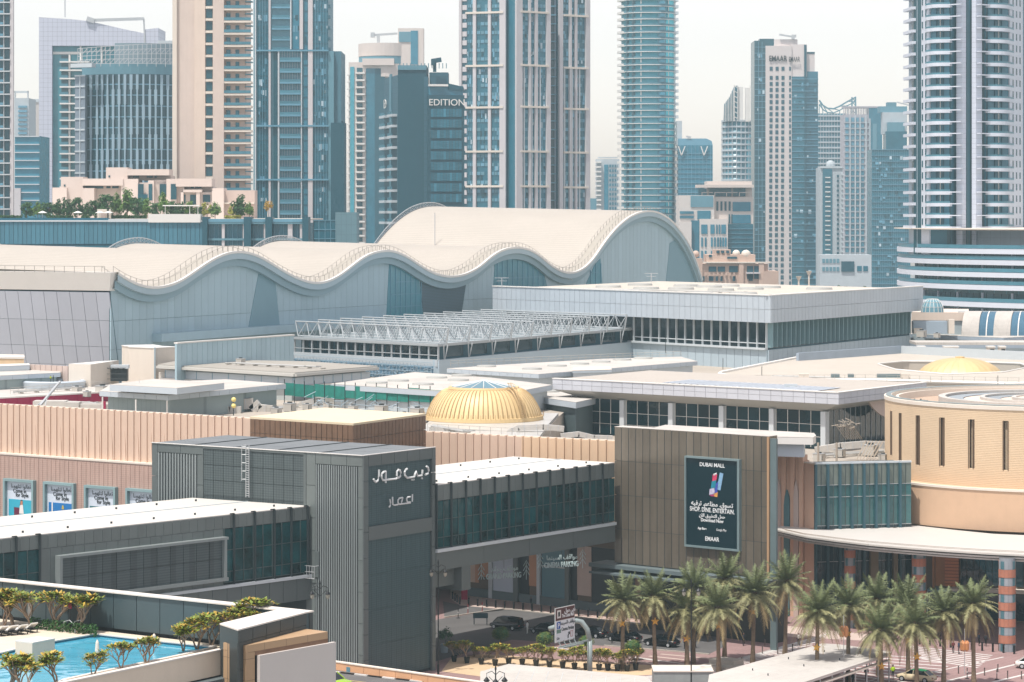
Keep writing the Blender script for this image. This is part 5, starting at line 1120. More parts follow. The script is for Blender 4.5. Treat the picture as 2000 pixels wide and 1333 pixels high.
def person(label, p, h, rz, top, legs, pose='stand', wide=1.0, skin='#8a5f45'):
    """one continuous skinned figure with clothing as children"""
    o = bpy.data.objects.new('person', None); COL.objects.link(o); o.location = p; o.rotation_euler.z = rz; tag(o, label, 'person', None)
    k = h/1.75
    V_ = [(0,0,.95),(0,0,1.2),(0,0,1.42),(0,.0,1.53),(0,.01,1.64),(.09,0,.92),(.1,.02,.5),(.1,0,.06),(.11,.14,.03),(-.09,0,.92),(-.1,.1 if pose == 'walk' else .02,.5),(-.1,-.05 if pose == 'walk' else 0,.06),(-.11,.1,.03),(.19,0,1.4),(.24,.02,1.12),(.25,.12,.88),(-.19,0,1.4),(-.24,.02,1.12),(-.25,.12,.88)]
    E_ = [(0,1),(1,2),(2,3),(3,4),(0,5),(5,6),(6,7),(7,8),(0,9),(9,10),(10,11),(11,12),(2,13),(13,14),(14,15),(2,16),(16,17),(17,18)]
    Rr = [.13,.14,.13,.055,.095,.09,.06,.045,.035,.09,.06,.045,.035,.06,.045,.035,.06,.045,.035]
    me = bpy.data.meshes.new('person_body'); bm = bmesh.new(); sk = bm.verts.layers.skin.verify()
    bv = [bm.verts.new((x*k*wide, y*k, z*k)) for x, y, z in V_]
    for i, v in enumerate(bv): v[sk].radius = (Rr[i]*k*wide, Rr[i]*k*.85)
    bv[0][sk].use_root = True
    for i, j in E_: bm.edges.new((bv[i], bv[j]))
    bm.to_mesh(me); bm.free()
    ob = link('body', me, o); ob.modifiers.new('skin', 'SKIN'); sb = ob.modifiers.new('sub', 'SUBSURF'); sb.levels = 1; sb.render_levels = 1
    me.materials.append(mat('cloth_' + legs, legs, .9, .1))
    b = MB(); b.lathe([(.15, .98), (.19, 1.1), (.2, 1.3), (.17, 1.44), (.07, 1.5)], (0, 0), 12); b.tube([(.19,0,1.42),(.25,.02,1.12)], .075, 6); b.tube([(-.19,0,1.42),(-.25,.02,1.12)], .075, 6)
    b.v = [(x*k*wide, y*k*.8, z*k) for x, y, z in b.v]; link('shirt', b.mesh('shirt', mat('cloth_' + top, top, .9, .1)), o)
    b = MB(); b.ball((0, .01*k, 1.65*k), .1*k, 10, 8, 1.2); link('head', b.mesh('head', mat('skin_' + skin, skin, .6, .05)), o)
    b = MB(); b.lathe([(.108*k, 1.66*k), (.1*k, 1.73*k), (.05*k, 1.78*k), (0, 1.785*k)], (0, -.01*k), 10); link('hair', b.mesh('hair', BLACK), o)
    return o
mid_left(); dome()
def pavilion():
    z = 29; L, C, Rr, B0 = (gp(1079,740,z), gp(1638,768,z), gp(1810,748,z), gp(1300,722,z)); L, C, Rr = L.xy, C.xy, Rr.xy; Bk = L + Rr - C
    t = T('glazed_pavilion', 'large flat roofed pavilion with a two row panelled eave and tall glazing between white columns', 'building', (C.x, C.y, 20)); cen = (C + Bk)/2
    FPn = mat('eave_panel', '#bcbec4', .45, .03, rand=.04)
    b = MB(); b.prism([(p.x, p.y) for p in [q + (cen-q).normalized()*.5 for q in (C, Rr, Bk, L)]], z - 1.7, z - .05); t.part('roof_slab', b, mat('pavilion_roof', '#b2aaa0', .7, .06, .15, grid=(DEG, 3.1, -3.1, .1, .10)))
    for A, B_ in ((L, C), (C, Rr)):
        f = t.face(A, B_); k = int(f.W/2.05); w = f.W/k
        for i in range(k):
            for a, c in ((z - 1.75, z - .92), (z - .88, z)): f.box('eave_panel', FPn, i*w + .03, (i+1)*w - .03, a, c, 0, .3)
        f.box('coping', WHITE, 0, f.W, z, z + .12, .1, .8)
    # sloped soffit
    ins = [q + (cen - q).normalized()*5.0 for q in (C, Rr, Bk, L)]; b = MB(); o = [(p.x, p.y, z - 1.76) for p in (C, Rr, Bk, L)]; i_ = [(p.x, p.y, z - 3.1) for p in ins]
    b.add(o + i_, [(0,1,5,4), (3,0,4,7), (1,2,6,5), (2,3,7,6)]); t.part('soffit', b, mat('soffit', '#a7a5a0', .6, .03))
    b = MB(); b.prism([(p.x, p.y) for p in [q + (cen-q).normalized()*.8 for q in ins]], 20, z - 3.0); t.part('core', b, SLATE)
    f = t.face(ins[3], ins[0]); zt, zb = z - 3.1, 20.3
    cols = [1126, 1220, 1315, 1414, 1512, 1613]; GD = glass('pavilion_glass', '#0f2c33', .08, .3, .25)
    for i, x in enumerate(cols): s = f.s(x); f.box('column', mat('column_white', '#bfc4c6', .5), s - .45, s + .45, 20, zt, .8, 1.0)
    for i in range(len(cols)-1):
        s0, s1 = f.s(cols[i]) + .5, f.s(cols[i+1]) - .5; k = 4 if i else 4; w = (s1 - s0)/k
        for j in range(k):
            for a, c in ((zb, zb + 1.6), (zb + 1.66, zb + 3.5), (zb + 3.56, zt - .05)): f.box('window', GD, s0 + j*w + .03, s0 + (j+1)*w - .03, a, c, .1, .2)
            f.box('mullion', WHITE, s0 + j*w - .03, s0 + j*w + .03, zb, zt, .2, .1)
        f.box('transom', WHITE, s0, s1, zb + 1.6, zb + 1.66, .2, .1); f.box('transom', WHITE, s0, s1, zb + 3.5, zb + 3.56, .2, .1)
    g = t.face(ins[0], ins[1]); k = 14
    for j in range(k): g.box('window', GD, j*g.W/k + .04, (j+1)*g.W/k - .04, 20.3, zt, .1, .2); g.box('mullion', LGREY, j*g.W/k - .03, j*g.W/k + .03, 20.3, zt, .2, .1)
    # pink hanging half round valance on the right side
    b = MB(); m0, m1 = g.s(1662), g.s(1755); n = 16; q = []
    for i in range(n+1): u = i/n; q.append((m0 + (m1-m0)*u, zt + 1.2 - 3.2*max(0, math.sin(math.pi*u))**.8))
    fr = [g.pt(s, zz, 3.0) for s, zz in q] ; bk = [g.pt(s, zz, 2.7) for s, zz in q]; b.add(fr + bk, [tuple(range(n+1)), tuple(range(2*n+1, n, -1))] + [(i, i+n+1, i+n+2, i+1) for i in range(n)]); t.part('half_round_valance', b, PINKB)
    # glass strip sheets on roof
    for i in range(26):
        a = 1325 + i*11.5; y = 740 + (a - 1300)*.055; p = gp(a, y + 4, z + .02); t.box('skylight_sheet', mat('skylight_pale', '#aeb6c0', .3), (p.x, p.y, z + .06), (.8, 9.5, .05), RZ*.9)
    b = MB(); p = gp(1545, 757, z); b.box(p.x - 1, p.x + 1, p.y, p.y + .8, z, z + .5); t.part('roof_box', b, LGREY)
    t.done()
    # window cleaning cradle
    t = T('maintenance_scaffold', 'tangled pale maintenance scaffold before the pavilion corner glazing', 'scaffold', dp(1650, 860, 405)); b = MB(); rn = random.Random(3)
    for i in range(9): b.tube([dp(1632 + i*4, 830, 404), dp(1652 + i*4, 858, 406)], .06, 4)
    for i in range(26): p = dp(rn.uniform(1635, 1672), rn.uniform(822, 836), 404); b.tube([p, p + Vector((rn.uniform(-1, 1), rn.uniform(-.5, .5), rn.uniform(-.4, .4)))], .05, 4)
    for i in range(6): b.tube([dp(1670 + i*6, 905, 395), dp(1690 + i*7, 862, 408)], .09, 4)
    for x in (1598, 1634): b.tube([dp(x, 905, 400), dp(x, 865, 400)], .18, 6)
    t.part('tubes', b, mat('cradle_steel', '#a59a8c', .6)); t.done()
pavilion()
def right_roofs():
    z = 27; RB = mat('beige_roof', '#b4aca0', .8, .08, .1)
    # octagonal court roof
    t = T('court_roof', 'beige low pitched roof around an eight sided court with a low gold dome', 'roof', gp(1850, 720, z)); out = [(1400,731),(1560,700),(1752,686),(2010,692),(2150,715),(2100,742),(1990,752),(1690,744),(1470,745)]
    inn = [(1714,708),(1768,703),(1900,704),(1992,707),(2010,714),(1960,724),(1850,728),(1750,719)]
    O = [gp(x, y, z) for x, y in out]; I = [gp(x, y, z) for x, y in inn]
    b = MB(); n, m = len(O), len(I)
    # bridge outline to hole by angle pairs
    c = gp(1860, 716, z)
    ang = lambda p: math.atan2(p.y - c.y, p.x - c.x); oo = sorted(O, key=ang); ii = sorted(I, key=ang)
    def ray(poly, a):
        d = Vector((math.cos(a), math.sin(a))); best = None
        for k in range(len(poly)):
            p, q = poly[k].xy - c.xy, poly[(k+1) % len(poly)].xy - c.xy; e = q - p; den = d.x*e.y - d.y*e.x
            if abs(den) < 1e-9: continue
            s = (p.x*e.y - p.y*e.x)/den; u = (p.x*d.y - p.y*d.x)/den
            if s > 0 and -1e-6 <= u <= 1 + 1e-6: best = s if best is None else min(best, s)
        return c.xy + d*(best or 1)
    N_ = 96; ro = [ray(oo, 2*math.pi*k/N_) for k in range(N_)]; ri = [ray(ii, 2*math.pi*k/N_) for k in range(N_)]
    for k in range(N_): j = (k+1) % N_; b.add([(*ro[k], z), (*ro[j], z), (*ri[j], z - .4), (*ri[k], z - .4)], [(0,1,2,3)]); b.add([(*ri[k], z - .4), (*ri[j], z - .4), (*ri[j], z - 5), (*ri[k], z - 5)], [(0,1,2,3)]) ; b.add([(*ro[k], z - 1.0), (*ro[j], z - 1.0), (*ro[j], z), (*ro[k], z)], [(0,1,2,3)])
    t.part('roof_sheet', b, RB)
    b = MB()
    for k in range(N_): j = (k+1) % N_; b.tube([(*ri[k], z - .3), (*ri[j], z - .3)], .16, 5); b.tube([(*ro[k], z + .15), (*ro[j], z + .15)], .3, 5)
    t.part('kerb', b, WHITE)
    b = MB(); b.prism([tuple(p) for p in ri], 21.9, 22); t.part('court_floor', b, GREYP)
    b = MB()
    for k in range(N_):
        j = (k+1) % N_; p, q = c.xy + (ro[k]-c.xy)*.985, c.xy + (ro[j]-c.xy)*.985; b.add([(*p, 20), (*q, 20), (*q, z - .6), (*p, z - .6)], [(0,1,2,3)])
    t.part('outer_wall', b, GREYP)
    t.done()
    d = gp(1875, 722, z - 1); t = T('low_gold_dome', 'small low gold dome peeking out of the eight sided court', 'dome', (d.x, d.y, 24)); n = 32; r = 8.2
    GOLD = mat('gold_sheet', '')
    for k in range(n):
        b = MB(); b.lathe([(r*math.cos(q), 24.6 + 3.7*math.sin(q)) for q in [i*math.pi/2/8*.98 for i in range(9)]], (d.x, d.y), 1, 2*math.pi*k/n + .01, 2*math.pi*(k+1)/n - .01); t.part('gold_sheet', b, GOLD, smooth=True)
    b = MB(); b.lathe([(r*.99*math.cos(q), 24.6 + 3.66*math.sin(q)) for q in [i*math.pi/2/8 for i in range(9)]], (d.x, d.y), 48); t.part('under_shell', b, GOLD)
    b = MB(); b.lathe([(.9, 28.2), (.9, 28.5), (0, 28.6)], (d.x, d.y), 12); t.part('finial', b, GOLD); t.done()
    # lower front strip with vents
    t = rblock('roof_strip', 'pale roof strip with rounded dark vents before the court roof', [(1560,748),(1660,741),(2010,748),(2060,765),(1700,762)], 25.5, 20, LGREY, ROOFW, .4, .3, 'roof', fascia=GP2)
    f = front(t, gp(1700, 760, 25.5).y)
    for x0, x1 in ((1624,1640),(1657,1668),(1714,1758)): f.pb('vent', mat('vent_grey', '#66777a', .6), x0, x1, 731, 738, 0, 1)
    for x0, x1 in ((1561,1580),(1760,1778)): f.pb('vent_box', CREAM, x0, x1, 730, 740, .2, 1.2); f.pb('vent_leg', DARKM, x0 + 1, x0 + 2, 738, 742, .3, .2); f.pb('vent_leg', DARKM, x1 - 2, x1 - 1, 738, 742, .3, .2)
    t.done()
    for i, (x, y0, y1) in enumerate(((1949, 734, 752), (1300, 626, 690), (1488, 716, 745), (1412, 700, 722))):
        t = T('roof_mast', ['thin dark mast above the brick drum rim', 'thin tall mast on the disc dotted roof before the window band', 'short thin aerial on the roof edge behind the glazed pavilion', 'short post on the roof strip under the window band building'][i], 'mast', dp(x, y1, [430, 560, 470, 540][i])); b = MB(); b.tube([dp(x, y1, t.loc.y), dp(x, y0, t.loc.y)], .06 if i else .05, 5); t.part('pole', b, DARKM); t.done()
    # farther right
    t = rblock('far_roof', 'long pale two step roof right of the window band building', [(1770,652),(1960,660),(2060,655),(2060,648),(1960,646),(1800,648)], 28, 20, GREYP, ROOFW, .9, 1.0, 'roof', fascia=mat('far_fascia', '#93a0ac', .5)); 
    f = front(t, 610); f.pb('lower_slab', ROOFW, 1785, 2030, 668, 673, 3, 10); f.pb('lower_band', mat('far_fascia', ''), 1785, 2030, 673, 679, 3, 9)
    t.rep('roof_disc', (lambda b_: (b_.lathe([(0, .4), (2, .38), (2.1, 0)][::-1], (0,0), 20), b_.mesh('roof_disc', WHITE))[1])(MB()), [gp(x, y, 28) for x, y in ((1812,651),(1877,652),(1940,653))]); t.done()
    for i, (x, w) in enumerate(((1800, 14), (1858, 28), (1936, 14), (1958, 12))):
        t = T('air_unit', ['pale rounded air unit at the corner of the window band building', 'wide pale air unit with a rounded hood, left of the thin railing', 'small pale air unit next to the railing', 'upright beige vent box by the dark grille'][i], 'air unit', dp(x, 690, 600)); f = front(t, 600); f.pb('casing', CREAM, x - w/2, x + w/2, 678, 690, 0, 2); f.pb('hood', WHITE, x - w/2 - 1, x + w/2 + 1, 676.5, 679, .3, 2.4); f.pb('grille', DARKM, x - 2, x + w/2 - 1, 682, 689, .1, .2); t.done()
    t = T('roof_parapet_wall', 'long low grey parapet wall behind the court roof', 'wall', gp(1880, 690, 26)); A, B_ = gp(1560,690,28.5).xy, gp(1760,676,28.5).xy; f = Face(t, A, B_); f.box('wall', mat('far_fascia', ''), 0, f.W, 20, 28.5, 0, .6); g = Face(t, B_, gp(2060,690,28.5).xy); g.box('wall', LGREY, 0, g.W, 20, 28.5, 0, .6); t.done()
    t = rblock('far_platform', 'pale pink flat platform roof beside the small glass dome', [(1780,610),(1892,611),(1892,604),(1800,603)], 33.2, 20, GREYP, mat('pinkish_render', ''), 1.9, .5, 'roof', fascia=mat('pinkish_render', ''))
    f = front(t, 640); f.pb('wall', mat('far_wall', '#9aa9b6', .6), 1784, 1850, 628, 652, 0, 3); f.pb('chimney', CREAM, 1852, 1863, 624, 652, 1, 2); f.pb('cream_step', CREAM, 1784, 1800, 641, 652, 1, 2); t.done()
    # small faceted glass dome
    d = dp(1821, 610, 635); t = T('glass_dome', 'small faceted glass dome with white glazing bars by the right end of the long roof', 'dome', (d.x, d.y, d.z)); prof = [(2.6, 0), (2.45, 1.2), (1.95, 2.3), (1.2, 3.0)]
    for k in range(16):
        for j in range(3):
            b = MB(); b.lathe([(prof[j][0], d.z + prof[j][1] + .05), (prof[j+1][0], d.z + prof[j+1][1] - .05)], (d.x, d.y), 1, 2*math.pi*k/16 + .03, 2*math.pi*(k+1)/16 - .03); t.part('pane', b, BLUEGREY)
        a = 2*math.pi*k/16; b = MB(); b.tube([(d.x + r*math.cos(a), d.y + r*math.sin(a), d.z + zz) for r, zz in prof], .07, 4); t.part('glazing_bar', b, WHITE)
    b = MB()
    for r, zz in prof: b.lathe([(r + .04, d.z + zz - .05), (r + .06, d.z + zz + .05)], (d.x, d.y), 16)
    b.lathe([(1.2, d.z + 3.0), (0, d.z + 3.1)], (d.x, d.y), 16); t.part('hoop', b, WHITE); t.done()
    # barrel vault
    D = 640; A = (px_at(1888, D), D); t = T('barrel_vault_roof', 'arched roof of alternating white ribs and blue glass at the right edge', 'roof', (A[0] + 8, A[1], 27)); r = 6.2
    def rib(nm, m, x0, x1, rr, th, lean=.0):
        b = MB(); n = 12; P = []
        for xx in (x0, x1):
            for rad in (rr, rr - th):
                P.append([(px_at(xx, D) + .9*(1 - math.cos(math.pi*i/2/n)) * 2.2, D + r - rad*math.cos(math.pi*i/2/n), 27.3 + rad*math.sin(math.pi*i/2/n)) for i in range(n+1)])
        for i in range(n):
            a, b_, c_, d_ = P[0][i], P[2][i], P[2][i+1], P[0][i+1]; b.add([a, b_, c_, d_], [(0,1,2,3)]); b.add([P[0][i], P[0][i+1], P[1][i+1], P[1][i]], [(0,1,2,3)]); b.add([P[2][i], P[3][i], P[3][i+1], P[2][i+1]], [(0,1,2,3)])
        t.part(nm, b, m)
    x = 1878
    for k in range(4):
        rib('white_rib', ROOFW, x, x + 33, r, .5); rib('glass_bay', mat('vault_glass', '#44677c', .2, .15), x + 34, x + 47, r - .15, .3); rib('glazing_rib', WHITE, x + 47, x + 49, r, .3); rib('glass_bay', mat('vault_glass', ''), x + 49, x + 62, r - .15, .3); x += 62
    b = MB(); b.box(px_at(1880, D), px_at(2130, D), D + r, D + r + .5, 20, 27.3 + r); t.part('rear_wall', b, LGREY)
    t.done()
right_roofs()
# ------------------------------------------------------------------ mall front
AR = {'ا': ('\ufe8d','\ufe8e'), 'أ': ('\ufe83','\ufe84'), 'ب': ('\ufe8f','\ufe90','\ufe91','\ufe92'), 'ت': ('\ufe95','\ufe96','\ufe97','\ufe98'), 'ة': ('\ufe93','\ufe94'), 'ح': ('\ufea1','\ufea2','\ufea3','\ufea4'),
      'د': ('\ufea9','\ufeaa'), 'ر': ('\ufead','\ufeae'), 'س': ('\ufeb1','\ufeb2','\ufeb3','\ufeb4'), 'ط': ('\ufec1','\ufec2','\ufec3','\ufec4'), 'ع': ('\ufec9','\ufeca','\ufecb','\ufecc'), 'ف': ('\ufed1','\ufed2','\ufed3','\ufed4'),
      'ق': ('\ufed5','\ufed6','\ufed7','\ufed8'), 'ل': ('\ufedd','\ufede','\ufedf','\ufee0'), 'م': ('\ufee1','\ufee2','\ufee3','\ufee4'), 'ن': ('\ufee5','\ufee6','\ufee7','\ufee8'), 'ه': ('\ufee9','\ufeea','\ufeeb','\ufeec'),
      'و': ('\ufeed','\ufeee'), 'ي': ('\ufef1','\ufef2','\ufef3','\ufef4'), 'ش': ('\ufeb5','\ufeb6','\ufeb7','\ufeb8'), 'ج': ('\ufe9d','\ufe9e','\ufe9f','\ufea0')}
def arabic(s):
    out = []
    for w in s.split(' '):
        r = []; 
        for i, ch in enumerate(w):
            if ch not in AR: r.append(ch); continue
            prev = i > 0 and w[i-1] in AR and len(AR[w[i-1]]) == 4; nxt = i < len(w)-1 and w[i+1] in AR and len(AR[ch]) == 4
            F4 = AR[ch]; r.append(F4[3] if prev and nxt else F4[1] if prev else F4[2] if nxt else F4[0])
        out.append(''.join(reversed(r)))
    return ' '.join(reversed(out))
CLAD = mat('graphite_panel', '#656c6a', .4, .08, rand=.08, streak=.10); RIBM = mat('graphite_rib', '#7d8483', .4, .06, rand=.06, streak=.10)
FRAM = mat('graphite_frame', '#5a6160', .45, .05, rand=.03)
SCR = mat('perforated_screen', '#4c5657', .45, .06, rand=.05, grid=(DEG, .42, .30, .13, .28))
SCR2 = mat('perforated_screen_dark', '#3d5357', .45, .06, rand=.03, grid=(DEG + 90, .36, .26, .10, .25))
BG = glass('bridge_glass', '#0e3c3f', .07, 1.0, .45, spec=.3, scale=.5, wav=.35); MULL = mat('bridge_mullion', '#3f4d4d', .45)  # strong blotches in the bridge pane colour imitate reflections
GANG = mat('bridge_membrane', '#c3bfb8', .7, .05, .2)
def slat_wall(name_label, A, B_, z0, z1, pitch, m, loc, tilt=8):
    t = T('slatted_wall', name_label, 'wall', loc); f = Face(t, A, B_); k = max(1, round(f.W/pitch)); w = f.W/k
    for i in range(k):
        P = f.pt((i+.5)*w, 0, .1); t.box('slat', m, (P.x, P.y, (z0+z1)/2), (w*1.0, .35, z1-z0), f.rz + R(tilt))
        P = f.pt((i+.03)*w, 0, .32); t.box('slat_edge', m, (P.x, P.y, (z0+z1)/2 + .1), (.16, .5, z1-z0 + .1), f.rz)
        if i % 2 == 0: # added wedge on every other slat, shaping its pointed light and shade
            b = MB(); p0, p1, p2 = f.pt(i*w + .35, z0, .42), f.pt(i*w + w - .25, z0, .42), f.pt(i*w + w*.55, z0 + (z1-z0)*.62, .30); q = [Vector((p.x, p.y, p.z)) - Vector((f.n.x, f.n.y, 0))*.3 for p in (p0, p1, p2)]
            b.add([p0, p1, p2] + q, [(0,1,2), (0,2,5,3), (1,4,5,2)]); t.part('shade_wedge', b, m)
    f.box('backing', m, 0, f.W, z0, z1 - .3, -.25, .5); f.box('coping', CREAM, 0, f.W, z1 + .0, z1 + .12, .0, .5); t.done(); return f
PK = mat('slat_pink', '#cfb49f', .8, .05, .3, .025, streak=.06); PK2 = mat('slat_pink_sunlit', '#d3b596', .8, .05, .3, .03, streak=.05)  # second slat tone is lighter and warmer, painting stronger sun on the right wall
A0, B0 = gp(-30, 788.5, 27).xy, gp(490, 818, 27).xy
slat_wall('long sunlit pink slatted wall left of the bronze box', A0, B0, 19.5, 27, 1.33, PK, (-60, 410, 20))
A1, B1 = gp(833, 844, 25).xy, gp(1023, 854, 25).xy; A2, B2 = B1, gp(1202, 862, 25).xy
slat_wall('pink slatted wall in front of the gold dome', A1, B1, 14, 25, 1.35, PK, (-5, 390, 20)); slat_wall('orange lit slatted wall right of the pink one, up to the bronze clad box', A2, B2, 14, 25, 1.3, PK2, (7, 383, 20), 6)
def brick_wall():
    t = T('brick_wall', 'pink brick wall with four framed posters below the long slatted wall', 'wall', (-55, 405, 0)); f0 = Face(t, A0, B0); A = f0.pt(0, 0, 1.1).xy; B_ = f0.pt(f0.W, 0, 1.1).xy; f = t.face(A, B_)
    BR = mat('pink_brick', '#b29689', .85, .10, .5, grid=(DEG, .62, .30, .05, .25), streak=.12)
    f.box('brickwork', BR, 0, f.W, 0, 19.5, 0, 1.0); f.box('coping', CREAM, 0, f.W, 19.5, 19.75, .1, 1.1)
    k = 19
    for i in range(60): f.box('proud_brick_rib', BR, i*f.W/60, i*f.W/60 + .14, 5, 19.3, .07, .2)
    t.done(); FB = mat('poster_frame', '#7d9698', .5, .04); PW = mat('poster_white', '#c3ccd6', .5, .02, rand=0); INK = mat('poster_ink', '#1e2224', .6)
    for i, (xa, xb, ya) in enumerate(((12, 71, 934), (90, 150, 940), (170, 231, 947), (251, 312, 953))):
        pt_ = T('framed_poster', ['poster with a woman carrying shopping bags, leftmost on the brick wall', 'poster with a deep blue picture, second from the left on the brick wall', 'poster third from the left, its picture barely above the bridge roof', 'poster cut off by the grey tower edge'][i], 'poster', f.pt(f.s(xa), 8), 'posters on the brick wall')
        g = Face(pt_, A, B_); s0, s1 = g.s(xa), g.s(xb); z1 = g.z(xa, ya); z0 = z1 - 8.2; w = .38
        g.box('frame', FB, s0, s0 + w, z0, z1, .7, .7); g.box('frame', FB, s1 - w, s1, z0, z1, .7, .7); g.box('frame', FB, s0 + w, s1 - w, z1 - w, z1, .7, .7); g.box('sheet', PW, s0 + w, s1 - w, z0, z1 - w, .12, .12)
        pic = [mat('picture_cyan', '#2d9fb5', .5), mat('picture_blue', '#0d6aa8', .5), mat('picture_teal', '#1d5f66', .5), mat('picture_cyan', '')][i]
        g.box('picture', pic, s0 + .7, s1 - w - .02, z0, z1 - 3.1, .15, .1)
        pt_.done(); c = (s0 + s1)/2
        put_text('arabic_line', arabic('تعالوا لتلهمنا'.replace('أ','ا')), .85, INK, g, c + .1, z1 - 1.35, pt_.o, .17, .01, loc0=pt_.loc)
        for q, (tx, du, dz) in enumerate((('Come in', -.15, -2.05), ('for Style', .35, -2.65))):
            o = put_text('script_line', tx, .8, INK, g, c + du, z1 + dz, pt_.o, .17, .01, loc0=pt_.loc, weight=.015); 
        if i == 0:
            b = MB(); P = lambda u, v, o_=.2: g.pt(c + u, z0 + v, o_)
            b.add([P(-.25,3.0), P(.75,3.0), P(.55,4.4), P(-.05,4.4)], [(0,1,2,3)]); pt_.part('printed_coat', b, mat('print_white', '#d7d2cd', .6))
            b = MB(); b.add([P(.05,4.35,.21), P(.5,4.35,.21), P(.55,4.9,.21), P(.1,4.95,.21)], [(0,1,2,3)]); pt_.part('printed_face', b, mat('print_skin', '#b57a5c', .6))
            b = MB(); b.add([P(-.1,4.2,.205), P(.1,5.1,.205), P(.55,5.1,.205), P(.25,4.9,.205), P(.08,4.3,.205)], [(0,1,2,3,4)]); pt_.part('printed_hair', b, mat('print_hair', '#4a2a22', .6))
            b = MB(); b.add([P(-1.3,2.6,.22), P(-.2,2.6,.22), P(-.2,3.9,.22), P(-1.3,3.9,.22)], [(0,1,2,3)]); pt_.part('printed_bag', b, mat('print_maroon', '#5e1233', .6))
        elif i == 1:
            b = MB(); b.add([g.pt(c + .25, z0 + 4.2, .2), g.pt(c + .75, z0 + 4.2, .2), g.pt(c + .65, z0 + 4.75, .2), g.pt(c + .35, z0 + 4.8, .2)], [(0,1,2,3)]); pt_.part('printed_head', b, mat('print_yellow', '#b9a34a', .6))
            b = MB(); b.add([g.pt(s0 + 1.35, z0 + 3, .19), g.pt(s0 + 1.6, z0 + 3, .19), g.pt(s0 + 1.6, z1 - 3.1, .19), g.pt(s0 + 1.35, z1 - 3.1, .19)], [(0,1,2,3)]); pt_.part('printed_stripe', b, mat('print_white', ''))
brick_wall()
def clad_box(name, label, A, C, B_, zt, zb, m, pitch, rows, capm, roofz=.3, cat='building'):
    t = T(name, label, cat, (C[0], C[1], zb)); A, C, B_ = Vector(A), Vector(C), Vector(B_); D_ = A + B_ - C
    b = MB(); cen = (A + B_)/2; b.prism([tuple(p + (cen-p).normalized()*.35) for p in (A, C, B_, D_)], zb, zt - .1); t.part('core', b, DARKM)
    for P, Q in ((A, C), (C, B_)):
        f = t.face(P, Q); k = max(1, round(f.W/pitch)); w = f.W/k
        for i in range(k):
            for j in range(rows): h = (zt - zb)/rows; f.box('cladding_panel', m, i*w + .05, (i+1)*w - .05, zb + j*h + .03, zb + (j+1)*h - .03, 0, .2)
    b = MB(); b.prism([tuple(p) for p in (A, C, B_, D_)], zt - .05, zt + roofz); t.part('roof', b, capm)
    return t
BRZ = mat('bronze_lattice', '#765a45', .45, .25, .8, .05, metal=.2, streak=.15); BRZ2 = mat('bronze_cladding', '#6f675b', .22, .14, .18, .14, metal=.25, streak=.22)  # per-panel tone spread of the bronze cladding imitates metal reflections
t = clad_box('bronze_box', 'low bronze clad box with a cream roof behind the grey tower', gp(488, 815, 28).xy, gp(690, 828, 28).xy, gp(832, 809, 28).xy, 27.8, 18, BRZ, .95, 5, mat('cream_roof', '#d6c6a8', .8, .05), .25); t.done()
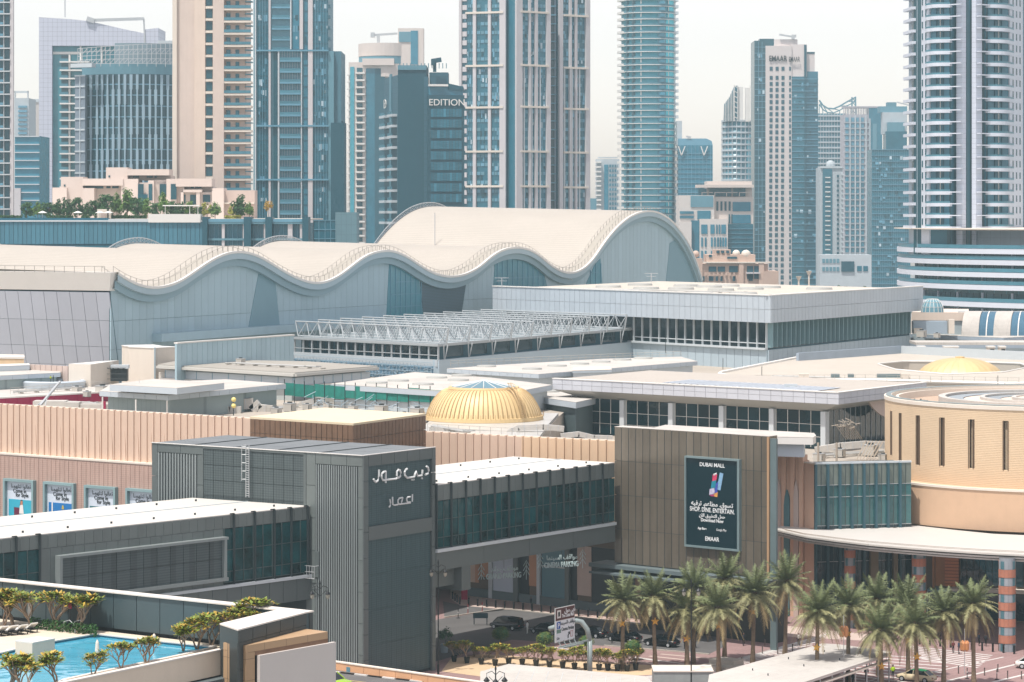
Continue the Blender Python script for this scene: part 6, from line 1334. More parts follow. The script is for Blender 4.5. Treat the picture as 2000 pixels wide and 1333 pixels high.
def grey_tower():
    t = T('signed_tower', 'dark grey panelled tower with large Arabic lettering between the two covered bridges', 'tower', (-17.7, 328, 0)); A, C, B_ = Vector((-45.2, 346.9)), Vector((-17.7, 328)), Vector((-9.45, 340.1)); D_ = A + B_ - C; zt = 27.4
    b = MB(); cen = (A + B_)/2; b.prism([tuple(p + (cen-p).normalized()*.5) for p in (A, C, B_, D_)], 0, zt - .3); t.part('core', b, DARKM)
    f = t.face(A, C); g = t.face(C, B_)
    S = f.s; zr = zt
    # left face: frame, ribs, screen
    def panels(F_, s0, s1, z0, z1, w, h, m, out, nm='panel', gap=.03):
        k = max(1, round((s1-s0)/w)); r = max(1, round((z1-z0)/h))
        for i in range(k):
            for j in range(r): F_.box(nm, m, s0 + (s1-s0)*i/k + gap, s0 + (s1-s0)*(i+1)/k - gap, z0 + (z1-z0)*j/r + gap, z0 + (z1-z0)*(j+1)/r - gap, out, .3)
    panels(f, 0, S(308), 15, zr, 1.2, 4.3, FRAM, 0); panels(f, S(308), S(397), zr - 1.1, zr, 4, 1.1, FRAM, 0); panels(f, S(385), S(397), 15, zr - 1.1, 1, 4.3, FRAM, 0)
    f.box('rib_backing', CLAD, S(308), S(385), 15, zr - 1.1, -.25, .2)
    for i in range(14): w = (S(385)-S(308))/14; f.box('rib', RIBM, S(308) + i*w + .05, S(308) + i*w + w*.62, 15, zr - 1.15, .02, .3)
    panels(f, S(397), S(593), 17.5, zr - .35, 1.55, 2.0, SCR, -.05, 'screen_panel'); f.box('reveal', FRAM, S(593), S(598), 17, zr, .05, .5); f.box('top_rail', FRAM, S(397), S(598), zr - .3, zr, .05, .4)
    panels(f, S(598), S(616), 0, zr, 1.2, 3.9, CLAD, 0); panels(f, S(616), S(708), zr - 1.3, zr, 2.3, 1.3, CLAD, 0); panels(f, S(699), f.W, 0, zr - 1.3, .6, 3.9, CLAD, 0)
    f.box('rib_backing', CLAD, S(616), S(699), 0, zr - 1.3, -.25, .2)
    for i in range(19): w = (S(699)-S(616))/19; f.box('rib', RIBM, S(616) + i*w + .04, S(616) + i*w + w*.62, 0, zr - 1.35, .02, .3)
    # right face
    W = g.W; e = 1.0
    panels(g, 0, e, 0, zr, 1.0, 3.0, FRAM, .1); panels(g, W - .75, W, 0, zr, .8, 3.0, FRAM, .1); panels(g, e, W - .75, zr - 1.35, zr, 2.5, 1.35, FRAM, .1); zm1, zm0 = 18.9, 17.2; panels(g, e, W - .75, zm0, zm1, 12, 1.7, FRAM, .1)
    panels(g, e, W - .75, zm1, zr - 1.35, .98, 3.5, SCR2, -.2, 'screen_panel', .012); panels(g, e, W - .75, .4, zm0, .98, 4.2, SCR2, -.2, 'screen_panel', .012)
    # roof of grey sheets
    for i in range(5):
        for j in range(3):
            p = A + (C-A)*((i + .5)/5) + (D_-A)*((j + .5)/3); t.box('roof_sheet', mat('tower_roof', '#6d7173', .6, .15, .5, .05), (p.x, p.y, zt - .1), (f.W/5 - .1, W/3 - .1, .2), f.rz)
    for i in range(4):
        p = A + (C-A)*((i + 1)/5); b = MB(); q = p + (D_-A); b.tube([(p.x, p.y, zt + .05), (q.x, q.y, zt + .05)], .05, 4); t.part('roof_cable', b, DARKM)
    f.box('edge_trim', WHITE, 0, f.W, zt, zt + .08, .12, .25); g.box('edge_trim', WHITE, 0, g.W, zt, zt + .08, .12, .25)
    # ladder
    b = MB(); s = S(487)
    for d in (-.25, .25): b.tube([f.pt(s + d, 21.5, .35), f.pt(s + d, 27.9, .35)], .05, 4); 
    for i in range(22): b.tube([f.pt(s - .25, 21.7 + i*.28, .35), f.pt(s + .25, 21.7 + i*.28, .35)], .035, 4)
    b.tube([f.pt(s - .7, 23.5, .6), f.pt(s - .7, 27.8, .6), f.pt(s - .2, 27.9, .4)], .04, 4)
    for i in range(5): b.tube([f.pt(s - .7, 23.7 + i, .6), f.pt(s - .25, 23.7 + i, .4)], .03, 4)
    t.part('roof_ladder', b, STEEL)
    # little cage at the bridge end
    b = MB()
    for i in range(5): b.tube([f.pt(S(603) + i*.4, 12.4, .9), f.pt(S(603) + i*.4, 13.9, .9)], .035, 4)
    for zz in (12.4, 13.2, 13.9): b.tube([f.pt(S(603), zz, .9), f.pt(S(603) + 1.6, zz, .9)], .035, 4)
    b.tube([f.pt(S(603), 12.4, 0), f.pt(S(603) + 1.6, 12.4, .9)], .04, 4); b.tube([f.pt(S(603) + 1.6, 13.9, 0), f.pt(S(603) + 1.6, 13.9, .9)], .04, 4); t.part('service_cage', b, STEEL); f.box('service_door', FRAM, S(616), S(624), 12.5, 15.6, .12, .1)
    # lettering, traced as bent bars (photo pixels on the wall)
    LET = mat('sign_letter', '#c9cccc', .4)
    def zx(pts): return [(x/7.8412 + 690, y/7.8412 + 870) for x, y in pts]
    def letters(nm, groups, r):
        for q in groups:
            b = MB(); b.tube([g.pt(g.s(x), g.z(x, y), .35) for x, y in zx(q)], r, 6); o = t.part(nm, b, LET)
    big = [[(1085,320),(1112,345),(1120,390),(1110,430),(1068,450)], [(1025,372),(1022,430),(1015,460),(950,470),(925,400),(905,450),(900,480),(850,490),(790,498),(757,460),(750,410),(765,375),(790,358)],
           [(680,385),(655,372),(633,400),(632,460),(655,500),(685,470),(692,420),(680,385)], [(632,500),(620,512),(540,520),(465,528)], [(462,400),(460,575)], [(462,400),(430,405),(402,435),(397,490),(420,535),(465,530)], [(360,372),(358,470),(340,540),(310,562),(285,540),(275,515)],
           [(1012,502),(1020,506)], [(858,524),(866,528)], [(884,522),(892,526)]]
    small = [[(870,750),(868,862)], [(840,785),(800,792),(782,810),(785,850),(800,870),(838,868)], [(838,880),(770,888),(700,898),(705,860),(722,800)], [(720,800),(670,808),(648,840),(650,880),(668,902),(720,893)], [(565,790),(568,905),(600,915),(648,905)], [(525,825),(535,880),(530,920),(515,950)]]
    letters('large_letter', big, .13); letters('small_letter', small, .10)
    t.done(); return f, g
TF, TG = grey_tower()
def bridge(label, P, Q, wdir, width, zt, zf, zg, zflange, zb, spec, loc):
    """covered bridge: roof zt, fascia bottom zf, glass bottom zg, girder bottom zb, seen side P->Q"""
    t = T('covered_footbridge', label, 'bridge', loc); P, Q, wd = Vector(P), Vector(Q), Vector(wdir).normalized(); f = t.face(P, Q)
    b = MB(); b.prism([tuple(P), tuple(Q), tuple(Q + wd*width), tuple(P + wd*width)], zt - .25, zt); t.part('roof', b, GANG)
    b = MB(); m = P + wd*width*.52; m2 = Q + wd*width*.52; b.tube([(m.x, m.y, zt + .03), (m2.x, m2.y, zt + .03)], .05, 4); t.part('roof_seam', b, GREYP)
    k = max(2, int(f.W/6))
    for i in range(k):
        for r in (.14, .8):
            p = P + (Q-P)*((i + .5)/k) + wd*width*r; t.box('roof_hook', DARKM, (p.x, p.y, zt + .12), (.22, .12, .24), f.rz)
    i0 = P + wd*.6; b = MB(); b.prism([tuple(P + wd*.45 ), tuple(Q + wd*.45), tuple(Q + wd*(width-.4)), tuple(P + wd*(width-.4))], zb, zt - .3); t.part('core', b, mat('bridge_interior', '#1c2626', .6))
    return t, f
def left_bridge():
    P, Q = (-24.3 - .68*62, 332.5 - .733*62), (-24.3, 332.5)
    t, f = bridge('left covered footbridge with a white roof and a framed mesh screen on its side', P, Q, (-.85, .53), 18, 21, 18.9, 12.9, 12.6, 9.8, None, (-45, 310, 0))
    S = f.s; W = f.W
    k = int(W/1.25)
    for i in range(k): f.box('fascia_panel', CLAD, i*W/k + .02, (i+1)*W/k - .02, 19.4, 20.9, .02, .3)
    def pan(x0, x1, z0, z1, n, m=CLAD, out=0, nm='panel'):
        s0, s1 = S(x0), S(x1)
        for i in range(n): f.box(nm, m, s0 + (s1-s0)*i/n + .02, s0 + (s1-s0)*(i+1)/n - .02, z0, z1, out, .3)
    pan(76, 437, 12.8, 19.36, 17); pan(-90, 76, 12.8, 14, 6)
    # glass bays
    for x0, x1, n in ((437, 604, 9), (-90, 76, 7)):
        s0, s1 = S(x0), S(x1); w = (s1 - s0)/n
        for i in range(n):
            for z0, z1 in ((13.1, 14.3), (14.35, 16.8), (16.85, 19.3)): f.box('window', BG, s0 + i*w + .03, s0 + (i+1)*w - .03, z0, z1, .02, .1)
            f.box('mullion', MULL, s0 + i*w - .05, s0 + i*w + .05, 13, 19.4, .12, .15)
        for zz in (13.05, 14.3, 16.82): f.box('transom', MULL, s0, s1, zz, zz + .08, .1, .12)
    for x in (30, 76, 455, 496, 534, 567, 599): f.box('bracket', DARKM, S(x) - .06, S(x) + .06, 12.8, 21.05, .35, .3); f.box('bracket_arm', DARKM, S(x) - .5, S(x) + .1, 21.0, 21.12, .2, .2)
    # mesh screen
    a, c = S(112), S(433); 
    for z0, z1 in ((18.2, 18.5), (13.4, 13.8)): f.box('screen_frame', RIBM, a - .3, c + .3, z0, z1, .9, .9)
    for s in (a, c): f.box('screen_frame', RIBM, s - .3, s + .05, 13.8, 18.2, .9, .9)
    n = 12
    for i in range(n):
        for z0, z1 in ((13.82, 15.95), (16.0, 18.18)): f.box('screen_panel', SCR, a + .1 + (c-a-.4)*i/n + .03, a + .1 + (c-a-.4)*(i+1)/n - .03, z0, z1, .45, .1)
    f.box('flange', LGREY, 0, W, 12.45, 12.8, .35, .5); 
    k = int(W/2.2)
    for i in range(k): f.box('girder_panel', FRAM, i*W/k + .03, (i+1)*W/k - .03, 9.8, 12.42, .1, .3)
    t.done()
left_bridge()
def right_bridge():
    P, Q = (-9.4, 340.0), (13.75, 370.6)
    t, f = bridge('right covered footbridge with a long dark glass side, joining tower and bronze box', P, Q, (-.825, .565), 16.5, 22.8, 20.7, 14.9, 14.5, 12.2, None, (0, 350, 0))
    W = f.W; n = 26; w = W/n
    for i in range(n):
        f.box('fascia_panel', CLAD, i*w + .02, (i+1)*w - .02, 20.8, 22.7, .02, .3)
        for z0, z1 in ((15.0, 16.2), (16.28, 18.4), (18.48, 20.7)): f.box('window', BG, i*w + .03, (i+1)*w - .03, z0, z1, .02, .1)
        f.box('mullion', MULL, i*w - .04, i*w + .04, 14.9, 20.8, .12, .15)
        if i % 2 == 0: f.box('bracket', DARKM, i*w - .06, i*w + .06, 14.9, 22.9, .3, .3); f.box('bracket_arm', DARKM, i*w - .6, i*w + .1, 22.82, 22.94, .2, .2)
    for zz in (14.95, 16.2, 18.4): f.box('transom', MULL, 0, W, zz, zz + .08, .1, .12)
    f.box('flange', LGREY, 0, W, 14.45, 14.85, .35, .5); k = 4
    for i in range(k): f.box('girder_panel', FRAM, i*W/k + .03, (i+1)*W/k - .03, 12.2, 14.42, .1, .3)
    # column and cross beam
    p = f.pt(1.5, 0, -2.5); b = MB(); b.lathe([(.9, 0), (.9, 10.3)], (p.x, p.y), 20); t.part('column', b, CLAD, smooth=True)
    f.box('cross_beam', FRAM, .3, 5.2, 9.9, 12.2, -1.2, 2.5); f.box('beam_end', FRAM, 5.2, 7.0, 9.2, 12.2, .0, 4)
    p = f.pt(6.0, 0, -9); b = MB(); b.lathe([(.55, 0), (.55, 10)], (p.x, p.y), 16); t.part('column', b, FRAM, smooth=True)
    t.done()
    # hanging parking signs
    LET = mat('sign_outline', '#cfe4e4', .4)
    for i, (x0, x1, y, word, ar) in enumerate(((935, 1033, 1128, 'GRAND PARKING', 'جراند باركينج'.replace('ك', 'ق')), (1050, 1143, 1106, 'CINEMA PARKING', 'مواقف السينما'))):
        D = 372 if i == 0 else 383; s = T('hanging_sign', ['outline letters GRAND PARKING with double arrows hanging under the bridge', 'outline letters CINEMA PARKING with double arrows hanging under the bridge'][i], 'sign', dp((x0+x1)/2, y, D)); c = dp((x0+x1)/2, y, D)
        h = Face(s, (c - Vector((.565, .825, 0))*6).xy, (c + Vector((.565, .825, 0))*6).xy)
        h = Face(s, (c - Vector((.9, .43, 0))*4.5).xy, (c + Vector((.9, .43, 0))*4.5).xy)
        put_text('word', word, 1.05, LET, h, 4.5, h.z((x0+x1)/2, y + 2), s.o, 0, .05, sx=.62, loc0=s.loc, weight=.02); put_text('arabic_word', arabic(ar) if i else arabic('مواقف جراند'), .9, LET, h, 4.6, h.z((x0+x1)/2, y - 13), s.o, 0, .05, sx=.9, loc0=s.loc)
        for e, xx in ((0, x0 + 5), (1, x1 - 5)):
            b = MB(); ss = h.s(xx); zz = h.z(xx, y + 3)
            for k in range(3):
                u = zz + k*.62 + (.5 if e else -.1); b.tube([h.pt(ss - .45, u, 0), h.pt(ss, u + .75, 0), h.pt(ss + .45, u, 0)], .05, 4)
            b.tube([h.pt(ss, zz - .1, 0), h.pt(ss, zz + 2.2, 0)], .04, 4); s.part('double_arrow', b, LET)
        b = MB()
        for u in (1, 4.5, 8): b.tube([h.pt(u, h.z((x0+x1)/2, y - 8), 0), h.pt(u, 12.3, 0)], .02, 4)
        s.part('wires', b, DARKM); s.done()
right_bridge()
def ground_floor():
    """ground floor shopfront wall seen beneath the right bridge"""
    A, B_ = gp(860, 1156, 0).xy, gp(1270, 1207, 0).xy; t = T('shopfront_wall', 'ground floor wall of orange stone, white hoardings and grey piers under the right bridge', 'wall', (10, 395, 0)); f = Face(t, A, B_); S = f.s
    OR = mat('orange_stone', '#bd8d6d', .75, .10, .4, streak=.06); WB = mat('white_hoarding', '#b9c2cf', .5, .04, .6)
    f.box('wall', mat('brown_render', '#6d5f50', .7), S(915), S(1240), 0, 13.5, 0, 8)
    for x0, x1, z0, z1, m, nm, o in ((920,929,2,11,PK,'stone_panel',.1),(929,936,2,11,OR,'stone_panel',.12),(938,958,3,11,OR,'stone_panel',.14),(958,965,0,12,LGREY,'pier',.5),(966,1008,.4,11,WB,'hoarding',.3),(1008,1017,0,12,CLAD,'pier',.7),(1017,1034,0,9,DARKM,'opening',.1),(1035,1053,2.5,9,OR,'stone_panel',.2),(1053,1059,0,10,LGREY,'pier',.6),(1060,1108,.8,8.5,mat('pale_glazing', '#587d88', .3),'glazing',.2),(1108,1116,0,9,CLAD,'pier',.6),(1116,1128,0,9,DARKM,'opening',.1),(1129,1156,2,9,PINKB,'stone_panel',.2),(1156,1240,0,9,DARKM,'opening',.05)):
        f.box(nm, m, S(x0), S(x1), z0, z1, o, .4)
    f.box('hoarding_seam', LGREY, S(984), S(984) + .1, 8, 11, .34, .1); f.box('transom', LGREY, S(1060), S(1108), 5.5, 5.7, .3, .2); f.box('plinth', LEDGE, S(915), S(1240), 0, 1.2, .45, .4)
    t.done()
    t = T('maroon_pillar', 'slim maroon pillar beyond the tower foot under the bridge', 'pillar', gp(907, 1172, 0)); p = gp(907, 1172, 0); b = MB(); b.box(p.x - .45, p.x + .45, p.y, p.y + .5, 0, 4.4); t.part('pillar', b, mat('maroon', '#9c1140', .5)); t.done()
ground_floor()
def clad_main():
    A, C = Vector(gp(1200, 832, 27.6).xy), Vector(gp(1502, 851, 27.6).xy); B_ = C + V*2.2
    t = clad_box('clad_building', 'bronze grey clad box carrying the tall dark billboard', A, C, B_, 27.5, 9.2, BRZ2, 1.22, 4, ROOFW, .0, 'building')
    f = t.face(A, C)
    rb = rblock('rounded_roof_block', 'white roofed block with a rounded eave behind the bronze clad box', [(1245,843),(1500,853),(1588,855),(1594,851),(1590,846),(1300,830)], 25.6, 22.8, GP2, ROOFW, 1.0, 1.6, 'building', fascia=WHITE); rb.done()
    
    h = Face(t, C, C + U*.8); h.box('orange_edge', mat('edge_tan', '#a58565', .6), -.25, .05, 9.2, 27.4, .12, .3); h.box('grey_edge', mat('grey_edge', '#5c6b6d', .5), .1, 1.0, 0, 27.2, -.1, .4)
    # canopy ledges under the box
    f.box('under_ledge', LEDGE, -3, f.W + 1, 8.6, 9.1, 1.8, 4); f.box('under_ledge', LEDGE, -2, f.W*.62, 7.9, 8.15, 3.0, 4.5)
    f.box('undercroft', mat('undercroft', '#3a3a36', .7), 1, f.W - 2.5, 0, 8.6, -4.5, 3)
    b = MB()
    for i, (u, v) in enumerate(((4.0, 14.2), (4.4, 14.5), (4.9, 14.1), (5.3, 14.3))): pass
    t.done()
    p = T('billboard', 'tall dark billboard with white words and a coloured bottle shaped picture on the bronze box', 'billboard', f.pt(f.s(1395), 12)); g = Face(p, A, C); s0, s1 = g.s(1341.5), g.s(1448.5); z1, z0 = g.z(1342, 890), g.z(1342, 1067)
    fr = mat('billboard_frame', '#728486', .4); g.box('frame', fr, s0, s1, z1 - .25, z1, .55, .55); g.box('frame', fr, s0, s1, z0, z0 + .25, .55, .55); g.box('frame', fr, s0, s0 + .2, z0 + .25, z1 - .25, .55, .55); g.box('frame', fr, s1 - .35, s1, z0 + .25, z1 - .25, .55, .55)
    g.box('panel', mat('billboard_navy', '#06262e', .35, .02), s0 + .2, s1 - .35, z0 + .25, z1 - .25, .3, .3); TX = mat('print_pure_white', '#dfe3e3', .5, 0, rand=0); c = (s0 + s1)/2 - .08
    for tx, y, sz, sx in (('DUBAI MALL', 912, .72, 1.0), ('SHOP. DINE. ENTERTAIN.', 1001, .82, .78), ('Download Now', 1020, .62, .9), ('App Store', 1036, .42, .8), ('EMAAR', 1057, .78, .9)):
        put_text('printed_line', tx, sz, TX, g, c - (1.6 if tx == 'App Store' else 0), g.z(1395, y), p.o, .33, .01, sx=sx, weight=.012, loc0=p.loc)
    put_text('printed_line', 'Google Play', .42, TX, g, c + 1.5, g.z(1412, 1037.5), p.o, .33, .01, sx=.8, loc0=p.loc)
    for tx, y, sz in (('تسوق. مطاعم. ترفيه', 989, .85), ('حمل التطبيق الان', 1011, .6)):
        put_text('printed_line', arabic(tx), sz, TX, g, c, g.z(1395, y), p.o, .33, .01, loc0=p.loc, weight=.01)
    # coloured slanted picture
    q = lambda x, y: g.pt(g.s(x), g.z(x, y), .34)
    for cm, pts in (('#7fa6c4', [(1409,923),(1416,925),(1410,958),(1403,956)]), ('#c43a5e', [(1395,927),(1404,926),(1402,938),(1394,940)]), ('#1f7f92', [(1393,940),(1402,938),(1400,954),(1391,955)]), ('#3f4fa8', [(1401,945),(1406,940),(1404,962),(1398,964)]), ('#b9b4c8', [(1389,955),(1398,953),(1400,966),(1388,967)]), ('#c98f4a', [(1396,964),(1405,961),(1404,971),(1398,970)]), ('#a8356a', [(1388,966),(1396,965),(1399,970),(1391,969)]), ('#dfe3e3', [(1396,926),(1403,923),(1402,928),(1397,930)])):
        b = MB(); b.add([q(*a) for a in pts], [(3,2,1,0)]); p.part('printed_patch', b, mat('print_' + cm, cm, .5, .3, 3))
    p.done()
    # portal beside it
    t = T('arched_portal', 'orange stone portal with tall pointed niches right of the bronze clad box', 'wall', C.to_3d() + Vector((2, 0, 0))); A3 = gp(1511, 885, 22.6).xy; B3 = gp(1571, 889, 22.6).xy; f = Face(t, A3, B3); PT = mat('portal_stone', '#cba78f', .8, .05, .3, .04, streak=.08)
    w = f.W; k = 7
    for i in range(k): f.box('pilaster', PT, i*w/k, (i + .86)*w/k, 0, 22.6 - (.5 if i % 2 else 0), .0 + (.25 if i % 2 == 0 else 0), 1.2)
    f.box('backing', PT, 0, w, 0, 21.8, -.25, 1)
    for x0, x1, zt, m in ((1533, 1544, 17.6, mat('niche_glass', '#4f7277', .3)), (1518, 1527, 19, PINKB), (1552, 1561, 19, PINKB)):
        s0, s1 = f.s(x0), f.s(x1); mid = (s0 + s1)/2; b = MB(); pts = [(s0, 0), (s1, 0), (s1, zt - 2.2), (s1 - .15, zt - 1.0), (mid, zt), (s0 + .15, zt - 1.0), (s0, zt - 2.2)]; a = [f.pt(s, z, .3) for s, z in pts]; c_ = [f.pt(s, z, -.1) for s, z in pts]; n = len(pts)
        b.add(a + c_, [tuple(range(n)), tuple(range(2*n-1, n-1, -1))] + [(i, i+n, (i+1) % n + n, (i+1) % n) for i in range(n)]); t.part('pointed_niche', b, m)
    for i in range(3): f.box('merlon', PT, w*(.3 + i*.22), w*(.3 + i*.22) + .4, 22.5, 23.1, .2, .5)
    g = Face(t, B3, gp(1592, 906, 21.6).xy); g.box('return_wall', PT, 0, g.W, 0, 21.5, 0, 1); g.box('return_coping', CREAM, 0, g.W, 21.5, 21.65, .1, 1.2); t.done()
clad_main()
def glass_front():
    A, B_ = gp(1592, 906, 21.6).xy, gp(1780, 902, 21.6).xy; t = T('glass_entrance_hall', 'glass entrance facade with a painted beige reflection above and dark vertical fins beside the brick drum', 'building', (A[0] + 6, A[1], 0)); f = Face(t, A, B_)
    f.box('core', DARKM, 0, f.W, 0, 21.2, -.2, 7); n = 16; w = f.W/n
    GT = glass('upper_glazing_reflection', '#6b736c', .12, .2, .1, scale=.3); GM = glass('mid_glazing', '#2c5a5c', .08, .5, .2, spec=.7, scale=.18, wav=.4); GL = glass('low_glazing', '#0f3038', .06, .5, .25, scale=.3, wav=.4)  # upper panes carry a beige reflection in their base colour
    for i in range(n):
        for z0, z1, m in ((18.6, 21.5, GT), (13.0, 18.54, GM), (8.0, 12.94, GL), (3.5, 7.94, GL), (0.3, 3.44, GL)): f.box('window', m, i*w + .04, (i+1)*w - .04, z0, z1, 0, .15)
        if i % 2 == 0: f.box('fin', mat('fin_dark', '#30525c', .4), i*w - .16, i*w + .16, 0.3, 21.5, .5, .5)
        f.box('mullion', MULL, i*w - .04, i*w + .04, .3, 21.5, .08, .1)
    for zz in (18.56, 16.9, 12.95, 7.95): f.box('transom', STEEL, 0, f.W, zz, zz + .06, .08, .1)
    f.box('coping', LGREY, 0, f.W, 21.5, 21.75, .1, .5)
    for x0, x1 in ((1697, 1712), (1742, 1750)): f.box('stone_pier', mat('pier_stone', '#8c7a62', .8), f.s(x0), f.s(x1), 0, 12.5, .8, .8)
    t.done()
glass_front()
def drum():
    c = (79.5, 404.0); R_ = 24.8; zt = 29.6; t = T('brick_drum', 'huge round pale brick drum with tall slit windows and ringed roof at the right edge', 'building', (c[0], c[1], 0))
    BRK = mat('golden_brick', '#d0b899', .85, .06, .3, .03)
    a0, a1 = math.pi*.92, math.pi*1.66; slits = [math.pi + math.asin(0)] ; 
    # columns of slits given by photo columns
    def ang(x):
        k = (x - 1000)/F; best = None
        for i in range(2000):
            a = math.pi*(.95 + .6*i/2000); X, Y = c[0] + R_*math.cos(a), c[1] + R_*math.sin(a); e = abs(X/Y - k)
            if Y < c[1] + .5 and (best is None or e < best[0]): best = (e, a)
        return best[1]
    sl = [(ang(x), z1, z0) for x, z1, z0 in ((1741, 27.6, 21.2), (1758.5, 27.5, 20.7), (1792.5, 27.5, 20.6), (1839, 27.5, 20.7), (1896.5, 27.5, 20.7), (1964, 27.5, 20.7), (2045, 27.5, 20.7))]
    # courses: alternating proud and recessed bands (real relief), cut by the slits
    b = MB(); n = 150; nz = 70; z0 = 12.0
    cut = lambda a, z: any(abs(a - s[0]) < .0145 and s[2] < z < s[1] for s in sl)
    t.q = {}
    for j in range(nz):
        za = z0 + (zt - .6 - z0)*j/nz; zb_ = z0 + (zt - .6 - z0)*(j + .86)/nz; zc_ = z0 + (zt - .6 - z0)*(j+1)/nz
        for i in range(n):
            t0, t1 = a0 + (a1-a0)*i/n, a0 + (a1-a0)*(i+1)/n
            if cut((t0+t1)/2, (za+zb_)/2): continue
            P = lambda r, a, z: (c[0] + r*math.cos(a), c[1] + r*math.sin(a), z)
            b.add([P(R_, t0, za), P(R_, t1, za), P(R_, t1, zb_), P(R_, t0, zb_), P(R_ - .07, t0, zc_), P(R_ - .07, t1, zc_), P(R_-.07, t0, za), P(R_-.07, t1, za)], [(0,1,2,3), (3,2,5,4), (0,6,7,1)])
    t.part('brick_courses', b, BRK, kind='stuff')
    b = MB(); b.lathe([(R_ - .9, 11), (R_ - .9, zt - .7)], c, 90, a0, a1); t.part('inner_wall', b, mat('slit_back', '#b09f8a', .7))
    for a, z1, z0_ in sl:
        for da in (-.0145, .0145): P = (c[0] + (R_-.4)*math.cos(a+da), c[1] + (R_-.4)*math.sin(a+da)); t.box('slit_reveal', mat('reveal_shade', '#6a5644', .6), (P[0], P[1], (z0_+z1)/2), (.95, .14, z1 - z0_), a)  # dark reveal colour paints in the shadow at the slit edges
        P = (c[0] + (R_-.6)*math.cos(a), c[1] + (R_-.6)*math.sin(a)); t.box('slit_window', mat('slit_glass', '#a8977f', .4), (P[0], P[1], (z0_+z1)/2), (.2, .5, z1 - z0_), a)
    b = MB(); b.lathe([(R_ - .1, zt - .6), (R_ + .12, zt - .6), (R_ + .12, zt - .1), (R_ - .5, zt), (R_ - 1.0, zt), (R_ - 1.0, zt - .7), (R_ - 1.6, zt - .7), (R_ - 1.6, zt - .25), (R_ - 2.0, zt - .25), (R_ - 2.0, zt - 1.2)], c, 120); t.part('parapet', b, CREAM)
    b = MB(); b.lathe([(R_ - .15, zt + .02), (R_ - .3, zt + .12), (R_ - .9, zt + .05)], c, 120); t.part('rim_rail', b, mat('rim_grey', '#7b8686', .5))
    b = MB(); b.lathe([(R_ - 1.8, zt - 1.2), (0, zt - 1.2)], c, 96); t.part('roof', b, mat('drum_roof', '#b39c88', .85, .15, .4))
    for r, w, z, m in ((17.0, 1.0, .35, ROOFW), (15.8, 2.4, -.0, mat('ring_grey', '#8d9498', .6)), (11.0, .7, .3, ROOFW), (10.2, 2.2, .0, mat('ring_grey', '')), (6.4, .6, .3, ROOFW), (13.3, 2.4, -.1, mat('pinkish_render', '')), (8.0, 1.6, -.1, mat('pinkish_render', '')), (5.8, 5.8, .1, mat('pinkish_render', ''))):
        b = MB(); b.lathe([(r, zt - 1.2), (r, zt - .5 + z), (r - w, zt - .5 + z), (r - w, zt - 1.2)], c, 96); t.part('roof_ring', b, m)
    b = MB(); rn = random.Random(5)
    for i in range(120):
        a = rn.uniform(math.pi, math.pi*1.5); r = rn.uniform(R_ - 5.5, R_ - 2.6); p = Vector((c[0] + r*math.cos(a), c[1] + r*math.sin(a), zt - 1.1)); b.box(p.x, p.x + rn.uniform(.1, .5), p.y, p.y + .2, p.z, p.z + rn.uniform(.1, .7))
    t.part('roof_clutter', b, mat('clutter_dark', '#5b625f', .7, .4, 2), kind='stuff')
    # lower smooth curved wall in front
    b = MB(); b.lathe([(R_ + 3.2, 12.6), (R_ + 3.2, 18.2), (R_ - .2, 18.2)], c, 90, math.pi*1.055, math.pi*1.7); t.part('lower_wall', b, mat('golden_plaster', '#cbaa8c', .85, .05, .8, streak=.03))
    b = MB(); b.lathe([(R_ + 3.15, 18.1), (R_ + 3.35, 18.1), (R_ + 3.35, 18.4), (R_ + 2.8, 18.4)], c, 90, math.pi*1.055, math.pi*1.7); t.part('lower_coping', b, CREAM)
    t.done()
drum()
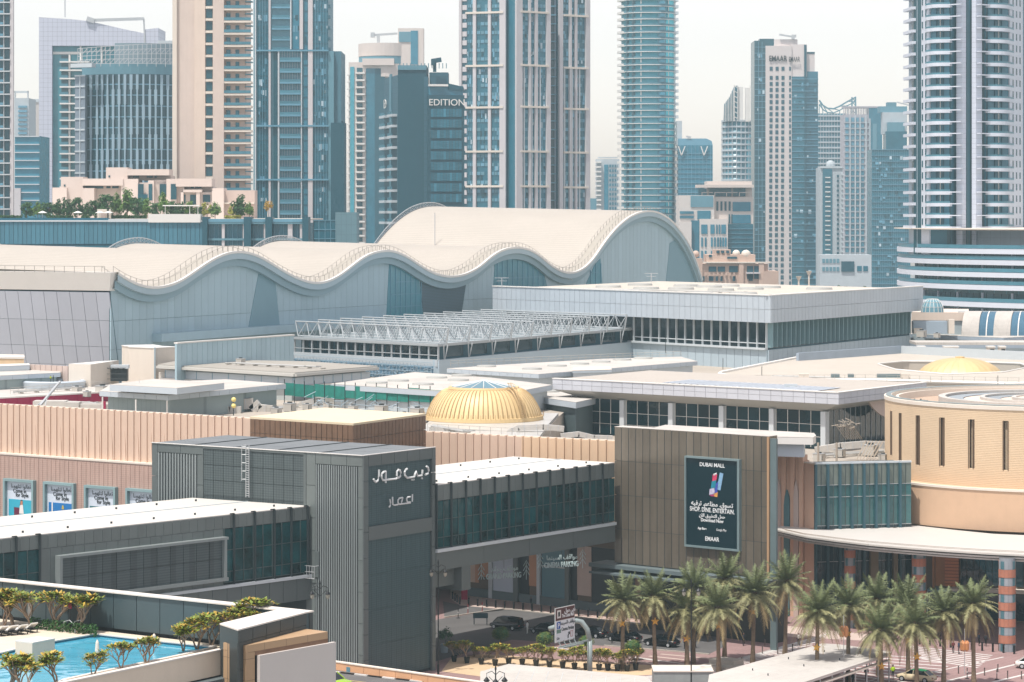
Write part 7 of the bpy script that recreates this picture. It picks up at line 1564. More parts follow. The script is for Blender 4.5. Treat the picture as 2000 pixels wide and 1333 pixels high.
def canopy():
    t = T('entrance_canopy', 'great curved white canopy sweeping over the mall entrance', 'canopy', gp(1750, 1060, 12.4)); zf = 12.5
    frt = [(1507,1030),(1540,1038),(1580,1047),(1640,1055),(1700,1062),(1770,1068),(1850,1074),(1930,1079),(2010,1083),(2120,1087),(2200,1088)]; bk = [(2200,1040),(2120,1045),(2010,1046),(1940,1043),(1870,1036),(1800,1028),(1740,1020),(1700,1018),(1640,1020),(1580,1024),(1530,1028)]
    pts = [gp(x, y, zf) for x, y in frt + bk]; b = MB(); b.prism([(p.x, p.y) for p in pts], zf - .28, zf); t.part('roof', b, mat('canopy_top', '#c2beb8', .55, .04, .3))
    F_ = [gp(x, y, zf) for x, y in frt]
    b = MB()
    for k, (o, zz, th) in enumerate(((.25, -.15, .22), (.1, -.55, .2), (-.2, -.9, .2))):
        for p, q in zip(F_, F_[1:]): d = (q-p).normalized(); n = Vector((d.y, -d.x, 0)); b.beam(p + n*o + Vector((0,0,zz)), q + n*o + Vector((0,0,zz)) + d*.05, .5, th)
    t.part('edge_slats', b, mat('canopy_edge', '#b9b5ae', .5))
    b = MB()
    for o in (1.6, 3.0):
        L_ = [p + Vector((-.2*o, o, .015)) for p in F_[1:]]
        for p, q in zip(L_, L_[1:]): b.beam(p, q, .14, .05)
    t.part('gutter_line', b, mat('gutter_brown', '#7d6f62', .7))
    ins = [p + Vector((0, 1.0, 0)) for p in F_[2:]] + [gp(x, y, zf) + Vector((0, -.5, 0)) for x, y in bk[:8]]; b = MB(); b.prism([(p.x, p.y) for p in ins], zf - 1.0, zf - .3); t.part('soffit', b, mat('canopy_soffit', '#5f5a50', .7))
    t.done()
    # patterned columns
    GRY = mat('column_grey', '#8f9499', .5); ORB = mat('column_brick', '#a9705a', .8, .15, 1); TL = mat('column_glass', '#4b6f78', .3)
    for i, (x, w, yb) in enumerate(((1660, 22, 1226), (1795, 28, 1246), (1967, 34, 1272))):
        p = gp(x, yb, 0); r = w/2*p.y/F; t = T('spiral_column', ['slim column with a spiral of orange brick and grey panels before the glass facade', 'middle column with a spiral of orange brick and grey panels at the drum corner', 'thickest column with a spiral of orange brick and grey panels before the entrance'][i], 'column', p, 'spiral patterned columns under the canopy')
        b = MB(); b.lathe([(r*.9, 0), (r*.9, 12)], (p.x, p.y), 20); t.part('core', b, GRY); ns = 12; rows = 11; hh = 11.6/rows
        for j in range(rows):
            for k in range(ns):
                a0, a1 = 2*math.pi*k/ns, 2*math.pi*(k+1)/ns; off = k*hh*2/ns*.9
                z0 = j*hh*1.0; ph = (j + k/ns*2) % 2
                b = MB(); m = ORB if ph < 1 else (TL if k % 3 == 1 else GRY); b.lathe([(r*.9, z0 + .02), (r if m is ORB else r*.96, z0 + .02), (r if m is ORB else r*.96, z0 + hh - .02), (r*.9, z0 + hh - .02)], (p.x, p.y), 2, a0 + .01, a1 - .01); t.part('facing_panel', b, m)
        t.done()
    # entrance wall beneath
    A, B_ = Vector((56.5, 384)), Vector((80, 377)); t = T('entrance_wall', 'recessed brown entrance wall with a brick pier and glazing below the canopy', 'wall', (68, 382, 0)); f = Face(t, A, B_); S = f.s
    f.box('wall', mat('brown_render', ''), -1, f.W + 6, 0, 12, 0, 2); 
    f.box('lintel', mat('entrance_lintel', '#6c5844', .7), S(1812), f.W + 6, 9.2, 11.8, .5, .6)
    f.box('jamb', mat('entrance_orange', '#a9774e', .7), S(1822), S(1826), 4, 9.4, .6, .7); f.box('brick_pier', mat('pier_brick', '#c07a52', .8, .15, .8, grid=(DEG, 5, .45, .12, .45)), S(1846), S(1874), 4.6, 9.2, .35, .5); f.box('recess', mat('entrance_orange', ''), S(1827), S(1846), 4.6, 9.2, .1, .3)
    n = 6; s0, s1 = S(1877), S(1951); GL = glass('low_glazing', '')
    for i in range(n):
        for z0, z1 in ((4.9, 7.0), (7.05, 9.0)): f.box('window', GL, s0 + (s1-s0)*i/n + .04, s0 + (s1-s0)*(i+1)/n - .04, z0, z1, .5, .2)
    for i in range(5): f.box('window', GL, S(1985) + i*1.1, S(1985) + i*1.1 + 1.0, 4.9, 9, .5, .2)
    f.box('shelf', CREAM, S(1860), f.W + 6, 4.2, 4.6, 2.4, 2.4); f.box('shelf', BLUEGREY, S(1815), S(1870), 4.0, 4.3, 1.8, 2.2)
    for i in range(9): f.box('door_glass', GL, S(1812) + i*2.0 + .1, S(1812) + i*2.0 + 1.8, .2, 3.8, .15, .2); f.box('door_frame', LGREY, S(1812) + i*2.0 - .06, S(1812) + i*2.0 + .06, 0, 3.9, .3, .2)
    t.done()
canopy()
# ------------------------------------------------------------------ plaza: paving, road, markings
def sheet(name, pts, z, m, parent=None, kind='structure'):
    b = MB(); P = [gp(x, y, 0) for x, y in pts]; b.add([(p.x, p.y, z) for p in P], [tuple(range(len(P)))])
    me = b.mesh(name, m); 
    if me.polygons[0].normal.z < 0: me.flip_normals()
    o = link(name, me, parent)
    if not parent: o['kind'] = kind
    return o
PAVE = mat('pink_paver', '#8d7370', .8, .2, .3, grid=(DEG, .9, -.9, .05, .3)); PAVE_L = mat('pale_paver', '#b9a79d', .8, .1, .5); ASPH = mat('asphalt', '#5d5b5a', .85, .22, .3); PAINT = mat('road_paint', '#c9c5c0', .7, .1, 1)
plaza = sheet('plaza_paving', [(560,1400),(560,1190),(840,1142),(1000,1142),(2250,1222),(2250,1420),(900,1440)], 0.004, PAVE)
road = sheet('road', [(700,1340),(780,1225),(868,1208),(985,1190),(1250,1217),(1420,1241),(1418,1262),(1385,1278),(1180,1262),(1000,1250),(860,1290)], 0.010, ASPH)
road2 = sheet('road', [(865,1175),(905,1183),(1060,1200),(985,1192),(868,1206)], 0.010, ASPH)
SW = sheet('sidewalk', [(880,1150),(925,1162),(1180,1186),(1700,1240),(1690,1252),(1520,1243),(1300,1222),(1000,1192),(898,1183),(880,1170)], 0.012, PAVE_L)
def stripe(parent, x0, y0, x1, y1, w, z=0.016, m=PAINT, nm='paint_stripe'):
    p, q = gp(x0, y0), gp(x1, y1); d = (q - p); c = (p + q)/2; o = link(nm, unit(m), parent, (c.x, c.y, z)); o.scale = (d.length, w, .006); o.rotation_euler.z = math.atan2(d.y, d.x)
for i in range(9): stripe(SW, 925 + i*8, 1163 + i*2.9, 1500, 1204 + i*5.0, .35, .02, mat('pink_strip', '#a9817a', .8, .1), 'paving_strip')
for i in range(14): stripe(plaza, 1400 - i*22, 1300 + i*3.5, 1618 - i*8, 1238 + i*5.5, .38)
for i in range(12): stripe(plaza, 1640 + i*0, 1275 + i*5.2, 1862 - i*5, 1290 + i*6.2, .42)
for i in range(8): stripe(plaza, 1772 + i*4, 1262 + i*3.6, 1938 - i*4, 1281 + i*3.4, .45)
for x0, y0, x1, y1, w in ((1840,1333,2010,1292,.5),(1890,1345,2010,1316,.5),(1800,1318,1960,1284,.3),(1060,1262,1290,1292,.4),(1180,1275,1420,1310,.3)): stripe(plaza, x0, y0, x1, y1, w)
for i in range(6): stripe(plaza, 1180 + i*22, 1298 - i*4, 1260 + i*26, 1312 - i*5, .6, .014, PAVE_L, 'paving_strip')
sheet('planting_bed', [(862,1312),(880,1288),(940,1278),(1270,1300),(1290,1318),(1000,1330)], 0.02, mat('sandy_bed', '#c7ad8c', .9, .12, .6))
for a, b_ in (((868,1207),(985,1190)), ((1180,1262),(1385,1279)), ((985,1190),(1420,1240))):
    p, q = gp(*a), gp(*b_); k = MB(); k.beam(p + Vector((0,0,.07)), q + Vector((0,0,.07)), .25, .14); struct('kerb', k, CONC)
# ------------------------------------------------------------------ palms
FR_ME = []
def make_fronds():
    rn = random.Random(21)
    for v in range(6):
        b = MB(); L = 3.3; n = 46; drop = [.15, .45, .8, 1.2, 1.7, 2.3][v]; rise = [1.2, 1.0, .7, .35, 0, -.2][v]
        def pt(u): return Vector((L*u*(1 - .12*drop*u), 0, rise*L*.45*u - drop*L*.42*u*u))
        b.tube([pt(i/8) for i in range(9)], .035, 4, .01)
        for i in range(n):
            u = .12 + .88*i/n; p = pt(u); t = (pt(min(1, u + .02)) - p).normalized(); ll = .78*math.sin(math.pi*min(1, u*.9 + .14))**.6*(1 - .3*u) + .12
            for s in (-1, 1):
                d = (t*.5 + Vector((0, s, 0))*1.05 + Vector((0, 0, rn.uniform(-.7, .3) - .3*v/5))).normalized(); q = p + d*ll*rn.uniform(.8, 1.15); w = t*.034
                k = len(b.v); b.v += [tuple(p - w), tuple(p + w), tuple(q)]; b.f.append((k, k+1, k+2)) if s > 0 else b.f.append((k+1, k, k+2))
        FR_ME.append(b)
make_fronds()
PLG = mat('frond_green', '#68714a', .6, .3, 1.2, .18); PLY = mat('frond_olive', '#86845c', .6, .3, 1.2, .2); PLB = mat('frond_dry', '#8c7a55', .7, .3, 1.2, .2)
FRM = [FR_ME[i].mesh('palm_frond', m) for i, m in enumerate((PLG, PLG, PLG, PLY, PLY, PLB))]
PTR = mat('palm_trunk', '#7d6c58', .95, .3, 3, .08, bump=.6); PTRD = mat('palm_boot', '#55432f', .95, .3, 3)
def trunk_mesh(h):
    b = MB(); n = int(h/.16); 
    prof = []
    for i in range(n+1): z = h*i/n; r = .34 - .10*min(1, z/2.0) - .03*z/h; prof += [(r, z), (r + .035, z + .09)]
    b.lathe(prof, (0, 0), 12); return b.mesh('palm_trunk', PTR)
def palm(label, x, yb, yc, seed, D=None):
    rn = random.Random(seed); D = D or gp(x, yb).y; X = px_at(x, D); hz = CAMZ - (yc - H)*D/F; hz = max(6.5, min(hz, 12))
    o = bpy.data.objects.new('date_palm', None); COL.objects.link(o); o.location = (X, D, 0); o.rotation_euler.z = rn.uniform(0, 6.28); tag(o, label, 'palm tree', 'date palms on the plaza')
    link('trunk', trunk_mesh(hz - .1), o)
    b = MB(); b.lathe([(.24, hz - 1.3), (.42, hz - .7), (.45, hz - .2), (.2, hz + .2)], (0, 0), 10); link('crown_shaft', b.mesh('crown_shaft', PTRD), o)
    n = 60
    cs = rn.uniform(.88, 1.08); tilt = (rn.uniform(-.03, .03), rn.uniform(-.03, .03)); o.rotation_euler.x, o.rotation_euler.y = tilt
    for i in range(n):
        u = i/n; v = min(5, int(u**.8*5.6 + rn.uniform(0, .8))); f = link('frond', FRM[v], o, (0, 0, hz - .1 - u*.35)); f.rotation_euler = (rn.uniform(-.2, .2), (0.0 - .75*(1-u)**2) + rn.uniform(-.12, .12), i*2.39996 + rn.uniform(-.2, .2)); s = rn.uniform(.98, 1.2)*cs; f.scale = (s, s, s)
    return o, X, D, hz
PALMS = [('date palm nearest the bridge, standing alone at the left end of the row', 1215, 1308, 1170, 1218), ('second date palm from the left with a gold star, before the black sedans', 1280, 1305, 1162, 1214),
  ('slim date palm beside the black lamp pole', 1342, 1303, 1188, 1248), ('date palm just behind the black lamp pole with its crown against the canopy ledge', 1354, 1299, 1145, 0),
  ('date palm in front of the low stone plinth', 1404, 1313, 1185, 1222), ('thick date palm rising from the low stone plinth', 1415, 1291, 1128, 0), ('date palm with two gold stars right of the stone plinth', 1470, 1295, 1155, 1195),
  ('lone date palm beside the round green bush, before the portal', 1533, 1280, 1133, 0), ('broad date palm growing through the left part of the white shelter roof', 1595, 1348, 1192, 1265), ('date palm behind the white shelter roof, with two gold stars', 1656, 1336, 1180, 1238),
  ('front date palm at the right tip of the white shelter roof', 1722, 1345, 1228, 1302), ('tall date palm behind the shelter roof tip, below the middle column', 1716, 1320, 1168, 0), ('date palm close behind the cream taxi bonnet', 1774, 1326, 1178, 1250),
  ('date palm standing right before the cream taxi', 1791, 1346, 1216, 1283), ('slender date palm right of the taxi', 1843, 1342, 1192, 0), ('rightmost date palm before the thick spiral column', 1902, 1342, 1178, 0)]
STAR = mat('star_gold', '#d9a648', .4, .1, metal=.3)
def star_mesh():
    b = MB(); P = []
    for i in range(10): a = math.pi/2 + math.pi*i/5; r = .55 if i % 2 == 0 else .23; P.append((r*math.cos(a), 0, r*math.sin(a)))
    b.v = [(x, -.02, z) for x, y, z in P] + [(x, .02, z) for x, y, z in P] + [(0, -.14, 0), (0, .14, 0)]
    for i in range(10): j = (i+1) % 10; b.f += [(i, j, 20), (10 + j, 10 + i, 21), (i, 10 + i, 10 + j, j)]
    return b.mesh('star', STAR)
SM = star_mesh()
ords = ['on the palm nearest the bridge', 'on the second palm from the left', 'on the slim palm by the black lamp pole', '', 'on the palm in front of the stone plinth', '', 'on the palm right of the stone plinth', '', 'on the broad palm left of the shelter roof', 'on the palm behind the shelter roof', 'on the front palm at the shelter roof tip', '', 'on the palm behind the taxi bonnet', 'on the palm before the taxi']
for i, (lb, x, yb, yc, ys) in enumerate(PALMS):
    o, X, D, hz = palm(lb, x, yb, yc, 100 + i)
    if ys:
        s = link('star_ornament', SM, None, (X - .05, D - .42, CAMZ - (ys - H)*(D - .42)/F)); s.rotation_euler.y = .15*((i % 3) - 1); tag(s, 'gold star ornament ' + ords[i], 'star', 'gold stars on the palms')
# ------------------------------------------------------------------ bollards
bm_ = MB(); bm_.lathe([(.14, 0), (.15, .05), (.13, .1), (.13, .98), (.16, 1.0), (.16, 1.06), (.1, 1.12), (0, 1.13)], (0, 0), 10); BOL = bm_.mesh('bollard', BLACK)
def bollards(x0, y0, x1, y1, n, what):
    for i in range(n):
        p = gp(x0, y0).lerp(gp(x1, y1), i/(n-1)); o = link('bollard', BOL, None, p); tag(o, what, 'bollard', 'black bollards ' + what.split(' bollard ')[-1])
bollards(898, 1181, 1515, 1240, 34, 'black bollard in the long row between road and mall sidewalk')
bollards(1796, 1259, 2002, 1280, 11, 'black bollard in the short row before the mall entrance')
bollards(884, 1171, 893, 1177, 3, 'black bollard in the bent end behind the bridge column')
bp = MB(); bp.lathe([(.07, 0), (.07, .85), (.09, .87), (.09, .95), (0, 1.0)], (0, 0), 8); PST = bp.mesh('post', mat('post_brown', '#5c514c', .6))
for i, (x, y) in enumerate(((1872,1316),(1923,1320),(1949,1313),(1995,1327),(1968,1326),(1489,1277),(1519,1279),(1548,1273),(1449,1298),(1494,1264),(1560,1290))):
    o = link('plaza_post', PST, None, gp(x, y)); tag(o, 'thin dark grey post on the striped plaza paving', 'post', 'thin posts on the plaza')
# traffic posts, cones of the barrier
for i, (x, y, c) in enumerate(((895, 1208, '#111'), (914, 1199, '#8c1d1d'), (942, 1195, '#8c1d1d'), (1268, 1227, '#222'), (1310, 1232, '#a33'), (1368, 1237, '#a33'), (1889, 1326, '#111'), (1947, 1328, '#111'))):
    t = T('traffic_post', ['black and white traffic post on the sunlit road beyond the column', 'red traffic post on the sunlit road beyond the column', 'small red traffic post near the shadow edge', 'dark traffic post behind the second palm', 'red footed traffic post right of the second palm', 'red footed traffic post near the plinth palms', 'black and white post right of the taxi', 'black and white post farther right of the taxi'][i], 'post', gp(x, y)); p = gp(x, y); c6 = c if len(c) == 7 else '#' + ''.join(ch*2 for ch in c[1:])
    b = MB(); b.lathe([(.28, 0), (.26, .06), (.05, .08), (.05, 1.3), (0, 1.35)], (p.x, p.y), 10); t.part('pole', b, mat('post_' + c6, c6, .6)); b = MB(); b.lathe([(.06, .7), (.06, .9)], (p.x, p.y), 8); t.part('band', b, PAINT); t.done()
t = T('barrier_panel', 'dark low panel sign standing at the shadow edge under the bridge', 'barrier', gp(938, 1222)); f = front(t, gp(938, 1222).y); f.pb('panel', mat('navy_panel', '#10262c', .5), 924, 953, 1198, 1208, 0, .15); f.pb('leg', DARKM, 925, 927, 1208, 1220, 0, .1); f.pb('leg', DARKM, 950, 952, 1208, 1220, 0, .1); t.done()
# ------------------------------------------------------------------ planters, clipped bushes
POT = mat('black_pot', '#151a1a', .4, .1); 
def frangipani_meshes():
    out = []
    for v in range(4):
        rn = random.Random(50 + v); w = MB(); l = MB(); l2 = MB(); tips = []
        def grow(p, d, r, dep):
            q = p + d*rn.uniform(.28, .42)*(1.15 if dep == 0 else 1); w.tube([p, q], r, 5, r*.78)
            if dep >= 3: tips.append((q, d)); return
            for k in range(rn.choice((2, 3))):
                a = rn.uniform(0, 6.28); dd = (d + Vector((math.cos(a), math.sin(a), rn.uniform(0, .4)))*.62).normalized(); dd.z = max(dd.z, .15); grow(q, dd.normalized(), r*.72, dep + 1)
        for k in range(2 + v % 2): a = rn.uniform(0, 6.28); grow(Vector((math.cos(a)*.05, math.sin(a)*.05, 0)), Vector((math.cos(a)*.35, math.sin(a)*.35, 1)).normalized(), .05, 0)
        for q, d in tips:
            for k in range(11):
                a = k*2.4 + rn.random(); dr = Vector((math.cos(a), math.sin(a), rn.uniform(-.3, .9))).normalized(); e = q + dr*rn.uniform(.2, .36); s = dr.cross(Vector((0, 0, 1))).normalized()*.055; m_ = q.lerp(e, .6)
                tgt = l if rn.random() < .68 else l2; n = len(tgt.v); tgt.v += [tuple(q), tuple(m_ + s), tuple(e), tuple(m_ - s)]; tgt.f.append((n, n+1, n+2, n+3))
        out.append((w.mesh('stems', mat('pale_stem', '#8d7a68', .8, .2, 2)), l.mesh('leaves', mat('frangi_green', '#6d7c2c', .5, .3, 2, .15)), l2.mesh('young_leaves', mat('frangi_amber', '#b0923c', .5, .3, 2, .15))))
    return out
FGM = frangipani_meshes()
def frangi(name, label, p, h, v, group, cat='tree', w=1.0):
    o = bpy.data.objects.new(name, None); COL.objects.link(o); o.location = p; s = h/1.9; o.scale = (s*w, s*w, s); o.rotation_euler.z = v*1.7 + p[0]; tag(o, label, cat, group)
    for nm, me in zip(('stem', 'foliage', 'young_foliage'), FGM[v % 4]): link(nm, me, o)
    return o
pb = MB(); pb.lathe([(.26, 0), (.36, .55), (.4, .78), (.36, .8), (.34, .72), (0, .72)], (0, 0), 14); POTM = pb.mesh('pot', POT)
pots = [(887,1293),(912,1296),(940,1298.5),(967,1301),(993.5,1299),(1020,1300),(1047,1302),(1073,1304),(1099,1306),(1122,1308),(1145,1309),(1170,1310),(1187,1310),(1206,1311),(1225,1312),(1241.5,1309)]
for i, (x, y) in enumerate(pots):
    p = gp(x, y); wh = ['leftmost in the row below the lamp', 'second from the left in the row', 'third from the left in the row', 'fourth in the row, above the triple lantern', 'fifth in the row, at the white roof corner', 'sixth in the row behind the white roof', 'seventh in the row behind the white roof', 'eighth in the row, left of the sign', 'ninth in the row, under the sign', 'tenth in the row, right under the sign', 'eleventh in the row, at the sign pole', 'twelfth in the row, right of the sign pole', 'thirteenth in the row', 'fourteenth in the row, left of the first palm', 'fifteenth in the row, behind the first palm', 'rightmost in the row, right of the first palm'][i]
    o = link('plant_pot', POTM, None, p); tag(o, 'black round pot ' + wh, 'pot', 'row of black pots'); frangi('potted_tree', 'small yellow green tree in the pot ' + wh, p + Vector((0, 0, .7)), 2.35 + .4*math.sin(i*2.3), i, 'small trees in the black pots', 'plant')
BALL = MB(); leaf_crown(BALL, (0, 0, 0), 1.0, 1500, .16, .8, 5, .75)
b2 = MB(); b2.ball((0, 0, 0), .86, 14, 10, .8)
BALLM = BALL.mesh('clipped_foliage', mat('topiary', '#5d6a2c', .7, .35, 2, .1)); BALLC = b2.mesh('inner_foliage', LEAFD)
def topiary(label, x, yc, yb, r):
    D = gp(x, yb).y; o = bpy.data.objects.new('clipped_bush', None); COL.objects.link(o); o.location = (px_at(x, D), D, 0); tag(o, label, 'bush', 'round clipped bushes'); z = CAMZ - (yc - H)*D/F
    for nm, me in (('foliage', BALLM), ('inner_foliage', BALLC)): c = link(nm, me, o, (0, 0, z)); c.scale = (r, r, r)
    b = MB(); b.tube([(0,0,0), (0,0,z)], .09, 6); link('trunk', b.mesh('trunk', BARK), o)
for a in (('round clipped bush in the shade under the bridge', 978, 1237, 1262, 1.15), ('round clipped bush left of the parking sign', 1064, 1247, 1272, 1.1), ('clipped bush half hidden behind the sign pole', 1145, 1252, 1280, .95), ('round clipped bush beside the first palm', 1236, 1263, 1290, 1.1), ('large dark clipped bush under the mall wall by the lone palm', 1521, 1196, 1218, 1.4)): topiary(*a)
for i, x in enumerate(range(900, 1240, 26)):
    p = gp(x, 1282 + (x-900)*.045); frangi('low_shrub', 'low yellow green shrub in the sandy bed behind the pots', p, 1.7 + .3*math.sin(i*3.1), i + 1, 'low shrubs behind the pots', 'shrub', 1.5)
t = T('dark_planter', 'tall grey planter with a dark shrub at the foot of the bridge column', 'planter', gp(868, 1275)); p = gp(868, 1275); b = MB(); b.lathe([(.45, 0), (.5, 1.1), (.4, 1.1), (.38, 1.0), (0, 1.0)], (p.x, p.y), 12); t.part('pot', b, GREYP); b = MB(); leaf_crown(b, (p.x, p.y, 2.2), 1.3, 420, .3, 1, 8); t.part('foliage', b, LEAFD); t.done()
# ------------------------------------------------------------------ cars
def car(label, x, yb, ang, body, roof=None, group=None, van=False, L=4.9):
    p = gp(x, yb); o = bpy.data.objects.new('parked_car', None); COL.objects.link(o); o.location = p; o.rotation_euler.z = ang; tag(o, label, 'car', group)
    bodym = mat('car_' + body, body, .22, .03, rand=0, spec=.6); glassm = glass('car_glass', '#0b1316', .05)
    W = .92; st = [(-.5, .42, .72, .72), (-.47, .28, .86, .84), (-.36, .24, .93, .91), (-.16, .22, .95, .93), (.1, .22, .95, .95), (.3, .24, .9, .93), (.42, .27, .80, .88), (.485, .32, .68, .78), (.5, .42, .6, .66)]
    b = MB(); m = 9
    for sx, zb, zt, w in st:
        w *= W; ring = [(w*.86, zb), (w, zb + .14), (w*1.01, (zb+zt)/2), (w*.95, zt - .05), (w*.8, zt)]
        b.v += [(sx*L, y, z) for y, z in ring] + [(sx*L, -y, z) for y, z in reversed(ring)]
    n = len(st); k = 10
    for i in range(n-1):
        for j in range(k): b.f.append((i*k + j, i*k + (j+1) % k, (i+1)*k + (j+1) % k, (i+1)*k + j))
    b.f.append(tuple(range(k))[::-1]); b.f.append(tuple((n-1)*k + j for j in range(k))); link('body', b.mesh('car_body', bodym, True), o)
    gh = [(-.42, .87, .70, .02), (-.27, 1.36, .60, 1), (-.08, 1.45, .60, 1), (.1, 1.42, .60, 1), (.28, .90, .72, .02)] if not van else [(-.46, .9, .78, .02), (-.42, 1.6, .7, 1), (-.1, 1.7, .7, 1), (.2, 1.65, .68, 1), (.36, .95, .74, .02)]
    b = MB()
    for sx, z, w, _ in gh: b.v += [(sx*L, .76, .86), (sx*L, w, z), (sx*L, -w, z), (sx*L, -.76, .86)]
    for i in range(len(gh)-1):
        for j in range(3): b.f.append((i*4 + j, i*4 + j + 1, (i+1)*4 + j + 1, (i+1)*4 + j))
    link('windows', b.mesh('car_windows', glassm), o)
    b = MB(); rr = gh[1:4]
    for sx, z, w, _ in rr: b.v += [(sx*L, w*.98, z + .015), (sx*L, -w*.98, z + .015), (sx*L, -w, z - .05), (sx*L, w, z - .05)]
    for i in range(2): b.f += [(i*4, i*4+1, i*4+5, i*4+4), (i*4+1, i*4+2, i*4+6, i*4+5), (i*4+3, i*4, i*4+4, i*4+7)]
    link('roof', b.mesh('car_roof', mat('car_' + (roof or body), roof or body, .22, .03, rand=0, spec=.6)), o)
    for s in (-1, 1):
        b = MB()
        for a, c in ((0, 1), (3, 4)): pa, pc = gh[a], gh[c]; b.beam((pa[0]*L, s*.74, pa[1]), (pc[0]*L, s*pc[2], pc[1]), .07)
        b.beam((.02*L, s*.75, .9), (.02*L, s*.61, gh[2][1] - .03), .07); link('pillar', b.mesh('car_pillar', bodym), o)
    for sx in (-.31, .31):
        for s in (-1, 1):
            b = MB(); b.tube([(0, -.1, 0), (0, .1, 0)], .33, 16); w_ = link('wheel', b.mesh('tyre', BLACK), o, (sx*L, s*.84, .33)); b = MB(); b.tube([(0, -.115, 0), (0, .115, 0)], .2, 10); link('rim', b.mesh('rim', STEEL), w_)
    for s in (-1, 1):
        b = MB(); b.box(-.04, .05, -.16, .16, -.05, .06); link('headlight', b.mesh('headlight', WHITE), o, (.487*L, s*.55, .58)); link('tail_light', b.mesh('tail_light', mat('tail_red', '#8a1212', .3)), o, (-.492*L, s*.6, .68))
        b = MB(); b.box(-.06, .06, -.09, .09, -.06, .06); link('mirror', b.mesh('mirror', bodym), o, (.2*L, s*.96, .95))
    return o
CA = RZ + math.pi
g_ = 'black cars parked along the road'
car('black sedan parked rightmost in the line, behind the second palm', 1292, 1262, CA, '#0b0d10', None, g_); car('black sedan parked behind the first palm crown', 1219, 1253, CA, '#0b0d10', None, g_)
car('black sedan in the shade with its front lights towards the sign', 1152, 1244, CA, '#0d1014', None, g_); car('black saloon in the shade whose bonnet a man in white leans on', 1068, 1238, CA, '#090b0d', None, g_); car('large black car in the deepest shade, leftmost of the line', 990, 1229, CA, '#07090b', None, g_, True)
car('cream taxi with a green roof on the striped paving', 1790, 1331, CA, '#cfc0a0', '#1f8f5c', None); car('white car cut off by the right edge before the entrance', 2022, 1306, RZ + .3, '#d6d4ce', None, None)
car('yellow green car partly seen on the ramp at the bottom', 640, 1352, RZ, '#8fb021', None, None).location = (px_at(640, 250), 250, 13.2)
person('man in a white robe leaning over a black car bonnet', gp(1030, 1238), 1.7, 1.2, '#d8d8d4', '#cfcfca'); person('traffic marshal in a yellow green safety vest beside the taxi', gp(1744, 1327), 1.75, .3, '#b9e02a', '#16181c')
for i, (x, y, c, h, ps, lb) in enumerate(((1692, 1330, '#17191d', 1.7, 'walk', 'pedestrian in dark clothes beneath the shelter roof edge'), (1655, 1338, '#2a2c33', 1.65, 'walk', 'pedestrian in dark clothes behind the shelter posts'), (1666, 1340, '#1c1f26', 1.6, 'walk', 'shorter pedestrian next to the shelter posts'), (1016, 1232, '#20242a', 1.75, 'stand', 'person in dark clothes standing behind the shaded black car'),
     (1912, 1262, '#1b2230', 1.7, 'walk', 'visitor in dark blue at the mall entrance'), (1925, 1263, '#2b2b30', 1.65, 'walk', 'visitor in grey at the mall entrance'), (1835, 1256, '#22252b', 1.7, 'stand', 'visitor standing by the entrance bollards'), (1337, 1268, '#7a2222', 1.6, 'stand', 'person in dark red standing by the slim palm'), (1358, 1266, '#23262b', 1.7, 'walk', 'person in black walking behind the slim palm'), (1195, 1257, '#111418', 1.6, 'stand', 'driver standing at the rear of a black sedan'), (1037, 1190, '#15181b', 1.75, 'stand', 'guard standing beside the tall pillar in the shade'), (1700, 1302, '#b9b3aa', 1.7, 'walk', 'pedestrian in a pale shirt on the crosswalk'), (1862, 1276, '#6c2f2f', 1.6, 'walk', 'visitor in red on the shaded crosswalk'), (1873, 1278, '#2c3b52', 1.7, 'walk', 'visitor in blue on the shaded crosswalk'), (1560, 1262, '#c7c2ba', 1.7, 'walk', 'pedestrian in white on the striped paving'), (1452, 1262, '#30343c', 1.7, 'walk', 'pedestrian in grey between two palms'), (1954, 1268, '#d0ccc4', 1.72, 'stand', 'visitor in a white robe by the thick column'))):
    person(lb, gp(x, y), h, i*1.1, c, '#15171a', ps)
# ------------------------------------------------------------------ lamps, sign, shelter roofs
def lantern_lamp(label, x, D, ztop, arms=2, z0=0):
    X = px_at(x, D); t = T('street_lamp', label, 'street lamp', (X, D, z0)); b = MB(); b.tube([(X, D, z0), (X, D, z0 + 1.2)], .14, 8); b.tube([(X, D, z0 + 1.2), (X, D, ztop)], .08, 8, .06); b.lathe([(.02, ztop + .5), (.1, ztop + .1), (.1, ztop)][::-1], (X, D), 6); t.part('pole', b, BLACK)
    for k in range(arms):
        s = [-1, 1, 0][k]; y = D - (.9 if s == 0 else 0); x1 = X + s*.85; b = MB(); q = [Vector((X, D, ztop - .5)), Vector((X + s*.35, (D+y)/2, ztop - .15)), Vector((x1, y, ztop - .35)), Vector((x1, y, ztop - .75))]; b.tube(q, .035, 5); b.tube([Vector((X, D, ztop - 1.3)), q[2] + Vector((-s*.2, 0, -.3))], .025, 4); t.part('arm', b, BLACK)
        b = MB(); b.lathe([(.05, ztop - .7), (.28, ztop - .98), (.30, ztop - 1.05)][::-1], (x1, y), 8); b.lathe([(.3, ztop - 1.08), (.3, ztop - 1.04)], (x1, y), 8); t.part('lantern_cap', b, BLACK)
        b = MB(); b.lathe([(.08, ztop - 1.6), (.2, ztop - 1.4), (.23, ztop - 1.08)], (x1, y), 8); t.part('lantern_glass', b, mat('lantern_pane', '#9a9688', .3))
    t.done()
lantern_lamp('black double lantern street lamp before the grey tower side, above the pool wall', 625, 300, 15.9); lantern_lamp('black street lamp with two lanterns at the tower right edge', 856, 337, 13.5)
lantern_lamp('black triple lantern lamp top poking up at the bottom edge', 968, 262, 12.9, 3); lantern_lamp('tall plain black lamp pole between the palms', 1350, 322, 13.2)
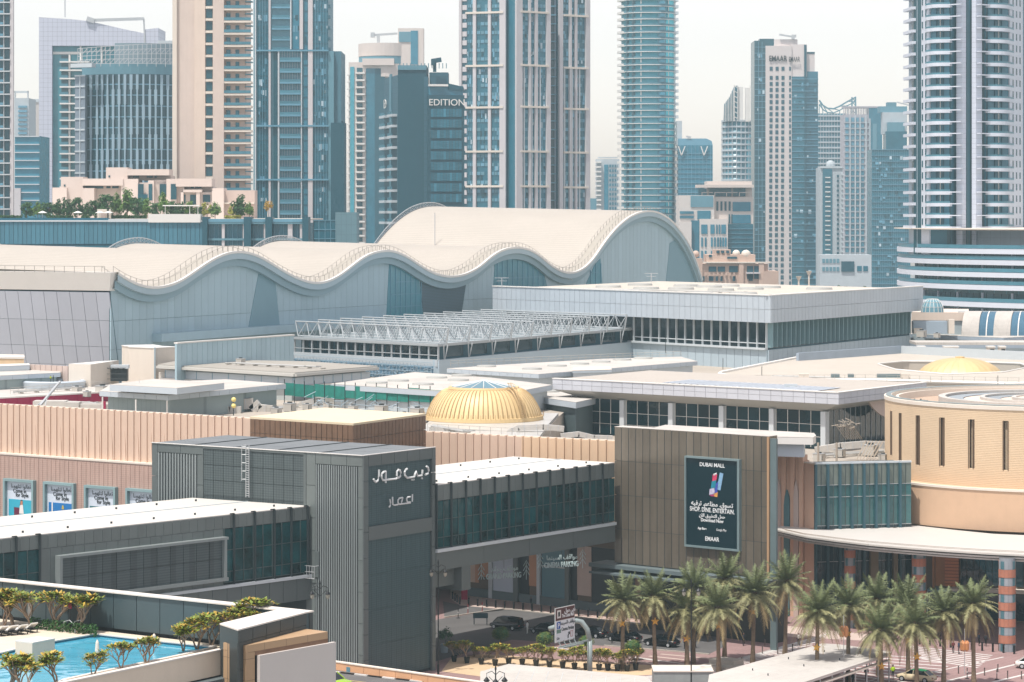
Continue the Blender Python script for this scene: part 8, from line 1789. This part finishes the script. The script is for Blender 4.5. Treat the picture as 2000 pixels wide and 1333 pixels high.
def parking_sign():
    D = 330; x = 1152; t = T('road_sign', 'square road sign with a brown top and white lower half on a curved grey pole', 'sign', (px_at(x, D+2), D+2, 0)); GP_ = mat('galvanised', '#85908f', .45, .08)
    A = dp(1084.6, 1189, D).xy; z1 = dp(0, 1189, D).z; B_ = A + V*4.25; f = Face(t, A, B_); z0 = z1 - 4.13; zm = z1 - 1.55
    f.box('back_plate', GP_, 0, f.W, z0, z1, -.02, .12); f.box('border', PAINT, 0, f.W, z0, z1, 0, .02)
    f.box('brown_panel', mat('sign_brown', '#4a1d1d', .5, .02), .08, f.W - .08, zm + .03, z1 - .08, .02, .02); f.box('white_panel', mat('sign_white', '#cdd1d4', .5, .02), .08, f.W - .08, z0 + .08, zm - .03, .02, .02)
    f.box('white_square', PAINT, .35, 1.2, z1 - 1.25, z1 - .3, .03, .01); f.box('shop_symbol', BLACK, .58, .98, z1 - 1.05, z1 - .5, .04, .01)
    f.box('parking_square', mat('sign_blue', '#0c4a9a', .5), .3, 1.05, zm - .98, zm - .15, .03, .01)
    PW = mat('print_pure_white', ''); IK = mat('poster_ink', '')
    for tx, s, z, sz, m, sx in (('P', .67, zm - .88, .85, PW, 1), ('The Dubai Mall', 2.65, z1 - 1.25, .58, PW, .72), (arabic('دبي مول'), 3.1, z1 - .7, .7, PW, 1), (arabic('مواقف السينما'), 2.7, zm - .55, .62, IK, .9), ('Cinema Parking', 2.65, zm - 1.3, .6, IK, .72), ('2.2m', .55, z0 + .35, .38, IK, .8)):
        put_text('printed_word', tx, sz, m, f, s, z, t.o, .045, .004, sx=sx, weight=.01, loc0=t.loc)
    b = MB(); b.tube([f.pt(2.7, z0 + .3, .05), f.pt(2.7, z0 + .6, .05), f.pt(3.0, z0 + .95, .05)], .07, 4); b.tube([f.pt(2.75, z0 + .95, .05), f.pt(3.05, z0 + 1.0, .05), f.pt(3.05, z0 + .7, .05)], .05, 4); t.part('arrow', b, IK)
    b = MB(); b.tube([f.pt(3.3 , z0 + .4, .05), f.pt(3.3, z0 + 1.1, .05), f.pt(3.75, z0 + 1.1, .05), f.pt(3.75, z0 + .4, .05), f.pt(3.3, z0 + .4, .05)], .03, 4); t.part('red_outline', b, mat('sign_red', '#a3302c', .5))
    f.box('green_square', mat('sign_green', '#5c7a6e', .5), .25, 1.2, zm - 1.5, zm - 1.05, .03, .01)
    # pole with bend
    P = [dp(1073, 1229, D + 3), dp(1100, 1220, D + 4), dp(1126, 1213, D + 5), dp(1136, 1215, D + 5), dp(1147, 1230, D + 5), dp(1152, 1252, D + 5)]; b = MB(); b.tube(P, .32, 12); t.part('arched_arm', b, GP_, smooth=True)
    q = dp(1152, 1250, D + 5); b = MB(); b.tube([(q.x, q.y, 0), (q.x, q.y, q.z)], .33, 14, .31); t.part('pole', b, GP_, smooth=True)
    b = MB(); e0, e1 = f.pt(0, z0 - .45, .5), f.pt(4.3, z0 - .45, .5); 
    for o in (0, .7): b.beam(e0 + Vector((f.n.x*o, f.n.y*o, 0)), e1 + Vector((f.n.x*o, f.n.y*o, 0)), .1, .18)
    for i in range(9): s = i*.52; b.beam(f.pt(s, z0 - .45, .5), f.pt(s, z0 - .45, 1.2), .08)
    for i in range(4): s = .6 + i*1.1; b.beam(f.pt(s, z0 - .4, .4), f.pt(s, z0 + .1, .05), .08)
    b.beam(e1, q, .14, .2); t.part('service_platform', b, GP_); t.done()
parking_sign()
def shelters():
    t = rblock('walkway_roof', 'long flat white walkway roof at the bottom centre', [(938,1312),(994,1297),(1262,1321),(1300,1360),(938,1352)], 3.5, 3.4, WHITE, ROOFW, .75, .5, 'roof', fascia=WHITE)
    P = gp(1000, 1330, 3.5); 
    for x in (960, 1080, 1200): p = gp(x, 1325, 3.5); t.aabb('post', STEEL, p.x - .1, p.x + .1, p.y - .1, p.y + .1, 0, 2.8)
    for i in range(12): p, q = gp(960 + i*28, 1303 + i*2.2, 3.5), gp(940 + i*30, 1345, 3.5); b = MB(); b.beam(p + Vector((0,0,.01)), q + Vector((0,0,.01)), .05, .02); t.part('roof_joint', b, LGREY)
    t.done()
    t = rblock('walkway_roof', 'long flat white shelter roof running diagonally behind the palms at the bottom right', [(1385,1318),(1606,1257),(1640,1259),(1742,1273),(1738,1277),(1555,1338),(1540,1352),(1380,1352)], 3.6, 3.5, WHITE, ROOFW, .3, .5, 'roof', fascia=mat('shelter_edge', '#c3bfb8', .5))
    A, B_ = gp(1555, 1338, 3.6), gp(1738, 1277, 3.6)
    for i in range(9):
        p = A.lerp(B_, i/8) + Vector((0, .8, 0)); b = MB(); b.tube([(p.x, p.y, 0), (p.x, p.y, 3.35)], .09, 6); t.part('post', b, STEEL)
    for i in range(8): p, q = A.lerp(B_, i/8) + Vector((0, .8, 1 - 3.6)), A.lerp(B_, (i+1)/8) + Vector((0, .8, 1 - 3.6)); b = MB(); b.beam(p, q, .05); t.part('handrail', b, STEEL)
    f = t.face(A.xy, B_.xy); f.box('gutter', CREAM, 0, f.W, 2.7, 2.85, .1, .6)
    for x, y in ((1470,1310),(1500,1320),(1540,1288),(1570,1302),(1610,1274),(1640,1290),(1680,1276)): p = gp(x, y, 3.6); t.aabb('roof_vent', DARKM, p.x-.06, p.x+.06, p.y-.06, p.y+.06, 3.6, 3.85)
    t.done()
    D = 322; t = T('concrete_kiosk', 'pale concrete flat box beside the black lamp pole at the bottom edge', 'kiosk', dp(1335, 1340, D)); f = front(t, D); Z = 56 - (1313-420)*D/F
    f.box('wall', mat('kiosk_concrete', '#8f9694', .8, .15, 1), f.s(1277), f.s(1393), 0, Z, 0, 4.2); f.box('roof', CREAM, f.s(1276), f.s(1394), Z, Z + .12, .1, 4.4); t.done()
    p = gp(1410, 1312); t = T('stone_plinth', 'two stepped low grey stone plinth at the foot of the thick palm', 'plinth', p); b = MB()
    t.box('step', CONC, (p.x + .3, p.y + 1.6, .25), (5.0, 2.8, .5), RZ); t.box('step', CONC, (p.x + .8, p.y + 3.4, .5), (3.6, 2.4, 1.0), RZ); t.done()
    for i, (x, y0, y1, yb) in enumerate(((1884, 1249, 1273, 1318), (1648, 1222, 1244, 1345))):
        D = gp(x, yb).y; X = px_at(x, D); t = T('lantern_ornament', ['orange lantern cluster on a thin white pole right of the taxi', 'orange lantern cluster on a pole beside the shelter palm'][i], 'ornament', (X, D, 0)); b = MB(); b.tube([(X, D, 0), (X, D, CAMZ - (y0 - 20 - H)*D/F)], .04, 5); t.part('pole', b, STEEL)
        for k in range(6):
            a = k*1.05; zz = CAMZ - ((y0+y1)/2 - H)*D/F; b = MB(); b.lathe([(.05, zz - .7), (.2, zz - .5), (.22, zz + .3), (.05, zz + .6)], (X + .35*math.cos(a), D + .35*math.sin(a)), 8); t.part('lantern', b, mat('lantern_orange', '#c98a5a', .5, .1))
        t.done()
    # curved ramp with orange parapets
    z = 7.5; A, B_ = gp(560, 1279, z + .9), gp(1000, 1341, z + .9); t = T('ramp_parapet', 'low orange sandstone parapet of the ramp at the bottom centre', 'parapet', (A+B_)/2); f = Face(t, A.xy, B_.xy); n = 14
    SS = mat('sandstone', '#cf9f78', .8, .06, .5)
    for i in range(n): f.box('parapet_block', SS, i*f.W/n + .02, (i+1)*f.W/n - .02, 0, z + .8, 0, .35)
    f.box('coping', CREAM, 0, f.W, z + .8, z + .92, .06, .5); f.box('blue_vent', BLUEGREY, f.s(677), f.s(684), z - .2, z + .5, .05, .2); t.done()
    b = MB(); P = [gp(x, y, z) for x, y in ((640,1300),(1010,1350),(1010,1420),(560,1420),(560,1295))]; b.prism([(p.x, p.y) for p in P], 0, z); struct('ramp_road', b, ASPH)
    for i in range(9):
        p, q = gp(645 + i*27, 1312 + i*3.0, z + .05), gp(658 + i*27, 1313.5 + i*3.0, z + .05); o = link('kerb_stone', unit(BLACK if i % 2 else PAINT)); c = (p+q)/2; o.location = c; o.scale = ((q-p).length*1.9, .25, .16); o.rotation_euler.z = RZ; o['kind'] = 'structure'
    for i in range(2): p, q = gp(650, 1324 + i*9, z + .015), gp(800, 1345 + i*9, z + .015); o = link('road_line', unit(mat('yellow_line', '#c9b06a', .7))); o.location = (p+q)/2; o.scale = ((q-p).length, .15, .01); o.rotation_euler.z = RZ; o['kind'] = 'structure'
shelters()
# ------------------------------------------------------------------ small plant on the roofs
def clutter():
    AC = mat('air_unit_casing', '#b0aca4', .6, .1, rand=.08); rn = random.Random(31)
    wh = ['beside the long duct', 'near the white pavilion post', 'behind the bronze box', 'left of the gold dome', 'at the gold dome foot', 'on the pale deck by the net', 'under the grey felt roof edge', 'by the tall beige box', 'near the magenta wall end', 'before the screen wall']
    spots = [(250,792,24,455),(275,797,24,450),(540,812,24,440),(566,806,24,448),(600,800,24,452),(640,798,24,455),(690,803,24,447),(745,806,24,442),(790,812,24,432),(815,806,24,436),(1080,838,20,425),(1120,866,20,420),(1165,868,20,418),(1600,890,20,402),(1640,884,20,410),(1700,882,20,412),(1725,890,20,404),
             (170,752,25,470),(200,748,25,474),(150,745,25,478),(420,735,24,486),(470,712,28.8,500),(395,727,24,490),(1800,655,28,630),(1830,657,28,628)]
    for i, (x, y, z, D) in enumerate(spots):
        X = px_at(x, D); s = rn.uniform(.7, 1.25); t = T('roof_unit', ['small', 'squat', 'twin fan', 'boxy'][i % 4] + ' pale grey roof unit ' + wh[i % 10] + ['', ', farther off', ', at the back'][i // 10], 'roof unit', (X, D, z), 'small air units on the mall roofs')
        t.box('casing', AC, (X, D, z + .75*s), (1.5*s, 1.3*s, 1.2*s), RZ); t.box('lid', STEEL, (X, D, z + 1.38*s), (1.6*s, 1.4*s, .08), RZ)
        for k in (-.5, .5): t.box('foot', DARKM, (X + k*s, D, z + .07), (.12, 1.1*s, .15), RZ)
        b = MB(); b.lathe([(.38*s, z + 1.42*s), (.4*s, z + 1.6*s), (.34*s, z + 1.6*s)], (X, D), 12); t.part('fan_ring', b, DARKM); t.box('grille', DARKM, (X + U.y*.66*s*-1*0, D - .66*s, z + .75*s), (.9*s, .04, .7*s), RZ) ; t.done()
    # guard rails
    RL = mat('rail_pale', '#a8a49c', .5)
    for lab, pts, z in (('thin pale guard rail along the front of the magenta hoarding roof', [(20, 770), (200, 757)], 25.6), ('thin pale guard rail round the dome roof edge', [(835, 842), (1000, 851), (1100, 848)], 24.45), ('thin guard rail behind the bronze box', [(500, 806), (640, 800), (820, 800)], 24.0), ('thin guard rail on the court roof edge', [(1470, 745), (1690, 744), (1990, 750)], 27.1), ('thin guard rail on the white roof left of the tall beige box', [(130, 742), (230, 748)], 25.0), ('thin guard rail along the back of the long white disc roof', [(880, 716), (1100, 706), (1330, 697)], 28.0)):
        P = [gp(x, y, z) for x, y in pts]; t = T('guard_rail', lab, 'railing', P[0]); b = MB()
        for p, q in zip(P, P[1:]):
            n = max(2, int((q - p).length/1.8))
            for k in range(n+1): r = p.lerp(q, k/n); b.tube([r, r + Vector((0, 0, 1.05))], .03, 4)
            for h in (.55, 1.05): b.tube([p + Vector((0, 0, h)), q + Vector((0, 0, h))], .03, 4)
        t.part('rails', b, RL); t.done()
clutter()
def pipes():
    PM = mat('pipe_silver', '#a7a7a4', .45, .15); rn = random.Random(8)
    runs = [('behind the long pink slatted wall at the left', (20,784), (190,792), 24, 3), ('between the two tier pavilion and the bronze box', (450,806), (600,798), 24, 4), ('under the green net towards the gold dome', (620,792), (830,806), 24, 4), ('on the shining roof left of the gold dome', (838,836), (905,848), 24.5, 3),
            ('right of the gold dome towards the pavilion', (1040,846), (1120,858), 20.1, 4), ('at the foot of the pavilion columns', (1150,872), (1300,882), 20.1, 3), ('behind the glass entrance hall', (1600,896), (1735,886), 20.1, 4), ('on the court roof strip', (1480,738), (1640,742), 27.05, 2),
            ('on the grey felt roof', (430,712), (640,722), 29.05, 2), ('along the disc dotted roof of the long building', (1100,566), (1480,575), 38.95, 2), ('on the white roof with the ring skylight', (30,770), (180,760), 25.55, 2)]
    for lb, a, c, z, n in runs:
        P, Q = gp(*a, z), gp(*c, z); t = T('pipe_run', 'bundle of silver pipes lying ' + lb, 'pipes', (P+Q)/2, 'pipe bundles on the mall roofs'); d = (Q-P).normalized(); nn = Vector((-d.y, d.x, 0))
        for k in range(n):
            o = nn*k*.55; u = rn.uniform(0, .25); v = rn.uniform(.75, 1); A_, B_ = P.lerp(Q, u) + o + Vector((0,0,.35)), P.lerp(Q, v) + o + Vector((0,0,.35)); b = MB(); b.tube([A_ - Vector((0,0,.3)), A_, B_, B_ + nn*1.2], .11 + .05*(k % 2), 6); t.part('pipe', b, PM)
        m = int((Q-P).length/3)
        for k in range(m): p = P.lerp(Q, (k+.5)/m) + nn*.3*n; t.box('pipe_support', CONC, (p.x, p.y, z + .1), (.2, .6*n, .2), math.atan2(d.y, d.x))
        t.done()
pipes()
# ------------------------------------------------------------------ near rooftop pool, lower left
def pool_building():
    DG = mat('near_graphite', '#3b3f3e', .4, .06, rand=.04); DP = mat('inner_panel', '#415054', .35, .05, rand=.05); COP = mat('pale_coping', '#cfc8bf', .6, .05); DECK = mat('deck_stone', '#cfc2ae', .75, .06, .8, grid=(DEG, .6, -.6, .02, .15)); CW = mat('cream_wall', '#cfc0ae', .8, .05, .5, streak=.04)
    z = 27.2; A, B_ = gp(-120, 1120.5, z).xy, gp(598, 1196, z).xy; C = gp(465, 1230, z).xy; C0 = gp(429, 1218, z).xy
    t = T('pool_building', 'near dark panelled building with a rooftop pool deck, cut by the lower left corner', 'building', (B_[0] - 8, B_[1] - 5, 0)); f = Face(t, A, B_)
    n = 16
    for i in range(n): f.box('inner_panel', DP, i*f.W/n + .03, (i+1)*f.W/n - .03, 24.4, z - .12, -.05, .3); 
    f.box('rear_wall', DG, 0, f.W, 0, z - .12, -.38, .4); f.box('coping', COP, -.5, f.W, z - .1, z, .1, 1.0)
    # side wing
    W0 = C0 + V*12.5; b = MB(); b.prism([tuple(C0), tuple(C), tuple(B_), tuple(B_ - U*2.6)], z - .1, z); t.part('wing_coping', b, COP)
    ins = [C0 + V*.05 + U*.05, C - U*.06 + V*.06, B_ - U*.06 - V*.06, B_ - U*2.5 - V*.06]; b = MB(); b.prism([tuple(p) for p in ins], 0, z - .1); t.part('wing_core', b, DG)
    g = t.face(C, B_); k = 5
    for i in range(k):
        for z0, z1 in ((26.3, z - .15), (24.4, 26.24), (20, 24.34), (10, 19.9)): g.box('panel', DG, i*g.W/k + .03, (i+1)*g.W/k - .03, z0, z1, .06 if z0 > 26 else 0, .1)
    h = t.face(C0, C); h.box('panel', DG, .02, h.W - .02, 10, z - .12, .0, .1)
    # orange framed pale screen
    Pa, Pb = gp(480, 1261.5, 26.0).xy, gp(640, 1234, 26.0).xy; q = t.face(Pa, Pb); FO = mat('frame_sandstone', '#a98c6c', .6, .05, grid=(DEG + 90, 2.2, 1.5, .05, .4))
    q.box('frame_top', FO, 0, q.W, 25.5, 26.0, 0, 2.2); q.box('frame_side', FO, 0, .9, 10, 25.48, 0, 2.2); q.box('pale_screen', mat('pale_screen', '#c0b9b3', .6, .03), 1.15, q.W + .6, 10, 25.2, .25, .3); q.box('screen_edge', BRZ, .9, q.W, 25.2, 25.5, .02, 1)
    side = Face(t, Pa - U*1.6 , Pa); side.box('frame_return', FO, 0, side.W, 10, 26.0, 0, .3)
    # deck + pool
    z = 24.2; deck = [gp(-150, 1178, z).xy, gp(560, 1260, z).xy] ; 
    E0, E1 = gp(443, 1266, 25.4).xy, gp(60, 1346, 25.4).xy
    P = [A + U*0 - V*.3, B_ - V*.4 - U*2.6, C0 + V*.1, E0, E1, E1 - V*6, A - V*50]; 
    pool_px = [(187,1239),(300,1252),(421,1264.5),(360,1279),(225,1307),(128,1328),(60,1360),(-120,1400),(-120,1296),(0,1276),(41,1266),(110,1252)]
    PP = [gp(x, y, z) for x, y in pool_px]
    # deck sheet with the pool cut out: bmesh fill with hole
    bm = bmesh.new(); ov = [bm.verts.new((p[0], p[1], z)) for p in P]; iv = [bm.verts.new((p.x, p.y, z)) for p in PP]; es = []
    for L_ in (ov, iv):
        for i in range(len(L_)): es.append(bm.edges.new((L_[i], L_[(i+1) % len(L_)])))
    bmesh.ops.triangle_fill(bm, edges=es, use_beauty=True, normal=(0, 0, 1)); me = bpy.data.meshes.new('deck'); bm.to_mesh(me); bm.free(); me.materials.append(DECK)
    for v in me.vertices: v.co -= t.loc
    link('deck', me, t.o)
    b = MB(); 
    for i in range(len(PP)): j = (i+1) % len(PP); b.add([(PP[i].x, PP[i].y, z), (PP[j].x, PP[j].y, z), (PP[j].x, PP[j].y, z - 1.4), (PP[i].x, PP[i].y, z - 1.4)], [(0,1,2,3)])
    b.add([(p.x, p.y, z - 1.4) for p in PP], [tuple(range(len(PP)))]); t.part('pool_basin', b, mat('pool_tile', '#4a9ab5', .4, .05, grid=(DEG, .5, -.5, .03, .15)))
    b = MB()
    for i in range(len(PP)): j = (i+1) % len(PP); b.beam((PP[i].x, PP[i].y, z + .03), (PP[j].x, PP[j].y, z + .03), .35, .08)
    t.part('pool_rim', b, COP)
    b = MB(); b.prism([tuple(p) for p in P], 0, z - 1.5); t.part('building_core', b, DG)
    # front parapet
    F_ = Face(t, E1, E0); F_.box('front_wall', CW, 0, F_.W, 23.6, 25.3, 0, .3); F_.box('front_coping', COP, 0, F_.W, 25.3, 25.4, .06, .45); F_.box('steel_ledge', mat('steel_ledge', '#5d6668', .4), -2, F_.W + .3, 22.9, 23.5, .8, 1.4)
    kk = 7
    for i in range(kk):
        for z0, z1 in ((19.5, 22.8), (14, 19.4), (8, 13.9)): F_.box('panel', DG, i*F_.W/kk + .03, (i+1)*F_.W/kk - .03, z0, z1, .2, .4)
    # planter wall and blocks at the rear
    Q0, Q1 = gp(60, 1203, z).xy, gp(455, 1247, z).xy; R_ = Face(t, Q0, Q1); R_.box('planter_wall', CW, 0, R_.W, z, z + 1.0, 0, .35); R_.box('planter_coping', COP, 0, R_.W, z + 1.0, z + 1.08, .05, .5)
    for x0, x1 in ((200, 235), (283, 317)): R_.box('white_block', WHITE, R_.s(x0), R_.s(x1), z, z + 1.25, .5, .6)
    b = MB(); c = gp(84, 1300, z); b.box(c.x - .9, c.x + .9, c.y - 1.0, c.y + .6, z, z + .2); 
    w = Face(t, dp(63, 1290, 196).xy, dp(107, 1285, 198).xy); w.box('cream_block', CW, 0, w.W, 20, 26.1 - .5, 0, 1.6); w.box('block_coping', COP, 0, w.W, 25.6, 25.68, .05, 1.7)
    t.done()
    # water
    t = T('pool_water', None, None, (0, 0, 0), kind='structure'); COL.objects.unlink(t.o); bpy.data.objects.remove(t.o)
    b = MB(); b.add([(p.x, p.y, z - .16) for p in PP], [tuple(range(len(PP)))]); me = b.mesh('pool_water', mat('pool_blue', '#4fa3bd', .06, .15, .5, spec=.5, wav=.5)); 
    if me.polygons[0].normal.z < 0: me.flip_normals()
    o = link('pool_water', me); o['kind'] = 'structure'
    # trees
    G = 'frangipani trees around the rooftop pool'
    tr = [(28, 1222, 3.6, 0, 'leafy frangipani at the far left of the rear planter'), (62, 1226, 3.3, 1, 'frangipani behind the closed white parasol'), (103, 1230, 3.8, 2, 'forked frangipani in the middle of the rear planter'), (152, 1236, 3.6, 3, 'rightmost frangipani of the rear planter, by the maroon pole'),
          (8, 1222, 3.0, 3, 'frangipani cut by the left edge above the loungers'), (112, 1338, 3.0, 0, 'frangipani before the pool, right of the cream block'), (182, 1322, 2.1, 1, 'small frangipani before the pool, second of the front row'), (237, 1306, 2.4, 2, 'frangipani before the pool, third of the front row'), (286, 1297, 2.3, 3, 'frangipani before the pool, fourth of the front row'),
          (358, 1272, 2.6, 0, 'left tree of the clump at the pool far corner'), (385, 1268, 3.0, 1, 'middle tree of the clump at the pool far corner'), (412, 1262, 3.2, 2, 'right tree of the clump at the pool far corner'), (18, 1352, 3.2, 3, 'frangipani filling the bottom left corner'), (48, 1360, 3.0, 1, 'frangipani at the bottom left beside the cream block')]
    for x, y, h, v, lb in tr: p = gp(x, y, z); frangi('frangipani_tree', lb, p, h, v, G, w=1.05)
    for i, (x, y, h) in enumerate(((445, 1232, 1.6), (465, 1229, 1.7), (487, 1226, 1.6), (508, 1222, 2.4))): p = gp(x, y, z + 1.6); frangi('corner_shrub', ['leftmost yellow green shrub in the corner planter', 'second yellow green shrub in the corner planter', 'third yellow green shrub in the corner planter', 'tallest shrub at the tip of the corner planter'][i], p, h, i, 'shrubs in the corner planter', 'shrub', 1.5)
    t = T('hedge', 'low dark green hedge behind the pool ladder', 'hedge', gp(150, 1228, z)); b = MB(); rn = random.Random(2)
    for k in range(900):
        x = rn.uniform(60, 190); p = gp(x, 1227 + (x - 60)*.11, z) + Vector((0, rn.uniform(-.5, .5), rn.uniform(.0, .8))); d = Vector((rn.gauss(0,1), rn.gauss(0,1), rn.gauss(0,1))).normalized(); a = d.orthogonal().normalized()*.11; c = d.cross(a)*.6
        b.add([p - a, p + c, p + a, p - c], [(0,1,2,3)])
    t.part('foliage', b, LEAFD); t.done()
    # loungers
    for i in range(5):
        x, y = 62 - i*19, 1236 + i*1.5 - (2 if i == 0 else 0); p = gp(x - 8, y, z); o = bpy.data.objects.new('sun_lounger', None); COL.objects.link(o); o.location = p; o.rotation_euler.z = RZ + 2.9
        tag(o, 'white cushioned sun lounger with a black frame, ' + ['closest to the pool steps', 'second from the pool steps', 'third from the pool steps', 'fourth from the pool steps', 'cut by the left edge'][i], 'sun lounger', 'sun loungers on the deck')
        b = MB(); b.box(-1.0, .95, -.32, .32, .24, .3)
        for sx in (-.9, .8):
            for sy in (-.28, .28): b.box(sx - .03, sx + .03, sy - .03, sy + .03, 0, .24)
        link('frame', b.mesh('lounger_frame', BLACK), o)
        b = MB(); b.box(-.35, .93, -.3, .3, .3, .38); link('seat_cushion', b.mesh('seat_cushion', WHITE), o)
        b = MB(); b.add([(-.35,-.3,.3),(-.35,.3,.3),(-1.0,.3,.72),(-1.0,-.3,.72),(-.33,-.3,.38),(-.33,.3,.38),(-.98,.3,.8),(-.98,-.3,.8)], [(0,1,2,3),(7,6,5,4),(0,4,5,1),(1,5,6,2),(2,6,7,3),(3,7,4,0)]); link('back_cushion', b.mesh('back_cushion', WHITE), o)
    for i, (x, yb, yt, c) in enumerate(((58, 1226, 1160, WHITE), (190, 1290, 1250, CREAM), (301, 1262, 1238, CREAM))):
        D = gp(x, yb, z).y; X = px_at(x, D); zt = CAMZ - (yt - H)*D/F; t = T('closed_parasol', ['tall closed white parasol beside the loungers', 'closed beige parasol standing in front of the pool', 'small closed beige parasol at the far pool edge'][i], 'parasol', (X, D, z)); b = MB(); b.tube([(X, D, z), (X, D, zt)], .03, 6); t.part('pole', b, STEEL)
        hh = zt - z; b = MB(); b.lathe([(.04, zt), (.12, zt - hh*.15), (.17, zt - hh*.55), (.11, zt - hh*.72), (.15, zt - hh*.8)][::-1], (X, D), 10); t.part('folded_canopy', b, c); t.done()
    p = gp(137, 1234, z); t = T('call_post', 'slim dark post with a maroon box on top beside the pool ladder', 'post', p); b = MB(); b.tube([p, p + Vector((0, 0, 1.9))], .04, 6); t.part('pole', b, DARKM); t.aabb('maroon_box', mat('maroon', ''), p.x - .12, p.x + .12, p.y - .1, p.y + .1, z + 1.75, z + 2.15); t.done()
    p = gp(146, 1236, z); t = T('pool_ladder', 'curved steel pool ladder rails at the rear pool edge', 'ladder', p); 
    for s in (-.4, .4):
        b = MB(); b.tube([p + Vector((s - .5, .3, 0)), p + Vector((s - .45, .2, .8)), p + Vector((s, .0, .95)), p + Vector((s + .45, -.3, .6)), p + Vector((s + .5, -.4, -.1))], .03, 6); t.part('rail', b, STEEL)
    t.done()
pool_building()
# ------------------------------------------------------------------ air
def haze():
    b = MB(); b.box(-1800, 1800, -1300, 2650, -2.0, 222); o = link('haze', b.mesh('haze')); m = bpy.data.materials.new('air'); m.use_nodes = True
    nt = m.node_tree; nt.nodes.clear(); v = nt.nodes.new('ShaderNodeVolumePrincipled'); out = nt.nodes.new('ShaderNodeOutputMaterial')
    v.inputs['Color'].default_value = (*HAZE_COL, 1); v.inputs['Density'].default_value = HAZE_D; v.inputs['Anisotropy'].default_value = 0.2
    nt.links.new(v.outputs[0], out.inputs['Volume']); o.data.materials.append(m); o['kind'] = 'stuff'; o['label'] = 'pale summer haze filling the air over the whole place'
haze()
